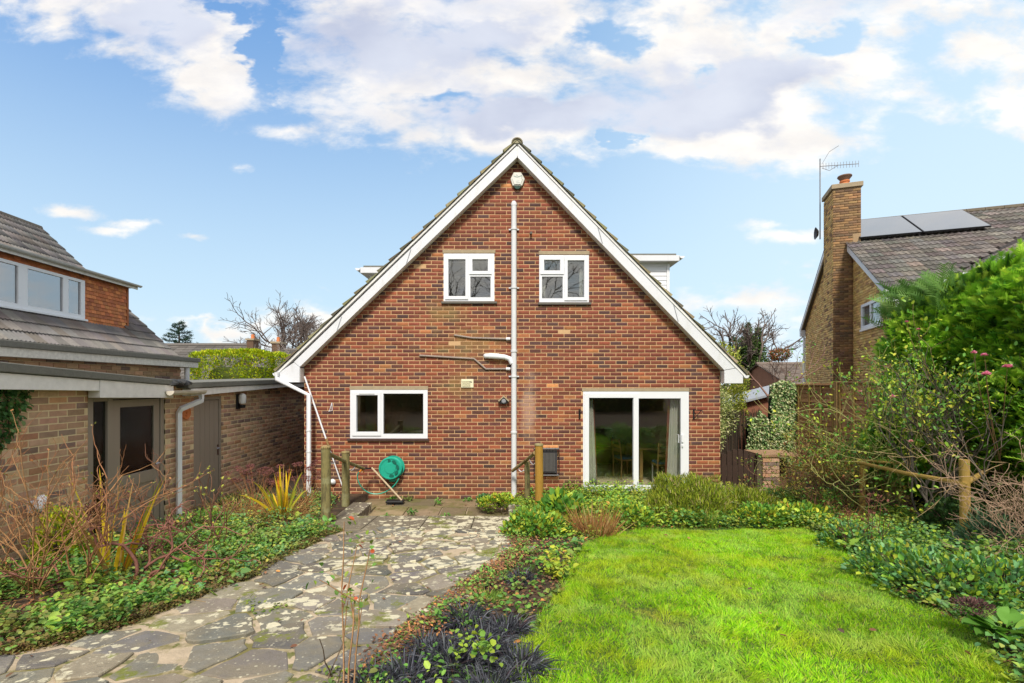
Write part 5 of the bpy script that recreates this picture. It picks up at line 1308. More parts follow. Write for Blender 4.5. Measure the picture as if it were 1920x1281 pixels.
# ------------------------------------------------------------------ far houses
def far_house(name, lab, x0, x1, y0, y1, ez, rz, chim=None, win=(), ccol=(.13, .08, .05), wallc=(.26, .13, .08), tint=(.11, .10, .09), gauge=.34):
    t = thing(name, lab, 'house', ((x0+x1)/2, (y0+y1)/2, 0))
    ym = (y0+y1)/2
    w_ = MB(); w_.prism([(y0+.3, -.5), (y1-.3, -.5), (y1-.3, ez), (ym, rz-.1), (y0+.3, ez)], 'x', x0+.2, x1-.2)
    w_.build('wall', mat('far_wall_'+name+lab[:6].replace(' ', ''), wallc, .9, 3, .25, .2), t, world=True)
    rf = MB(); rows = int(math.hypot(ym-y0, rz-ez)/gauge); rr_ = np.random.default_rng(len(lab))
    for i in range(rows):   # courses of tiles, each a step
        for sg in (1, -1):
            ya = y0+(ym-y0)*i/rows if sg > 0 else y1-(y1-ym)*i/rows; yb_ = y0+(ym-y0)*(i+1.2)/rows if sg > 0 else y1-(y1-ym)*(i+1.2)/rows
            za = ez+(rz-ez)*i/rows; zb = ez+(rz-ez)*(i+1.2)/rows; x = x0
            if sg < 0: rf.prism([(ya, za), (yb_, zb), (yb_, zb-.05), (ya, za-.03)], 'x', x0, x1, tint); continue
            while x < x1:
                xe = min(x+.6, x1); c = tuple(np.array(tint)*(1+rr_.uniform(-.25, .25)))
                rf.prism([(ya, za+.05), (yb_, zb), (yb_, zb-.05), (ya, za-.03)], 'x', x, xe-.02, c); x = xe
    rf.build('roof', M_tile, t, world=True)
    MB().tube([(x0, ym, rz+.02), (x1, ym, rz+.02)], .14, 8, tuple(np.array(tint)*1.25)).build('ridge', M_tile, t, world=True)
    MB().box(x0-.02, x1+.02, y0-.08, y0-.01, ez-.2, ez-.04).build('fascia', M_dirtywhite, t, world=True)
    for c in (chim or []):
        q_ = MB().box(c[0]-c[2], c[0]+c[2], ym-.35, ym+.35, ez, c[1]).build('chimney', mat('far_chimney', ccol, .9, 6, .35, .3), t, world=True)
        MB().box(c[0]-c[2]-.06, c[0]+c[2]+.06, ym-.41, ym+.41, c[1], c[1]+.12).build('chimney_cap', M_conc, q_, world=True)
        for dx_ in (-.22, .22) if c[2] > .35 else (0,): MB().lathe([(.12, 0), (.10, .3)], Matrix.Translation((c[0]+dx_, ym, c[1]+.12)), 8).build('chimney_pot', M_terra, q_, world=True)
    for (a, b_, c, d) in win:
        w2 = MB().box(a, b_, y0+.22, y0+.3, c, d).build('window', M_upvc, t, world=True)
        MB().box(a+.1, (a+b_)/2-.05, y0+.21, y0+.22, c+.1, d-.1).box((a+b_)/2+.05, b_-.1, y0+.21, y0+.22, c+.1, d-.1).build('pane', M_glass, w2, world=True)
    return t
# left, beyond the hedge: ridge at y~648 px; x 300..470
Yh = 32
far_house('far_house', 'distant grey-roofed house with a brown end chimney above the clipped yellow hedge', XZ(255, 0, Yh)[0], XZ(480, 0, Yh)[0], Yh-4, Yh+4, 2.5, XZ(0, 648, Yh)[1], [(XZ(474, 0, Yh)[0], XZ(0, 639, Yh)[1], .22)])
Yh = 30
far_house('far_house', 'distant grey-roofed house half hidden by the left verge of the brick house', XZ(512, 0, Yh)[0], XZ(600, 0, Yh)[0]+3, Yh-4, Yh+4, 2.6, XZ(0, 658, Yh)[1], [(XZ(522, 0, Yh)[0], XZ(0, 645, Yh)[1], .25)])
Yh = 36
far_house('far_house', 'distant low house with white window past the right corner of the brick house', XZ(1418, 0, Yh)[0], XZ(1560, 0, Yh)[0], Yh-4, Yh+4, XZ(0, 721, Yh-4)[1], XZ(0, 683, Yh)[1], None, [(XZ(1428, 0, Yh-4)[0], XZ(1452, 0, Yh-4)[0], XZ(0, 746, Yh-4)[1], XZ(0, 726, Yh-4)[1])], wallc=(.38, .20, .12), tint=(.15, .12, .10))

# ------------------------------------------------------------------ furniture just inside the patio door
tb = thing('dining_table', 'pine dining table standing inside behind the right patio door pane', 'table', (3.2, 10.7, .08))
MB().box(2.85, 3.85, 10.5, 11.4, .79, .83).build('tabletop', M_pine, tb, .005, world=True)
for x_ in (2.96, 3.76):
    for y_ in (10.58, 11.3): MB().box(x_-.035, x_+.035, y_-.035, y_+.035, .08, .789).build('leg', M_pine, tb, .004, world=True)
def chair(x_, y_, rz, lab):
    t = thing('dining_chair', lab, 'chair', (x_, y_, .08), rz, 'dining chairs round the pine table')
    MB().box(-.21, .21, -.2, .2, .42, .45).build('seat', M_pine, t, .005); MB().box(-.2, .2, -.19, .19, .451, .50).build('cushion', M_blue, t, .015)
    for sx in (-.18, .18):
        MB().tube([(sx, -.17, 0), (sx, -.17, .42)], .016, 8).build('leg', M_upvc if x_ > 3 else M_pine, t); MB().tube([(sx, .20, 0), (sx, .19, .42), (sx, .25, .92)], .017, 8).build('back_post', M_pine, t)
    for z_ in (.62, .72, .84): MB().box(-.165, .165, .215+(z_-.6)*.12, .235+(z_-.6)*.12, z_, z_+.06).build('back_slat', M_pine, t, .003)
chair(3.38, 10.35, math.pi, 'dining chair with a blue cushion facing the room at the near side of the table')
chair(2.72, 11.05, math.pi/2+.3, 'dining chair turned sideways at the left end of the pine table')
sf = thing('sofa', 'dark sofa in the shadows at the back of the room behind the left patio pane', 'sofa', (1.9, 13.2, .08))
MB().box(1.2, 3.0, 12.7, 13.6, .12, .48).build('seat', M_black, sf, .05, world=True); MB().box(1.2, 3.0, 13.4, 13.75, .481, .98).build('backrest', M_black, sf, .05, world=True)
for x_ in (1.08, 3.0): MB().box(x_, x_+.15, 12.7, 13.75, .12, .68).build('armrest', M_black, sf, .04, world=True)
def curtain(x0, x1, bot0, bot1, z0, z1, y, m, lab, nm='curtain'):
    b = MB(); n = 24; vs = []
    for zi in range(7):
        t = zi/6; z = z1+(z0-z1)*t
        for i in range(n):
            u = i/(n-1); xa = x0+(bot0-x0)*t; xb = x1+(bot1-x1)*t
            vs.append((xa+(xb-xa)*u, y+.022*math.sin(u*math.pi*7+t), z))
    fs = [(a*n+i, a*n+i+1, (a+1)*n+i+1, (a+1)*n+i) for a in range(6) for i in range(n-1)]
    b.add(vs, fs); b.smooth = [True]*len(b.smooth)
    o = b.build(nm, m, None); s = o.modifiers.new('t', 'SOLIDIFY'); s.thickness = .004
    o['label'] = lab; o['category'] = 'curtain'; return o
zc0, zc1 = .10, 2.2
curtain(wx(1102), wx(1113), wx(1102), wx(1122), zc0, zc1, YW+.17, M_curt, 'pale curtain inside the left edge of the patio door')
curtain(wx(1113), wx(1116), wx(1121), wx(1124), zc0, zc1, YW+.21, M_rust, 'narrow rust coloured curtain beside the pale one, left in the patio door')
curtain(wx(1264), wx(1279), wx(1255), wx(1279), zc0, zc1, YW+.17, M_curt, 'pale curtain inside the right edge of the patio door')
curtain(wx(1260), wx(1264), wx(1252), wx(1256), zc0, zc1, YW+.21, M_rust, 'narrow rust coloured curtain beside the pale one, right in the patio door')
curtain(wx(1014), wx(1024), wx(1014), wx(1023), wz(562), wz(486), YW+.13, M_curt, 'pale curtain inside the left side of the upper right window')
curtain(wx(1088), wx(1097), wx(1088), wx(1097), wz(562), wz(486), YW+.13, M_curt, 'pale curtain inside the right side of the upper right window')
# ------------------------------------------------------------------ vegetation
def G3(x, y, dz=0.0):
    return np.stack([x, y, g(x, y)+(vn(x, y, 2.2, 1)-.5)*.035+dz], -1)
def beds_mask(x, y):
    m = (x > -5.0) & (x < 7.4) & (y > 1.4) & (y < 9.33)
    m &= ~inpoly(x, y, LAWN) & ~inpoly(x, y, PATH)
    m &= ~((x > -3.0) & (x < .18) & (y > 7.4)); m &= ~((x > -2.64) & (x < .14) & (y > gnd(640, 996)[1]))
    return m
GREEN = [(30, (.075, .19, .03)), (25, (.11, .26, .04)), (18, (.045, .12, .025)), (12, (.17, .32, .05)), (6, (.30, .38, .05)), (4, (.20, .12, .04))]; GREEN = [(w_, tuple(min(.8, v*1.45) for v in c_)) for w_, c_ in GREEN]
BLUEG = [(35, (.09, .22, .08)), (25, (.14, .30, .12)), (20, (.05, .13, .05)), (10, (.22, .36, .12)), (6, (.42, .40, .06))]; BLUEG = [(w_, tuple(min(.8, v*1.35) for v in c_)) for w_, c_ in BLUEG]
YELG = [(35, (.34, .44, .04)), (25, (.20, .34, .04)), (16, (.48, .48, .05)), (14, (.10, .22, .03)), (6, (.50, .32, .05))]; YELG = [(w_, tuple(min(.8, v*1.25) for v in c_)) for w_, c_ in YELG]
LITTER = [(30, (.16, .07, .035)), (30, (.10, .05, .028)), (20, (.26, .13, .06)), (8, (.38, .17, .05)), (10, (.07, .04, .03))]; LITTER = [(w_, tuple(min(.8, v*1.5) for v in c_)) for w_, c_ in LITTER]
STRAW = [(30, (.42, .25, .08)), (30, (.30, .155, .05)), (20, (.50, .33, .12)), (20, (.20, .10, .04))]
def rosettes(cx, cy, k, spread, hmax, L, Wd, pal, rnd=True, flat=.25):
    n = len(cx); x = np.repeat(cx, k)+rng.normal(0, spread, n*k); y = np.repeat(cy, k)+rng.normal(0, spread, n*k)
    h = rng.random(n*k)**1.3*hmax*np.repeat((.5+rng.random(n))*(.25+1.5*vn(cx, cy, 2.3, 93)), k)
    P = G3(x, y); P[:, 2] += h
    a = rng.random(n*k)*6.283; D = unit(np.stack([np.cos(a), np.sin(a), rng.normal(flat, .35, n*k)], 1))
    pt_ = vn(cx, cy, 2.6, 91)[:, None]; br_ = np.clip((vn(cx, cy, 3.7, 92)-.66)*4, 0, 1)[:, None]
    base = pick(pal, n, .1)*(.62+.76*pt_); base = base*(1-br_*.55)+np.array([.30, .19, .07])*br_*.55; T = np.clip(np.repeat(base, k, 0)*.6+pick(pal, n*k, .2)*.4, 0, 1)
    Lr = L*(.55+.8*rng.random(n*k))
    return (roundleaves if rnd else leaves)(P, D, Lr, Wd/L*Lr, T)
def scatter(n, bbox, cond):
    x = rng.uniform(bbox[0], bbox[1], n); y = rng.uniform(bbox[2], bbox[3], n)
    m = beds_mask(x, y) & cond(x, y); return x[m], y[m]
xL = lambda py: 0
# left bed cover
x, y = scatter(8000, (-5.0, -2.0, 1.8, 6.6), lambda x, y: (x < -1.5) & (vn(x, y, 1.6, 5)+rng.random(len(x))*.5 > .66) & (vn(x, y, 4.5, 55)+.4*vn(x, y, 11, 56) > .55))
pl = [rosettes(x, y, 9, .045, .11, .040, .030, GREEN+[(14, (.30, .36, .06)), (10, (.26, .14, .06)), (12, (.05, .11, .03))])]
x2_, y2_ = scatter(4600, (-5.0, -2.4, 4.4, 9.2), lambda x, y: (x < -2.3) & (vn(x, y, 1.8, 6)+rng.random(len(x))*.5 > .60) & (vn(x, y, 4.5, 57)+.4*vn(x, y, 11, 58) > .62))
pl.append(rosettes(x2_, y2_, 9, .045, .11, .038, .027, YELG[1:]+BLUEG))
npmesh('ground_cover', pl, M_leaf, kind='stuff', label='low green leafy ground cover with fallen leaves in the left bed', cat='ground cover')
# right and back beds
x, y = scatter(7000, (.1, 6.2, 6.2, 9.3), lambda x, y: (x > .1) & (vn(x, y, 1.8, 7)+rng.random(len(x))*.5 > .50) & (vn(x, y, 4.5, 59)+.4*vn(x, y, 11, 60) > .50))
pl = [rosettes(x, y, 10, .05, .15, .045, .033, YELG+GREEN[:3])]
x, y = scatter(8000, (2.6, 6.6, 2.0, 7.4), lambda x, y: (x > 2.4) & (vn(x, y, 1.6, 8)+rng.random(len(x))*.5 > .38) & (vn(x, y, 4.2, 61)+.4*vn(x, y, 11, 62) > .48))
pl.append(rosettes(x, y, 9, .05, .14, .040, .034, BLUEG+GREEN[:3]+YELG[:2]))
npmesh('ground_cover', pl, M_leaf, kind='stuff', label='yellowish and blue-green leafy ground cover in the beds behind and right of the lawn', cat='ground cover')
x, y = scatter(900, (-.9, 1.1, 2.0, 7.2), lambda x, y: (x > -1.4) & (x < 1.2) & (vn(x, y, 2.0, 9)+rng.random(len(x))*.3 > .6))
npmesh('ground_cover', [rosettes(x, y, 6, .04, .07, .04, .03, GREEN)], M_leaf, kind='stuff', label='sparse small weeds in the strip between the stone path and the lawn', cat='weeds')
# mossy fringe of tiny leaves along the left path edge
le_ = [gnd(*p) for p in PATH_PX[:8]]; px_, py_ = [], []
for (a, b) in zip(le_[:-1], le_[1:]):
    n = int(900*math.dist(a, b)); t = rng.random(n); o_ = np.abs(rng.normal(0, .10, n))-.03; L_ = math.dist(a, b)
    nx_, ny_ = -(b[1]-a[1])/L_, (b[0]-a[0])/L_
    if nx_ > 0: nx_, ny_ = -nx_, -ny_
    px_.append(a[0]+(b[0]-a[0])*t+nx_*o_); py_.append(a[1]+(b[1]-a[1])*t+ny_*o_)
px_, py_ = np.concatenate(px_), np.concatenate(py_)
npmesh('edging_thyme', [rosettes(px_, py_, 4, .02, .05, .022, .015, [(30, (.17, .15, .04)), (25, (.20, .09, .05)), (25, (.13, .16, .035)), (15, (.24, .24, .05))], False)], M_leaf, kind='stuff', label='tiny-leaved mat plant spilling over the left edge of the stone path', cat='ground cover')
# leaf litter
x, y = scatter(42000, (-5.0, 7.3, 1.6, 9.3), lambda x, y: vn(x, y, 1.3, 12) > .18)
P = G3(x, y, .006+0); P[:, 2] += rng.random(len(x))*.02; a = rng.random(len(x))*6.283
D = unit(np.stack([np.cos(a), np.sin(a), rng.normal(0, .25, len(x))], 1)); Lr = .02+.035*rng.random(len(x))
npmesh('leaf_litter', [leaves(P, D, Lr, Lr*.6, pick(LITTER, len(x), .25))], M_dead, kind='stuff', label='brown leaf litter covering the soil of the beds', cat='leaf litter')
re_ = [gnd(*p) for p in PATH_PX[10:]]; qx, qy = [], []
for (a, b) in zip(re_[:-1], re_[1:]):
    L_ = math.dist(a, b); n = int(1500*L_); t = rng.random(n); o_ = rng.normal(0, .07, n); nx_, ny_ = -(b[1]-a[1])/L_, (b[0]-a[0])/L_
    qx.append(a[0]+(b[0]-a[0])*t+nx_*o_); qy.append(a[1]+(b[1]-a[1])*t+ny_*o_)
qx, qy = np.concatenate(qx), np.concatenate(qy); P = G3(qx, qy, .02); P[:, 2] += rng.random(len(qx))*.02; a = rng.random(len(qx))*6.283; Lr = .014+.025*rng.random(len(qx))
npmesh('edge_litter', [leaves(P, unit(np.stack([np.cos(a), np.sin(a), rng.normal(0, .3, len(a))], 1)), Lr, Lr*.6, pick(LITTER+[(14, (.12, .16, .03))], len(a), .25)), rosettes(qx[::14], qy[::14], 6, .03, .05, .03, .02, GREEN, False)], M_dead, kind='stuff', label='bark crumbs, leaf litter and tiny weeds along the right edge of the stone path', cat='leaf litter')
# stray leaves on path and lawn
n = 260; x = rng.uniform(-3.2, 3.4, n); y = rng.uniform(2.2, 9.2, n); a = rng.random(n)*6.283
inl = inpoly(x, y, LAWN)
keep = (inl & (rng.random(n) < .35)) | inpoly(x, y, PATH) | ((x > -2.6) & (x < .1) & (y > 7.6)); x, y, a, inl = x[keep], y[keep], a[keep], inl[keep]
P = G3(x, y); P[:, 2] += np.where(inl, .05, .036); P[y > 7.5, 2] = .012
D = unit(np.stack([np.cos(a), np.sin(a), rng.normal(0, .12, len(x))], 1)); Lr = .02+.035*rng.random(len(x))
npmesh('fallen_leaves', [roundleaves(P, D, Lr, Lr*.55, pick(LITTER, len(x), .25))], M_dead, kind='stuff', label='scattered brown fallen leaves on the stone path and lawn', cat='fallen leaves')
# weeds and moss in the joints
x = rng.uniform(-3.3, 0, 900); y = rng.uniform(2.4, 6.8, 900); m = inpoly(x, y, PATH) & (vn(x, y, 1.1, 15) > .70); x, y = x[m][:90], y[m][:90]
P_ = rosettes(x, y, 10, .03, .035, .03, .02, [(30, (.16, .25, .03)), (20, (.10, .18, .03)), (10, (.30, .34, .04))], False); P_[0][:, 2] += .02
xw = np.array([-1.62, -1.25, -.72, -1.9, -.3, -1.95, -.95, -2.2]); yw = np.array([8.1, 8.9, 9.15, 9.2, 8.3, 7.75, 7.62, 9.2])
q_ = rosettes(np.repeat(xw, 5), np.repeat(yw, 5), 12, .045, .07, .05, .03, GREEN[:4], False); q_[0][:, 2] += -.08
npmesh('joint_weeds', [P_, q_], M_leaf, kind='stuff', label='small weeds growing in the joints of the path and lower patio', cat='weeds')

# narrow-leaved tufts and russet seedlings that break up the cover
x, y = scatter(1500, (-5.0, 7.0, 2.0, 9.2), lambda x, y: (vn(x, y, 2.3, 66) > .62) & (np.abs(x+.2) > .6))
k = 14; n = len(x)*k; xr, yr = np.repeat(x, k)+rng.normal(0, .02, n), np.repeat(y, k)+rng.normal(0, .02, n); a = rng.random(n)*6.283
bt = np.repeat(pick([(4, (.18, .32, .05)), (2, (.40, .42, .08)), (2, (.45, .28, .09)), (2, (.30, .12, .06)), (1, (.12, .22, .09))], len(x)), k, 0)
npmesh('border_tufts', [arcs(G3(xr, yr), unit(np.stack([np.cos(a)*.7, np.sin(a)*.7, np.ones(n)], 1)), .07+.16*rng.random(n), .007, np.clip(bt*(.7+.6*rng.random((n, 1))), 0, 1), droop=.6, seg=3)], M_leaf, kind='stuff', label='small grassy and russet tufts dotted through the flower beds', cat='ground cover')
x, y = scatter(700, (-5.0, 7.0, 2.0, 9.2), lambda x, y: (vn(x, y, 2.0, 67) > .55) & (np.abs(x+.2) > .6))
npmesh('broad_weeds', [rosettes(x, y, 7, .05, .10, .085, .065, GREEN[:2]+YELG[:2]+BLUEG[:2])], M_leaf, kind='stuff', label='broader-leaved weeds and seedlings scattered through the flower beds', cat='weeds')
# dead straw lying over the left bed
x, y = scatter(9000, (-5.0, 7.0, 2.2, 8.8), lambda x, y: (vn(x, y, 1.1, 44) > .42) & (np.abs(x) > .9))
n = len(x); a = rng.random(n)*6.283
npmesh('dead_straw', [arcs(G3(x, y, .02), unit(np.stack([np.cos(a), np.sin(a), .2+.9*rng.random(n)**2], 1)), .10+.22*rng.random(n), .005, pick(STRAW, n, .2), droop=.6, seg=3)], M_dead, kind='stuff', label='thin dead straws and fallen twigs strewn over the flower beds', cat='dead straw')
# lawn grass
N = 330000; x = rng.uniform(-.6, 4.6, N); y = 2.05+(rng.random(N)**1.2)*4.6; m = inpoly(x+rng.normal(0, .02, N), y+rng.normal(0, .02, N), LAWN); x, y = x[m], y[m]
n = len(x); P = G3(x, y, .01); cl = vn(x, y, 9, 21); big = vn(x, y, 1.5, 22); mid_ = vn(x, y, 4.0, 23)
lean = np.stack([np.cos(cl*9+big*6), np.sin(cl*9+big*6), np.zeros(n)], 1)*(.25+.6*mid_)[:, None]
D = unit(np.array([0, 0, 1.])+lean+rng.normal(0, .38, (n, 3))*np.array([1, 1, .2]))
Lr = (.024+.034*rng.random(n))*(.6+1.1*mid_)
T = pick([(34, (.33, .66, .014)), (22, (.22, .53, .012)), (24, (.50, .78, .025)), (9, (.46, .54, .04)), (6, (.50, .48, .16)), (6, (.09, .22, .012))], n, .15)
pt = (vn(x, y, 1.2, 24)-.5)[:, None]; yel = np.clip((vn(x, y, 2.6, 25)*.6+vn(x, y, 8, 27)*.4-.48)*4.5, 0, 1)[:, None]; pal_ = np.clip((vn(x, y, 3.3, 26)*.6+vn(x, y, 9, 28)*.4-.52)*5, 0, 1)[:, None]
T = T*(1+pt*.5); T = T*(1-yel*.45)+np.array([.58, .62, .03])*yel*.45; T = T*(1-pal_*.28)+np.array([.52, .72, .22])*pal_*.28; thin = vn(x, y, 5.5, 29)+.35*vn(x, y, 14, 30) < .14+.22*rng.random(n); T = np.where(thin[:, None], T*.5+np.array([.20, .16, .05]), T); Lr = np.where(thin, Lr*.55, Lr)
npmesh('lawn_grass', [arcs(P, D, Lr, .0042, T, droop=.55*rng.random(n), seg=2)], M_grass, kind='stuff', label='bright green mown lawn grass right of the stone path', cat='grass')
# longer fringe along the lawn edge
ed = LAWN[:-2]; fx, fy = [], []
for a, b in zip(ed[:-1], ed[1:]):
    n = int(420*math.dist(a, b)); t = rng.random(n); fx.append(a[0]+(b[0]-a[0])*t+rng.normal(0, .035, n)); fy.append(a[1]+(b[1]-a[1])*t+rng.normal(0, .035, n))
x, y = np.concatenate(fx), np.concatenate(fy); n = len(x); P = G3(x, y)
npmesh('lawn_edge_grass', [arcs(P, unit(np.array([0, 0, 1.])+rng.normal(0, .45, (n, 3))*[1, 1, .1]), .05+.07*rng.random(n), .0045, pick([(3, (.14, .30, .02)), (2, (.22, .38, .03)), (1, (.38, .36, .12))], n, .2), droop=.7, seg=3)], M_grass, kind='stuff', label='longer uncut grass fringing the edge of the lawn', cat='grass')

def plant(name, label, cat, px, py, group=None):
    x, y = gnd(px, py); return thing(name, label, cat, (x, y, float(g(x, y))), group=group), np.array([x, y, float(g(x, y))])
def tuft(t, c, n, L, spread, Wd, pal, lean=.5, droop=.6, seg=4, nm='blades', m=None, rad=.05, jit=.2):
    a = rng.random(n)*6.283; rr = np.sqrt(rng.random(n))*rad
    P = c+np.stack([np.cos(a)*rr, np.sin(a)*rr, np.zeros(n)-.01], 1)
    D = unit(np.stack([np.cos(a)*lean*rng.random(n), np.sin(a)*lean*rng.random(n), np.ones(n)], 1)+rng.normal(0, .12, (n, 3)))
    return npmesh(nm, [arcs(P, D, L*(.5+.6*rng.random(n)), Wd, pick(pal, n, jit), droop=droop*(.5+rng.random(n)), seg=seg)], m or M_grass, t, world=True)

# black mondo grass clumps
MONDO = [(3, (.032, .034, .042)), (3, (.07, .075, .092)), (2.6, (.16, .17, .20)), (.8, (.07, .05, .058)), (.5, (.10, .16, .07))]
ml = [('rearmost black mondo grass clump, touching the green tuft', 872, 1168, 1.0), ('black mondo grass clump right behind the front ones near the lawn', 950, 1185, .9),
      ('black mondo grass clump nearest the lawn corner', 972, 1258, 1.0), ('wide black mondo grass clump in the middle of the front group', 848, 1250, 1.1),
      ('black mondo grass clump just right of the sapling stems', 762, 1275, .95), ('black mondo grass clump at the sapling base', 700, 1292, .8),
      ('black mondo grass clump at the bottom edge below the yellow-leaved geranium', 915, 1300, .95), ('small black mondo grass clump among weeds by the lawn bend', 975, 1090, .75),
      ('black mondo grass clump directly in front of the rearmost one', 905, 1212, 1.0), ('black mondo grass clump hugging the path edge left of the wide one', 800, 1222, .8)]
for lab, px, py, s in ml:
    t, c = plant('mondo_grass', lab, 'black grass', px, py, 'black mondo grass clumps edging the path')
    tuft(t, c, int(760*s), .31*s, 0, .009, MONDO, lean=1.6, droop=.85, rad=.11*s)
t, c = plant('heath_plant', 'dark wiry heath plant between the path and the lawn bend', 'heath', 1005, 1082)
tuft(t, c, 500, .16, 0, .006, [(3, (.06, .07, .04)), (2, (.10, .07, .06)), (2, (.09, .12, .04))], 1.5, .4, rad=.14)
t, c = plant('grass_tuft', 'bright green grass tuft behind the black mondo grass', 'grass tuft', 910, 1128)
tuft(t, c, 520, .20, 0, .007, [(3, (.16, .30, .03)), (2, (.28, .40, .06)), (1, (.42, .38, .14))], 1.5, .9, rad=.15)
t, c = plant('grass_tuft', 'spiky upright green grass tuft at the back edge of the lawn', 'grass tuft', 1325, 988)
tuft(t, c, 130, .40, 0, .011, [(3, (.14, .28, .04)), (2, (.22, .34, .05)), (1, (.40, .38, .10))], .8, .35, rad=.07)
t, c = plant('lady_mantle', 'yellow-green lobed plant at the bend of the lawn edge', 'plant', 1042, 1082)
xx = c[0]+rng.normal(0, .08, 26); yy = c[1]+rng.normal(0, .08, 26)
v_ = rosettes(xx, yy, 6, .05, .16, .055, .055, YELG); npmesh('leaves', [v_], M_leaf, t, world=True)
t, c = plant('geranium', 'small geranium with yellowing leaves among the front black grass', 'plant', 880, 1262)
c[2] += .10; xx = c[0]+rng.normal(0, .06, 12); yy = c[1]+rng.normal(0, .05, 12); v_ = rosettes(xx, yy, 7, .045, .10, .034, .034, YELG[:4]+GREEN[:1]); v_[0][:, 2] += .12; npmesh('leaves', [v_], M_leaf, t, world=True)
# brown dead grass clump
t, c = plant('brown_grass_clump', 'upright orange-brown dead stem clump at the back left of the lawn', 'dead stems', 1118, 1003)
tuft(t, c, 340, .52, 0, .009, [(3, (.30, .13, .04)), (3, (.40, .20, .07)), (1, (.50, .32, .14)), (1, (.18, .08, .03))], .9, .12, seg=3, rad=.24, nm='stems', m=M_dead)
t, c = plant('brown_grass_clump', 'russet dead stems at the back right corner of the lawn before the fence', 'dead stems', 1565, 982)
tuft(t, c, 420, .42, 0, .009, [(3, (.34, .13, .05)), (3, (.45, .22, .08)), (1, (.55, .36, .16)), (1, (.22, .08, .04))], 1.2, .3, seg=3, rad=.34, nm='stems', m=M_dead)
# heather mound
def mound(name, lab, cat, px, py, rx, ry, rz, n, L, Wd, pal, up=.9, m=None, group=None, dz=0, leaf_fn=None, base_pal=None):
    n = int(n)
    t, c = plant(name, lab, cat, px, py, group); c = c+np.array([0, 0, dz])
    s = sph(n); s[:, 2] = np.abs(s[:, 2]); rad = .72+.3*rng.random((n, 1)); bump = 1+.22*(vn(s[:, 0]*2+c[0], s[:, 1]*2+s[:, 2], 1.6, 31)-.5)[:, None]*2
    P = c+s*rad*bump*np.array([rx, ry, rz]); D = unit(s*(1-up)+np.array([0, 0, up])+rng.normal(0, .3, (n, 3)))
    T = pick(pal, n, .22)
    fn = leaf_fn or (lambda P, D, L, W_, T: arcs(P, D, L, W_, T, droop=.1, seg=2))
    npmesh('foliage', [fn(P, D, L*(.6+.7*rng.random(n)), Wd, T)], m or M_leaf, t, world=True)
    # dark stems inside
    out = []
    for k in range(26):
        a = rng.random()*6.283; e = c+np.array([math.cos(a)*rx*.8*rng.random(), math.sin(a)*ry*.8*rng.random(), rz*.8])
        out.append(nptube([c+np.array([0, 0, -.02])+(e-c)*[.3, .3, 0], (c+e)/2+rng.normal(0, .02, 3), e], [.008, .006, .003], (.07, .045, .03), 3))
    npmesh('stems', out, M_bark, t, world=True)
    return t, c
HEATH = [(32, (.26, .33, .025)), (24, (.17, .25, .022)), (22, (.38, .44, .04)), (10, (.08, .12, .016)), (9, (.44, .35, .17))]
mound('heather', 'broad olive-green heather mound in front of the patio door', 'heather', 1290, 972, .78, .45, .64, 11500, .085, .013, HEATH, .85)
mound('heather', 'smaller olive-green heather mound right of the large one near the gate', 'heather', 1385, 965, .55, .40, .42, 5500, .085, .013, HEATH, .85)
mound('heather', 'low dark green heath mat at the foot of the brick pier', 'heather', 1465, 948, .5, .35, .26, 3200, .06, .012, HEATH[1:4]+BLUEG[:2], .7)
lf = lambda P, D, L, W_, T: roundleaves(P, D, L, L*.7, T)
mound('leafy_plant', 'fresh green broad-leaved plants right of the orange-brown handrail post', 'plant', 1055, 985, .38, .3, .40, 420, .12, .06, GREEN[:2]+YELG[:1], .35, leaf_fn=lf)
mound('golden_creeper', 'low yellow-leaved plant against the wall at the foot of the soil pipe', 'plant', 938, 950, .36, .14, .20, 900, .05, .03, YELG, .35, leaf_fn=lf)
mound('blue_green_plant', 'small blue-green plant left of the yellow-leaved one by the wall', 'plant', 908, 944, .13, .1, .14, 260, .05, .03, BLUEG, .35, leaf_fn=lf)
for px, py, lab in ((1000, 1003, 'yellow-green leafy clump spilling at the front of the right handrail'), (1180, 985, 'pale yellow-green clump between the dead stems and the heather'), (1430, 985, 'yellow-speckled leafy clump at the back right corner of the lawn'), (1500, 985, 'yellow and green leafy clump before the twiggy brown shrub')):
    mound('border_plant', lab, 'plant', px, py, .40, .28, .30, 800, .065, .04, YELG+GREEN[:2], .35, leaf_fn=lf, group='yellow-green clumps along the back of the lawn')
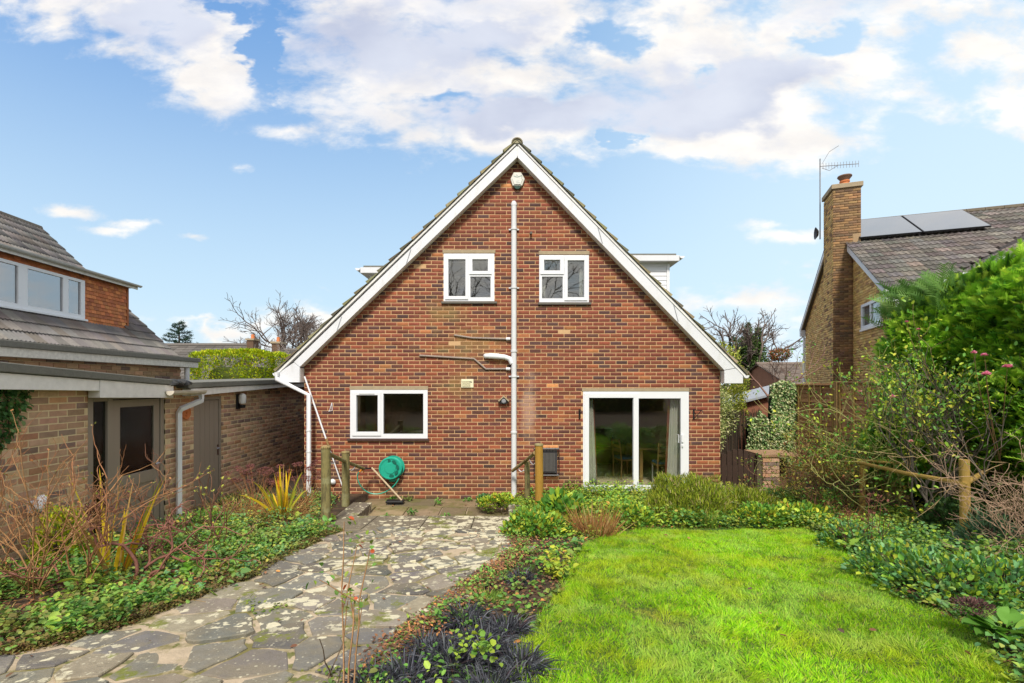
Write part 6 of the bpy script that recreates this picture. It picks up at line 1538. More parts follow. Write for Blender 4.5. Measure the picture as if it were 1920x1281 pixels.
# right border
for px, py, lab, s in ((1600, 1030, 'blue-green leafy clump at the right shoulder of the lawn', 1.0), (1690, 1085, 'blue-green leafy clump halfway down the right lawn edge', 1.1), (1780, 1120, 'large-leaved blue-green clump below the thick rose support post', 1.2), (1890, 1130, 'dark green leafy clump at the right edge of the picture', 1.3)):
    mound('border_perennial', lab, 'plant', px, py, .38*s, .3*s, .27*s, int(760*s), .050, .05, BLUEG+GREEN[:2]+YELG[:2], .3, leaf_fn=lf, group='leafy clumps along the right lawn edge')
t, c = plant('broad_leaf_plant', 'glossy plant with big oval leaves in the bottom right corner', 'plant', 1886, 1222)
c[2] += .10
for k in range(20):
    a = k*2.4+.3; el = .25+.6*rng.random(); d = np.array([math.cos(a)*math.cos(el), math.sin(a)*math.cos(el), math.sin(el)]); L_ = .15+.07*rng.random()
    s = np.cross(d, [0, 0, 1]); s /= np.linalg.norm(s); st = c+d*.06; V = []; sg = 8
    for i in range(sg+1):
        u = i/sg; cc = st+d*L_*u+np.array([0, 0, -.5])*L_*u*u*.5; w_ = .055*math.sin(math.pi*min(1, u*.93+.04))**.8
        V += [cc-s*w_+np.array([0, 0, .012]), cc-np.array([0, 0, .008]), cc+s*w_+np.array([0, 0, .012])]
    b = MB(); fs = []
    for i in range(sg):
        q0 = 3*i; fs += [(q0, q0+1, q0+4, q0+3), (q0+1, q0+2, q0+5, q0+4)]
    b.add([tuple(v) for v in V], fs, tuple(pick([(2, (.12, .30, .03)), (2, (.09, .22, .03)), (1, (.20, .38, .05))], 1)[0]), True); b.build('leaf', M_leaf, t, world=True)
t, c = plant('arum', 'pale green strap-leaved plant under the bare hydrangea', 'plant', 335, 1078)
tuft(t, c, 40, .30, 0, .075, [(2, (.16, .36, .03)), (1, (.24, .42, .06))], 2.0, 1.1, rad=.16, nm='leaves', m=M_leaf)
t, c = plant('spent_sedum', 'dark purple-brown spent flower head leaning over the lawn edge', 'seed head', 1830, 1200)
def umbels(t, c, heads, stem_tint, head_tint, hr=.06, n=110, nm='seed_head'):
    out = []; hv = []
    for (x, y, z) in heads:
        e = np.array([x, y, z]); b0 = c+np.array([rng.normal(0, .04), rng.normal(0, .04), -.02])
        out.append(nptube([b0, b0*.5+e*.5+rng.normal(0, .015, 3), e], [.005, .004, .003], stem_tint, 4))
        s = sph(n); P = e+s*np.array([hr, hr, hr*.38])*rng.random((n, 1))**.4
        hv.append(leaves(P, unit(s+[0, 0, .3]), .014+.012*rng.random(n), .012, pick([(2, head_tint), (1, tuple(np.array(head_tint)*.6)), (1, tuple(np.array(head_tint)*1.6))], n, .2)))
        for q in range(6):
            a = rng.random()*6.283; out.append(nptube([e-np.array([0, 0, hr*.8]), e+np.array([math.cos(a)*hr*.6, math.sin(a)*hr*.6, 0])], .0018, stem_tint, 3))
    npmesh('stem', out, M_bark, t, world=True, kind='stuff'); npmesh(nm, hv, M_dead, t, world=True, kind='stuff')
umbels(t, c, [(c[0]-.08, c[1]-.05, c[2]+.24), (c[0]+.12, c[1]-.1, c[2]+.14), (c[0]+.05, c[1]+.05, c[2]+.20)], (.12, .07, .04), (.085, .04, .035), .10, 340)
# sedum clumps near the downpipe
for px, py, lab, nn in ((480, 962, 'sedum clump with dark brown seed heads before the second outbuilding door', 22), (575, 952, 'sedum clump with dark brown seed heads around the white downpipe', 20)):
    t, c = plant('sedum', lab, 'seed heads', px, py, 'sedum clumps by the white downpipe')
    umbels(t, c, [(c[0]+rng.uniform(-.42, .42), c[1]+rng.uniform(-.25, .25), c[2]+rng.uniform(.48, .78)) for _ in range(nn)], (.34, .16, .07), (.20, .075, .07), .062, 110)
# iris clumps
IR = [(4, (.85, .62, .03)), (2, (.70, .60, .04)), (2, (.40, .42, .04)), (1.5, (.68, .24, .02)), (1.5, (.55, .36, .12))]
t, c = plant('iris', 'tall bright yellow and orange iris leaves among the twigs before the glazed door', 'iris', 214, 1078)
tuft(t, c, 18, 1.12, 0, .042, IR, .50, .14, seg=6, rad=.10, nm='leaves', m=M_leaf, jit=.1)
t, c = plant('iris', 'clump of yellow iris leaves with straw grass beside the left handrail post', 'iris', 530, 968)
tuft(t, c, 34, 1.05, 0, .048, IR, .50, .25, seg=6, rad=.12, nm='leaves', m=M_leaf, jit=.1)
tuft(t, c, 420, .80, 0, .007, STRAW, 1.5, .6, rad=.38, nm='dead_stems', m=M_dead)
t, c = plant('brown_grass_clump', 'tangle of straw and rust coloured stems before the store door', 'dead stems', 455, 965)
tuft(t, c, 420, .62, 0, .006, STRAW, 1.3, .4, rad=.42, nm='stems', m=M_dead)
mound('golden_shrub', 'small acid-yellow evergreen shrub by the outbuilding wall', 'shrub', 112, 1062, .27, .22, .56, 2600, .045, .022, [(35, (.50, .54, .02)), (25, (.36, .46, .03)), (20, (.12, .24, .03)), (12, (.60, .55, .03))], .4, leaf_fn=lambda P, D, L, W_, T: leaves(P, D, L, L*.5, T))
for px, py, lab in ((430, 985, 'tiny yellow-leaved plant in the middle of the left bed'), (395, 1020, 'tiny yellow-green plant left of centre in the left bed')):
    mound('golden_plant', lab, 'plant', px, py, .10, .09, .12, 240, .04, .02, YELG[:3], .4, leaf_fn=lf, group='tiny yellow plants in the left bed')
mound('hebe', 'low green hummock plant at the foot of the white downpipe of the outbuilding', 'plant', 385, 985, .42, .25, .20, 1500, .035, .012, GREEN[:4]+YELG[1:2], .6)

# ---- bare shrubs
def bare_shrub(name, lab, cat, px, py, stems, L, rad, depth, tint, seed, lean=.45, wander=.3, lift=.12, spread=.6, kids=(2, 3), shrink=.68, rspread=.05, npt=5, mn=.0016, group=None, tips_fn=None, dirs=None):
    t, c = plant(name, lab, cat, px, py, group); r = np.random.default_rng(seed); out = []; tips = []
    for k in range(stems):
        a = r.random()*6.283; d = np.array([math.cos(a)*lean*r.random()**.5, math.sin(a)*lean*r.random()**.5, 1.]) if dirs is None else np.array(dirs[k], float)
        d /= np.linalg.norm(d); p = c+np.array([r.normal(0, rspread), r.normal(0, rspread), -.03])
        grow(p, d, L*r.uniform(.7, 1.2), rad*r.uniform(.6, 1.1), depth, out, tips, r, wander, lift, kids, spread, shrink, npt, tint, .2, mn)
    npmesh('branches', out, M_bark, t, world=True)
    if tips_fn: tips_fn(t, c, tips, r)
    return t, c, tips
def buds(pal, k=3, L=.02, nm='leaves', frac=1.0, mt=None, spread=.02):
    def f(t, c, tips, r):
        tp = [q for q in tips if r.random() < frac]
        if not tp: return
        P = np.repeat(np.array([q[0] for q in tp]), k, 0)+r.normal(0, spread, (len(tp)*k, 3)); n = len(P)
        D = unit(np.repeat(np.array([q[1] for q in tp]), k, 0)+r.normal(0, .6, (n, 3)))
        Lr = L*(.5+r.random(n)); npmesh(nm, [roundleaves(P, D, Lr, Lr*.6, pick(pal, n, .2))], mt or M_leaf, t, world=True)
    return f
TW = (.38, .205, .09)
BUDP = [(3, (.50, .22, .08)), (2, (.30, .34, .06)), (1, (.55, .38, .15))]
bare_shrub('twiggy_shrub', 'leafless orange-brown twiggy shrub at the far left before the brick wall', 'bare shrub', 62, 1112, 11, .60, .010, 3, TW, 101, .75, tips_fn=buds(BUDP, 2, .018, frac=.5, spread=.008), kids=(2, 3))
bare_shrub('twiggy_shrub', 'leafless twiggy shrub with reddish stems left of the yellow iris', 'bare shrub', 165, 1105, 8, .58, .009, 3, (.34, .16, .075), 104, .6, tips_fn=buds(BUDP, 2, .018, frac=.5, spread=.008), kids=(2, 3))
bare_shrub('twiggy_shrub', 'leafless twiggy shrub cut by the left edge of the picture', 'bare shrub', -30, 1090, 8, .58, .009, 3, (.38, .17, .08), 107, .7, kids=(2, 3))
HY = (.26, .11, .08)
t, c, tips = bare_shrub('hydrangea', 'gnarled bare hydrangea with crooked red-brown branches in the left bed', 'hydrangea', 258, 1085, 7, .55, .020, 3, HY, 111, 1.0, .75, .14, .75, (2, 3), .66, .05, 7, .004,
    dirs=[(-.9, .2, .5), (-.3, .3, 1), (.2, .1, 1), (.9, -.1, .45), (1.0, .2, .35), (.3, -.2, .9), (-.8, -.3, .35)])
umb = [q[0] for q in tips if q[0][2] > .85][:14]
hv = []; st = []
for e in umb:
    for q in range(9):
        a = rng.random()*6.283; f_ = e+np.array([math.cos(a)*.04, math.sin(a)*.04, .045+.02*rng.random()]); st.append(nptube([e, f_], .0016, HY, 3))
        hv.append(leaves(f_[None]+rng.normal(0, .006, (3, 3)), unit(rng.normal(0, 1, (3, 3))), .016, .012, pick([(1, (.14, .06, .04)), (1, (.24, .12, .07))], 3)))
npmesh('dried_flower', hv+st, M_dead, t, world=True, kind='stuff')
bare_shrub('hydrangea', 'slender bare hydrangea with pale yellow buds before the store door', 'hydrangea', 412, 1030, 6, .50, .013, 2, (.17, .08, .045), 115, .7, .4, .25, .5, (2, 2), .72, .05, 5, .003,
    tips_fn=buds([(1, (.50, .52, .10))], 5, .028, 'bud', spread=.006))
bare_shrub('hydrangea', 'dark bare hydrangea stems between the glazed door and the outbuilding downpipe', 'hydrangea', 290, 1040, 6, .50, .012, 3, (.15, .07, .04), 119, .7, .5, .2, .6, (2, 3), .66, .05, 5, .003)
# sapling in the centre foreground
def sapl(t, c, tips, r):
    for q in tips:
        n = 5; P = q[0]+r.normal(0, .03, (n, 3)); npmesh('leaves', [roundleaves(P, unit(r.normal(0, 1, (n, 3))+[0, 0, -.3]), .035, .026, pick([(4, (.14, .30, .05)), (2, (.30, .40, .06)), (1, (.50, .10, .03))], n))], M_leaf, t, world=True) if False else None
    P = np.repeat(np.array([q[0] for q in tips]), 6, 0); n = len(P); P = P+r.normal(0, .035, (n, 3))
    npmesh('leaves', [roundleaves(P, unit(r.normal(0, 1, (n, 3))+[0, 0, -.3]), .022+.02*r.random(n), .024, pick([(4, (.14, .30, .05)), (2, (.30, .40, .06)), (1, (.50, .10, .03))], n))], M_leaf, t, world=True)
bare_shrub('sapling', 'thin leafy sapling with two upright stems in front of the path', 'sapling', 662, 1320, 3, .52, .0095, 1, (.46, .26, .13), 127, .0, .10, .1, .5, (2, 3), .5, .03, 5, .0022, tips_fn=sapl, dirs=[(-.10, .05, 1), (.03, .05, 1), (.12, 0, 1)])
bare_shrub('dead_twigs', 'a few bare dark twigs poking up left of the sapling', 'twigs', 615, 1300, 3, .26, .005, 0, (.12, .08, .05), 131, .6, rspread=.08)
# roses on the right
RT = (.16, .135, .06)
def roseleaf(t, c, tips, r):
    buds(YELG[:3]+GREEN[:3], 7, .045, 'leaves', .85, spread=.07)(t, c, tips, r)
def flower(t, p, s=.035, tint=(.80, .30, .42), nm='flower'):
    n = 42; d = sph(n); d[:, 2] = np.abs(d[:, 2])*.7+.1; P = np.array(p)+d*s*.25
    npmesh(nm, [roundleaves(P, unit(d+rng.normal(0, .2, (n, 3))), s*(.6+.5*rng.random(n)), s*.9, pick([(3, tint), (2, tuple(np.minimum(1, np.array(tint)*1.25))), (1, (.62, .16, .28))], n, .1))], M_leaf, t, world=True)
t1, c1_, tp = bare_shrub('rose_bush', 'large old rose bush with dark twisted stems inside the timber frame', 'rose bush', 1752, 1002, 10, 1.0, .022, 4, (.11, .095, .075), 141, .5, .42, .20, .62, (2, 3), .72, .10, 6, .0024, tips_fn=roseleaf)
t2, c2_, tp2 = bare_shrub('rose_bush', 'green-stemmed rose bush with arching shoots behind the timber frame', 'rose bush', 1665, 972, 9, 1.0, .013, 4, (.38, .38, .13), 145, .55, .35, .10, .55, (2, 3), .74, .12, 6, .0024, tips_fn=roseleaf)
t3, c3_, tp3 = bare_shrub('rose_bush', 'tall rose bush with pink blooms at the right edge before the conifer hedge', 'rose bush', 1890, 1000, 9, 1.1, .014, 4, (.38, .27, .14), 149, .5, .35, .12, .55, (2, 3), .74, .12, 6, .0024, tips_fn=roseleaf)
for (px, py, Y_, s) in ((1849, 703, 5.3, .040), (1889, 689, 5.3, .042), (1826, 662, 5.3, .026), (1846, 667, 5.35, .03), (1700, 604, 6.2, .022), (1722, 618, 6.2, .02)):
    p = at(px, py, Y_); flower(t3, p, s)
    P0 = np.array(p); j = min(tp3, key=lambda q: np.linalg.norm(q[0]-P0)+(.5 if q[0][2] > P0[2] else 0)); e0_ = j[0]
    e0_ = np.array(c3_)+np.array([rng.uniform(-.2, .2), 0, .3]); mdl = np.array([P0[0]+rng.uniform(.1, .35), P0[1]+.2, P0[2]-.5]); ts = np.linspace(0, 1, 7)[:, None]; pts = e0_*(1-ts)**2+2*mdl*ts*(1-ts)+P0*ts**2
    npmesh('flower_stem', [nptube(pts, np.linspace(.005, .0025, 7), (.28, .16, .09), 4)], M_bark, t3, world=True)
for (px, py, Y_, s) in ((1612, 735, 7.2, .03), (1708, 828, 5.4, .022), (1673, 745, 5.6, .03)): flower(t1, at(px, py, Y_), s, (.80, .50, .42))
# timber frame round the rose
tf = thing('rose_support', 'rustic round-pole timber frame holding up the old rose bush', 'plant support', (5.2, 6.0, .3))
M_tan = mat('tan_pole', (.34, .225, .055), .8, 8, .3, .4, 30, stretch=(4, 4, .5))
def pole(px, pt, Y_, rad):
    x_, z_ = XZ(px, pt, Y_); MB().tube([(x_, Y_, float(g(x_, Y_))-.15), (x_+.01, Y_, .8), (x_, Y_, z_)], [rad, rad*.97, rad*.95], 12).build('post', M_tan, tf, world=True)
    return x_, z_
pole(1808, 862, 5.5, .050); pole(1616, 868, 7.4, .042); pole(1868, 850, 6.6, .045)
MB().tube([at(1600, 865, 7.42), at(1700, 888, 6.3), at(1812, 908, 5.45)], [.026, .028, .03], 9).build('rail', M_tan, tf, world=True)
MB().tube([at(1806, 909, 5.45), at(1868, 872, 6.62)], .03, 9).build('rail', M_tan, tf, world=True)
MB().tube([at(1606, 862, 7.45), at(1872, 888, 6.65)], .02, 8).build('rail', M_tan, tf, world=True)
# twiggy leafy shrubs before the fence
def smallleaf(pal, k=5, L=.028, fr=.9):
    return buds(pal, k, L, 'leaves', fr, spread=.045)
AB = [(3, (.30, .26, .05)), (3, (.20, .22, .04)), (2, (.42, .36, .08)), (2, (.28, .12, .05)), (1, (.14, .20, .05))]
bare_shrub('abelia', 'twiggy brown and olive shrub in front of the fence left part', 'shrub', 1530, 962, 14, .50, .010, 4, (.22, .11, .06), 161, .8, .35, .12, .6, (2, 3), .72, .18, 5, .0022, tips_fn=smallleaf(AB, 6, .04))
bare_shrub('abelia', 'twiggy shrub with yellowing leaves behind the left pole of the timber frame', 'shrub', 1600, 962, 13, .52, .010, 4, (.24, .13, .06), 165, .8, .35, .12, .6, (2, 3), .72, .18, 5, .0022, tips_fn=smallleaf(AB+GREEN[:2], 6, .04))
bare_shrub('cotoneaster', 'dense pinkish-brown twiggy shrub at the right edge under the pink roses', 'shrub', 1930, 1060, 16, .52, .008, 4, (.42, .28, .19), 169, .8, .4, .10, .65, (2, 3), .72, .15, 5, .0022)
bare_shrub('bergamot', 'red-brown dead flower stalks at the right shoulder of the lawn', 'dead stems', 1640, 1035, 12, .42, .006, 1, (.15, .055, .035), 171, .6, .2, .2, .5, (1, 2), .5, .12, 5, .0022, tips_fn=buds([(1, (.16, .06, .04))], 8, .03, 'seed_head', mt=M_dead, spread=.02))
mound('euphorbia', 'dark narrow-leaved spurge right of the thick frame post', 'plant', 1850, 1040, .30, .25, .42, 800, .13, .02, [(3, (.06, .13, .07)), (2, (.10, .20, .10)), (1, (.17, .28, .13))], .3)
mound('dark_shrub', 'dark glossy evergreen shrub in the shade under the roses', 'shrub', 1800, 1015, .55, .35, .5, 1500, .06, .04, [(3, (.03, .075, .02)), (2, (.05, .11, .03)), (1, (.10, .17, .04))], .3, leaf_fn=lf)

# ---- conifer hedge on the right
hg = thing('conifer_hedge', 'tall feathery green conifer hedge on the right boundary', 'hedge', (7.1, 6.2, .1))
def fronds(P, D, L, T, nlf=6, lw=.016, ll=.34, droop=.25):
    n = len(P); L = np.broadcast_to(L, (n,))[:, None]; u = unit(rng.normal(0, 1, (n, 3))); s = unit(np.cross(D, u)); parts = []
    def tri(a, b, c, Tn):
        V = np.stack([a, b, c], 1).reshape(-1, 3); F = np.arange(len(V)).reshape(-1, 3); parts.append((V, F, np.repeat(Tn, 3, 0)))
    dn = np.array([0, 0, -1.])
    for k in range(nlf):
        t = .1+.8*k/nlf; o_ = P+D*L*t+dn*droop*L*t*t; ln_ = L*ll*(1.1-t*.7)
        for sg in (1, -1):
            e = o_+(D*.75+s*sg*.75)*ln_; wd = D*lw
            tri(o_-wd, o_+wd, e, T*(.85+.3*rng.random((n, 1))))
    tri(P-s*lw*.6, P+s*lw*.6, P+D*L+dn*droop*L, T)
    return parts
N = 19000
yy = rng.uniform(3.2, 8.6, N); tt = rng.random(N); topz = 3.56+.28*np.clip((6.9-yy)/1.0, 0, 1)-np.clip((yy-7.7)/1.0, 0, 1)**2*1.1+.12*np.sin(yy*2.1)
zz_ = .5+tt**.85*(topz-.5); ontop = rng.random(N) < .2; zz_ = np.where(ontop, topz+rng.normal(0, .05, N), zz_)
roundf = np.clip((zz_-(topz-.7))/.7, 0, 1)**2
endf = np.clip((yy-7.8)/.8, 0, 1)**2
xx = 6.38+.42*roundf+.75*endf+.55*(vn(yy, zz_, 1.5, 41)-.5)+.25*(vn(yy, zz_, 4.0, 43)-.5)+rng.normal(0, .06, N); xx = np.where(ontop, rng.uniform(6.6, 8.2, N), xx)
P = np.stack([xx, yy, zz_], 1)
D = unit(np.stack([-.75*np.ones(N)+roundf*.3, -.35+rng.normal(0, .35, N)+.7*endf, .45+.25*rng.random(N)+roundf*.6], 1)+rng.normal(0, .22, (N, 3)))
clp = vn(yy*1.3, zz_, 3.2, 42)[:, None]
T = pick([(28, (.23, .47, .04)), (18, (.13, .34, .035)), (26, (.34, .60, .05)), (20, (.48, .70, .07)), (8, (.045, .12, .025))], N, .15)*(.75+.5*clp)
npmesh('foliage', fronds(P, D, .17+.12*rng.random(N), T), M_leaf, hg, world=True)
hc = MB()
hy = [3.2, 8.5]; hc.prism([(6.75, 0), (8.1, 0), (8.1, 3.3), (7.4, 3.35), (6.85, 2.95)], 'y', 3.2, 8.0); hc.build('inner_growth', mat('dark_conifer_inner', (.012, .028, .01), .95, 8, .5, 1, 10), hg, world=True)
# long reaching shoots at the top left of the hedge
Ns = 260; P = np.stack([rng.uniform(6.3, 6.9, Ns), rng.uniform(6.9, 8.1, Ns), rng.uniform(3.1, 3.65, Ns)], 1)
npmesh('shoots', fronds(P, unit(np.array([-.5, -.1, .9])+rng.normal(0, .35, (Ns, 3))), .35+.25*rng.random(Ns), pick([(1, (.13, .28, .06)), (1, (.20, .36, .09))], Ns), 9, .012, .28, .3), M_leaf, hg, world=True)

# ---- variegated ivy on the fence end
iv = thing('ivy', 'cream-edged variegated ivy smothering the end of the fence beside the pier', 'ivy', (7.0, 12.4, 0))
IVP = [(30, (.56, .60, .30)), (26, (.16, .30, .10)), (22, (.30, .44, .17)), (16, (.70, .70, .44)), (6, (.06, .12, .04))]
N = 9000; x = rng.uniform(6.25, 7.45, N); z = rng.uniform(.2, 2.34, N)
lim = np.where(x > 6.85, 2.36-.25*np.abs(x-7.15)/.3*.5, 1.42+.15*np.sin(x*9)); lim = np.where(x < 6.5, 1.38, lim); m = z < lim; x, z = x[m], z[m]; n = len(x)
P = np.stack([x, 12.45+.10*(vn(x, z, 3, 51)-.5)-.10*rng.random(n), z], 1)
npmesh('leaves', [roundleaves(P, unit(np.stack([rng.normal(0, .6, n), -.5+rng.normal(0, .3, n), -.55+rng.normal(0, .4, n)], 1)), .06+.03*rng.random(n), .055, pick(IVP, n, .15))], M_leaf, iv, world=True)
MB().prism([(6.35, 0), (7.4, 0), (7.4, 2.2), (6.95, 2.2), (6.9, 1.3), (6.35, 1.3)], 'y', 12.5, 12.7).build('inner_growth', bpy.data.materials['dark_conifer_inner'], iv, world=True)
# ivy at far left of the outbuilding
iv2 = thing('ivy', 'dark green ivy trailing down the outbuilding wall at the left edge of the picture', 'ivy', (XO+.05, 4.7, 1.6))
N = 1500; yv = rng.uniform(4.1, 5.14, N); zv = rng.uniform(1.55, 2.36, N)
m = (zv > 2.36-.75*np.clip((5.05-yv)/.3, .0, 1)**.7-.12*vn(yv, zv, 8, 3)); yv, zv = yv[m], zv[m]; n = len(yv)
P = np.stack([XO+.03+.06*rng.random(n), yv, zv], 1)
npmesh('leaves', [roundleaves(P, unit(np.stack([.4+rng.normal(0, .2, n), rng.normal(0, .6, n), -.6+rng.normal(0, .3, n)], 1)), .045+.02*rng.random(n), .042, pick([(3, (.06, .15, .04)), (2, (.11, .24, .06)), (1, (.20, .30, .10))], n))], M_leaf, iv2, world=True)
npmesh('stems', [nptube([(XO+.02, 4.2+.2*k, 2.35), (XO+.03, 4.3+.18*k, 2.0), (XO+.02, 4.25+.2*k, 1.7)], .006, (.10, .07, .04), 4) for k in range(4)], M_bark, iv2, world=True)

# ---- clipped golden hedge and golden bush
def leafmass(name, lab, cat, loc, shape_fn, N, L, pal, up=.3, inner=None, dirn=None):
    t = thing(name, lab, cat, loc); P, Nn_ = shape_fn(N); n = len(P)
    D = unit(Nn_*.8+np.array([0, 0, up])+rng.normal(0, .45, (n, 3)))
    npmesh('foliage', [leaves(P, D, L*(.6+.8*rng.random(n)), L*.55, pick(pal, n, .2))], M_leaf, t, world=True)
    return t
def boxshell(x0, x1, y0, y1, z0, z1, rnd):
    def f(N):
        s = sph(N); q = np.sign(s)*np.abs(s)**rnd; q = q/np.max(np.abs(q), 1, keepdims=True)*(.93+.07*rng.random((N, 1)))
        q2 = q*(1-.10*np.linalg.norm(q*q, axis=1, keepdims=True)+.06)
        c = np.array([(x0+x1)/2, (y0+y1)/2, (z0+z1)/2]); h = np.array([(x1-x0)/2, (y1-y0)/2, (z1-z0)/2]); P = c+q2*h
        P = P+unit(q)*(.09*(vn(P[:, 0]+P[:, 1], P[:, 2], 2.2, 61)-.5))[:, None]*2
        return P, unit(q)
    return f
hx0, hx1 = XZ(360, 0, 15.0)[0], XZ(497, 0, 15.0)[0]
t = leafmass('clipped_hedge', 'clipped bright yellow-green hedge beyond the outbuilding roof', 'hedge', (-8.6, 16, 0), boxshell(hx0-.3, hx1+.05, 15, 17.2, -.2, XZ(0, 654, 15.4)[1], .55), 26000, .075, [(30, (.50, .62, .018)), (26, (.34, .48, .014)), (20, (.68, .70, .025)), (12, (.18, .30, .014)), (8, (.52, .40, .04))])
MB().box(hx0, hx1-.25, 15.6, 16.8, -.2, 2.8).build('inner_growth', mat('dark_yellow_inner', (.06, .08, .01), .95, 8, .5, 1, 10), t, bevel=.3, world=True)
def ell(c, r_, squash=0):
    def f(N):
        s = sph(N); c_, h = np.array(c), np.array(r_); rr_ = (.62+.42*rng.random((N, 1))**.6)*(1+.5*(vn(s[:, 0]*1.5+c[0], s[:, 1]*1.5+s[:, 2]*1.5, 1.9, 71)-.5))[:, None]
        return c_+s*h*rr_, s
    return f
leafmass('golden_bush', 'feathery golden-green bush behind the right corner of the brick house', 'bush', (5.9, 13.6, 0), ell((5.75, 13.6, 1.9), (.95, .8, 1.45)), 15000, .075, [(32, (.42, .46, .05)), (26, (.30, .37, .05)), (18, (.52, .52, .10)), (16, (.14, .20, .04)), (6, (.6, .58, .22))], .6)
leafmass('variegated_bush', 'pale variegated bush hugging the right wall of the brick house', 'bush', (5.2, 11.6, 0), ell((4.95, 11.7, 1.55), (.52, .5, .85)), 5000, .06, [(30, (.62, .64, .28)), (26, (.36, .46, .14)), (18, (.72, .70, .38)), (14, (.15, .24, .06))], .1)

# ---- background trees
def tree(name, lab, x, y, h, rad, depth, seed, tint, spread=.55, kids=(2, 3), shrink=.74, wander=.25, lift=.1, trunk=.3, mn=.012, cat='tree', lean=(0, 0), trunkk=5):
    t = thing(name, lab, cat, (x, y, 0)); r = np.random.default_rng(seed); out = []; tips = []
    z0 = float(g(0, y))-.1; top = np.array([x+lean[0], y+lean[1], z0+h*trunk])
    tr_ = nptube([(x, y, z0), ((x+top[0])/2+r.normal(0, .05), y, (z0+top[2])/2), top], [rad*1.25, rad*1.05, rad*.9], tint, 9)
    npmesh('trunk', [tr_], M_bark, t, world=True)
    for k in range(trunkk):
        a = k*6.283/trunkk+r.random(); d = np.array([math.cos(a)*.65, math.sin(a)*.65, .85 if k else 1.4]); d /= np.linalg.norm(d)
        grow(top-np.array([0, 0, h*.04*r.random()]), d, h*.27, rad*.55, depth, out, tips, r, wander, lift, kids, spread, shrink, 5, tint, .15, mn, 5, .3)
    npmesh('crown', out, M_bark, t, world=True)
    return t, tips
BK = (.13, .10, .085)
x_, z_ = XZ(549, 590, 40); tree('bare_tree', 'bare rounded oak tree above the roofs left of the brick house', x_, 40, z_+.4, .24, 6, 23, BK, .55, (2, 3), .75, .3, .06, .36, .012, trunkk=8)
x_, z_ = XZ(512, 640, 28); tree('bare_tree', 'small pale bare tree between the clipped hedge and the brick house', x_, 28, z_+.4, .06, 4, 9, (.30, .26, .24), .6, (2, 3), .74, .3, .1, .35, .008)
x_, z_ = XZ(1412, 590, 38)
t, tips = tree('ivy_clad_tree', 'bare spreading tree with ivy-clad stems beyond the right corner of the brick house', x_, 38, z_+.1, .28, 6, 19, BK, .55, (2, 3), .74, .32, .06, .36, .009, trunkk=6)
N = 5200; s = sph(N); P = np.array([x_-.3, 38, 4.6])+s*np.array([1.25, 1.0, 1.5])*(.5+.55*rng.random((N, 1))); P2 = np.array([x_, 38, 3.0])+sph(3000)*np.array([1.6, 1, 1.6])
st_ = np.array([[x_-1.6, 38, 5.2], [x_-.4, 38, 6.3], [x_+.4, 38, 5.9]]); P3 = np.concatenate([q+sph(420)*np.array([.28, .3, .75]) for q in st_])
PP = np.concatenate([P, P2, P3]); n = len(PP)
npmesh('ivy_leaves', [leaves(PP, unit(rng.normal(0, 1, (n, 3))), .16, .12, pick([(3, (.06, .12, .03)), (2, (.10, .17, .04)), (1, (.16, .22, .06))], n))], M_leaf, t, world=True)
x_, z_ = XZ(1462, 655, 30)
t, tips = tree('red_leaved_shrub', 'small tree with a cluster of red-orange leaves above the distant roof', x_, 30, 4.2, .05, 3, 27, (.12, .07, .05), .6, (2, 3), .7, .3, .1, .5, .008, cat='small tree')
P = np.array([x_, 30, z_-.35])+sph(1500)*np.array([.75, .5, .42])*(.6+.4*rng.random((1500, 1)))
npmesh('leaves', [leaves(P, unit(rng.normal(0, 1, (1500, 3))), .10, .07, pick([(3, (.45, .12, .04)), (4, (.10, .15, .04)), (2, (.22, .12, .06))], 1500))], M_leaf, t, world=True)
bare_shrub_dummy = None
# bare branch rising behind the ivy
t = thing('bare_tree', 'thin leaning bare tree rising behind the ivy and the grey shed roof', 'tree', (8.3, 14.5, 0)); r = np.random.default_rng(77); out, tips = [], []
p0 = np.array(at(1445, 752, 14.5)); grow(np.array([p0[0]+.2, 14.5, .0]), np.array([-.1, 0, 1.]), 1.9, .05, 0, out, tips, r, .1)
e = tips[-1][0]; grow(e, np.array([.75, 0, .8])/1.1, 1.0, .03, 4, out, tips, r, .2, .1, (2, 3), .5, .72, 5, (.26, .15, .12), .15, .006); grow(e, np.array([-.55, 0, .9])/1.06, .9, .03, 4, out, tips, r, .2, .1, (2, 3), .5, .72, 5, (.26, .15, .12), .15, .006)
npmesh('branches', out, M_bark, t, world=True)
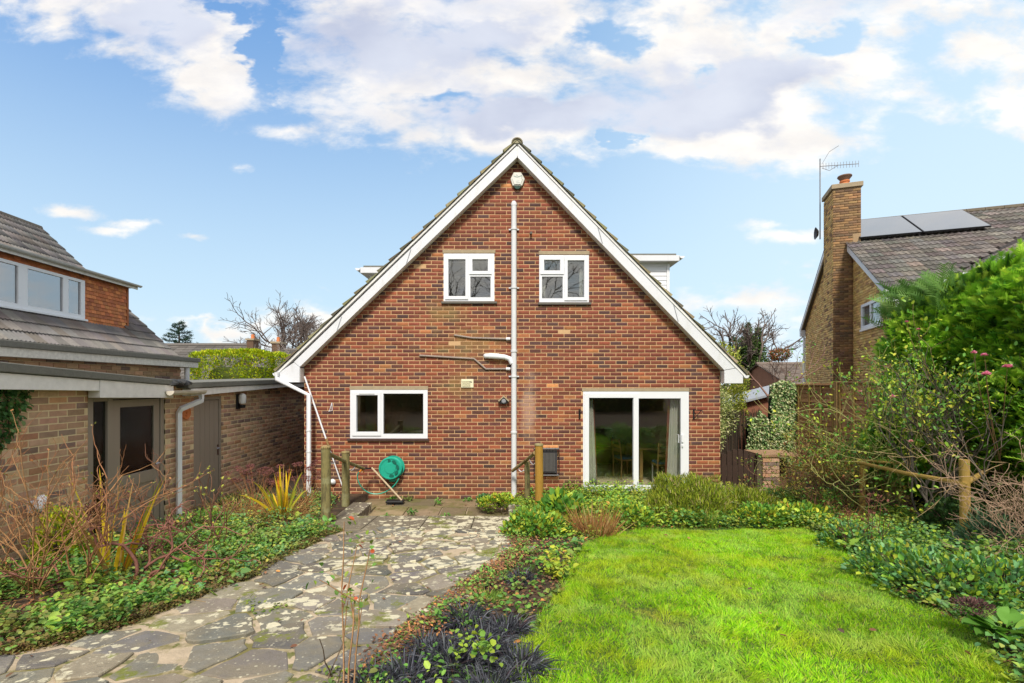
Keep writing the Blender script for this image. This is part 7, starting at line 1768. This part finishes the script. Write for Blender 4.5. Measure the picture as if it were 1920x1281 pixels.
# conifer on the left skyline
x_, z_ = XZ(336, 597, 45)
t = thing('conifer_tree', 'dark layered conifer above the distant grey roof on the left', 'tree', (x_, 45, 0)); out = [nptube([(x_, 45, -.3), (x_, 45, z_-.3)], [.22, .04], (.10, .07, .05), 7)]; lv_ = []
r = np.random.default_rng(66)
for k in range(46):
    zz = 2.6+(z_-2.9)*(k/46); L_ = 2.35*(1-(k/46))**.75*(.75+.4*r.random())+.12; a = k*2.4+r.random()
    pts = [np.array([x_, 45, zz])+np.array([math.cos(a)*L_*u, math.sin(a)*L_*u, (-.12*u+.30*u*u)*L_]) for u in (0, .35, .7, 1)]
    out.append(nptube(pts, [.035, .025, .015, .008], (.10, .07, .05), 4)); m_ = int(60+130*L_)
    u = r.random(m_)**.7; base = np.array([np.interp(u, (0, .35, .7, 1), [p[i] for p in pts]) for i in range(3)]).T
    lv_.append(leaves(base+r.normal(0, .09, (m_, 3))*[1, 1, .7], unit(np.array([math.cos(a), math.sin(a), .5])+r.normal(0, .6, (m_, 3))), .20, .055, pick([(3, (.04, .085, .06)), (2, (.06, .12, .08)), (1, (.10, .16, .10))], m_)))
npmesh('trunk', out, M_bark, t, world=True); npmesh('needles', lv_, M_leaf, t, world=True)
t = thing('conifer_tree', 'small dark conifer just left of the tall layered conifer', 'tree', (XZ(305, 0, 46)[0], 46, 0)); c = np.array([XZ(303, 0, 46)[0], 46, 4.3]); m_ = 1500
npmesh('needles', [leaves(c+sph(m_)*np.array([.7, .7, 1.0])*r.random((m_, 1))**.5, unit(r.normal(0, 1, (m_, 3))+[0, 0, .6]), .22, .06, pick([(3, (.04, .085, .06)), (2, (.07, .12, .08))], m_))], M_leaf, t, world=True)
npmesh('trunk', [nptube([(c[0], 46, -.3), (c[0], 46, 4.5)], [.15, .05], (.1, .07, .05), 6)], M_bark, t, world=True)

# ---- the garden behind the photographer (seen only in the window panes)
N = 9000; P = np.stack([rng.uniform(-9, 9, N), rng.uniform(-9.6, -8.4, N), .5+rng.random(N)*3.4], 1); P[:, 2] *= 1+.3*(vn(P[:, 0], P[:, 1]*0, .5, 81)-.5)
t = thing('rear_hedge', 'dark mixed evergreen hedge behind the photographer, seen only reflected in the lower window panes', 'hedge', (0, -9, .6))
npmesh('foliage', [leaves(P, unit(rng.normal(0, 1, (N, 3))), .22, .14, pick([(3, (.04, .09, .025)), (2, (.07, .14, .03)), (1, (.12, .20, .04))], N))], M_leaf, t, world=True)
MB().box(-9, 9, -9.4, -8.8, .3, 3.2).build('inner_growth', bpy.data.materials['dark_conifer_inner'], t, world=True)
for k, (x_, y_, h) in enumerate(((-4.5, -12, 9.5), (1.5, -13, 10.5), (7, -12, 9))):
    tree('reflected_tree', ('tall bare tree behind the photographer, mirrored in the upper left window', 'tallest bare tree behind the photographer, mirrored between the upper windows', 'bare tree behind the photographer on the side of the yellow house')[k], x_, y_, h, .16, 4, 200+k, (.09, .07, .055), .55, (2, 3), .75, .3, .1, .35, .012)
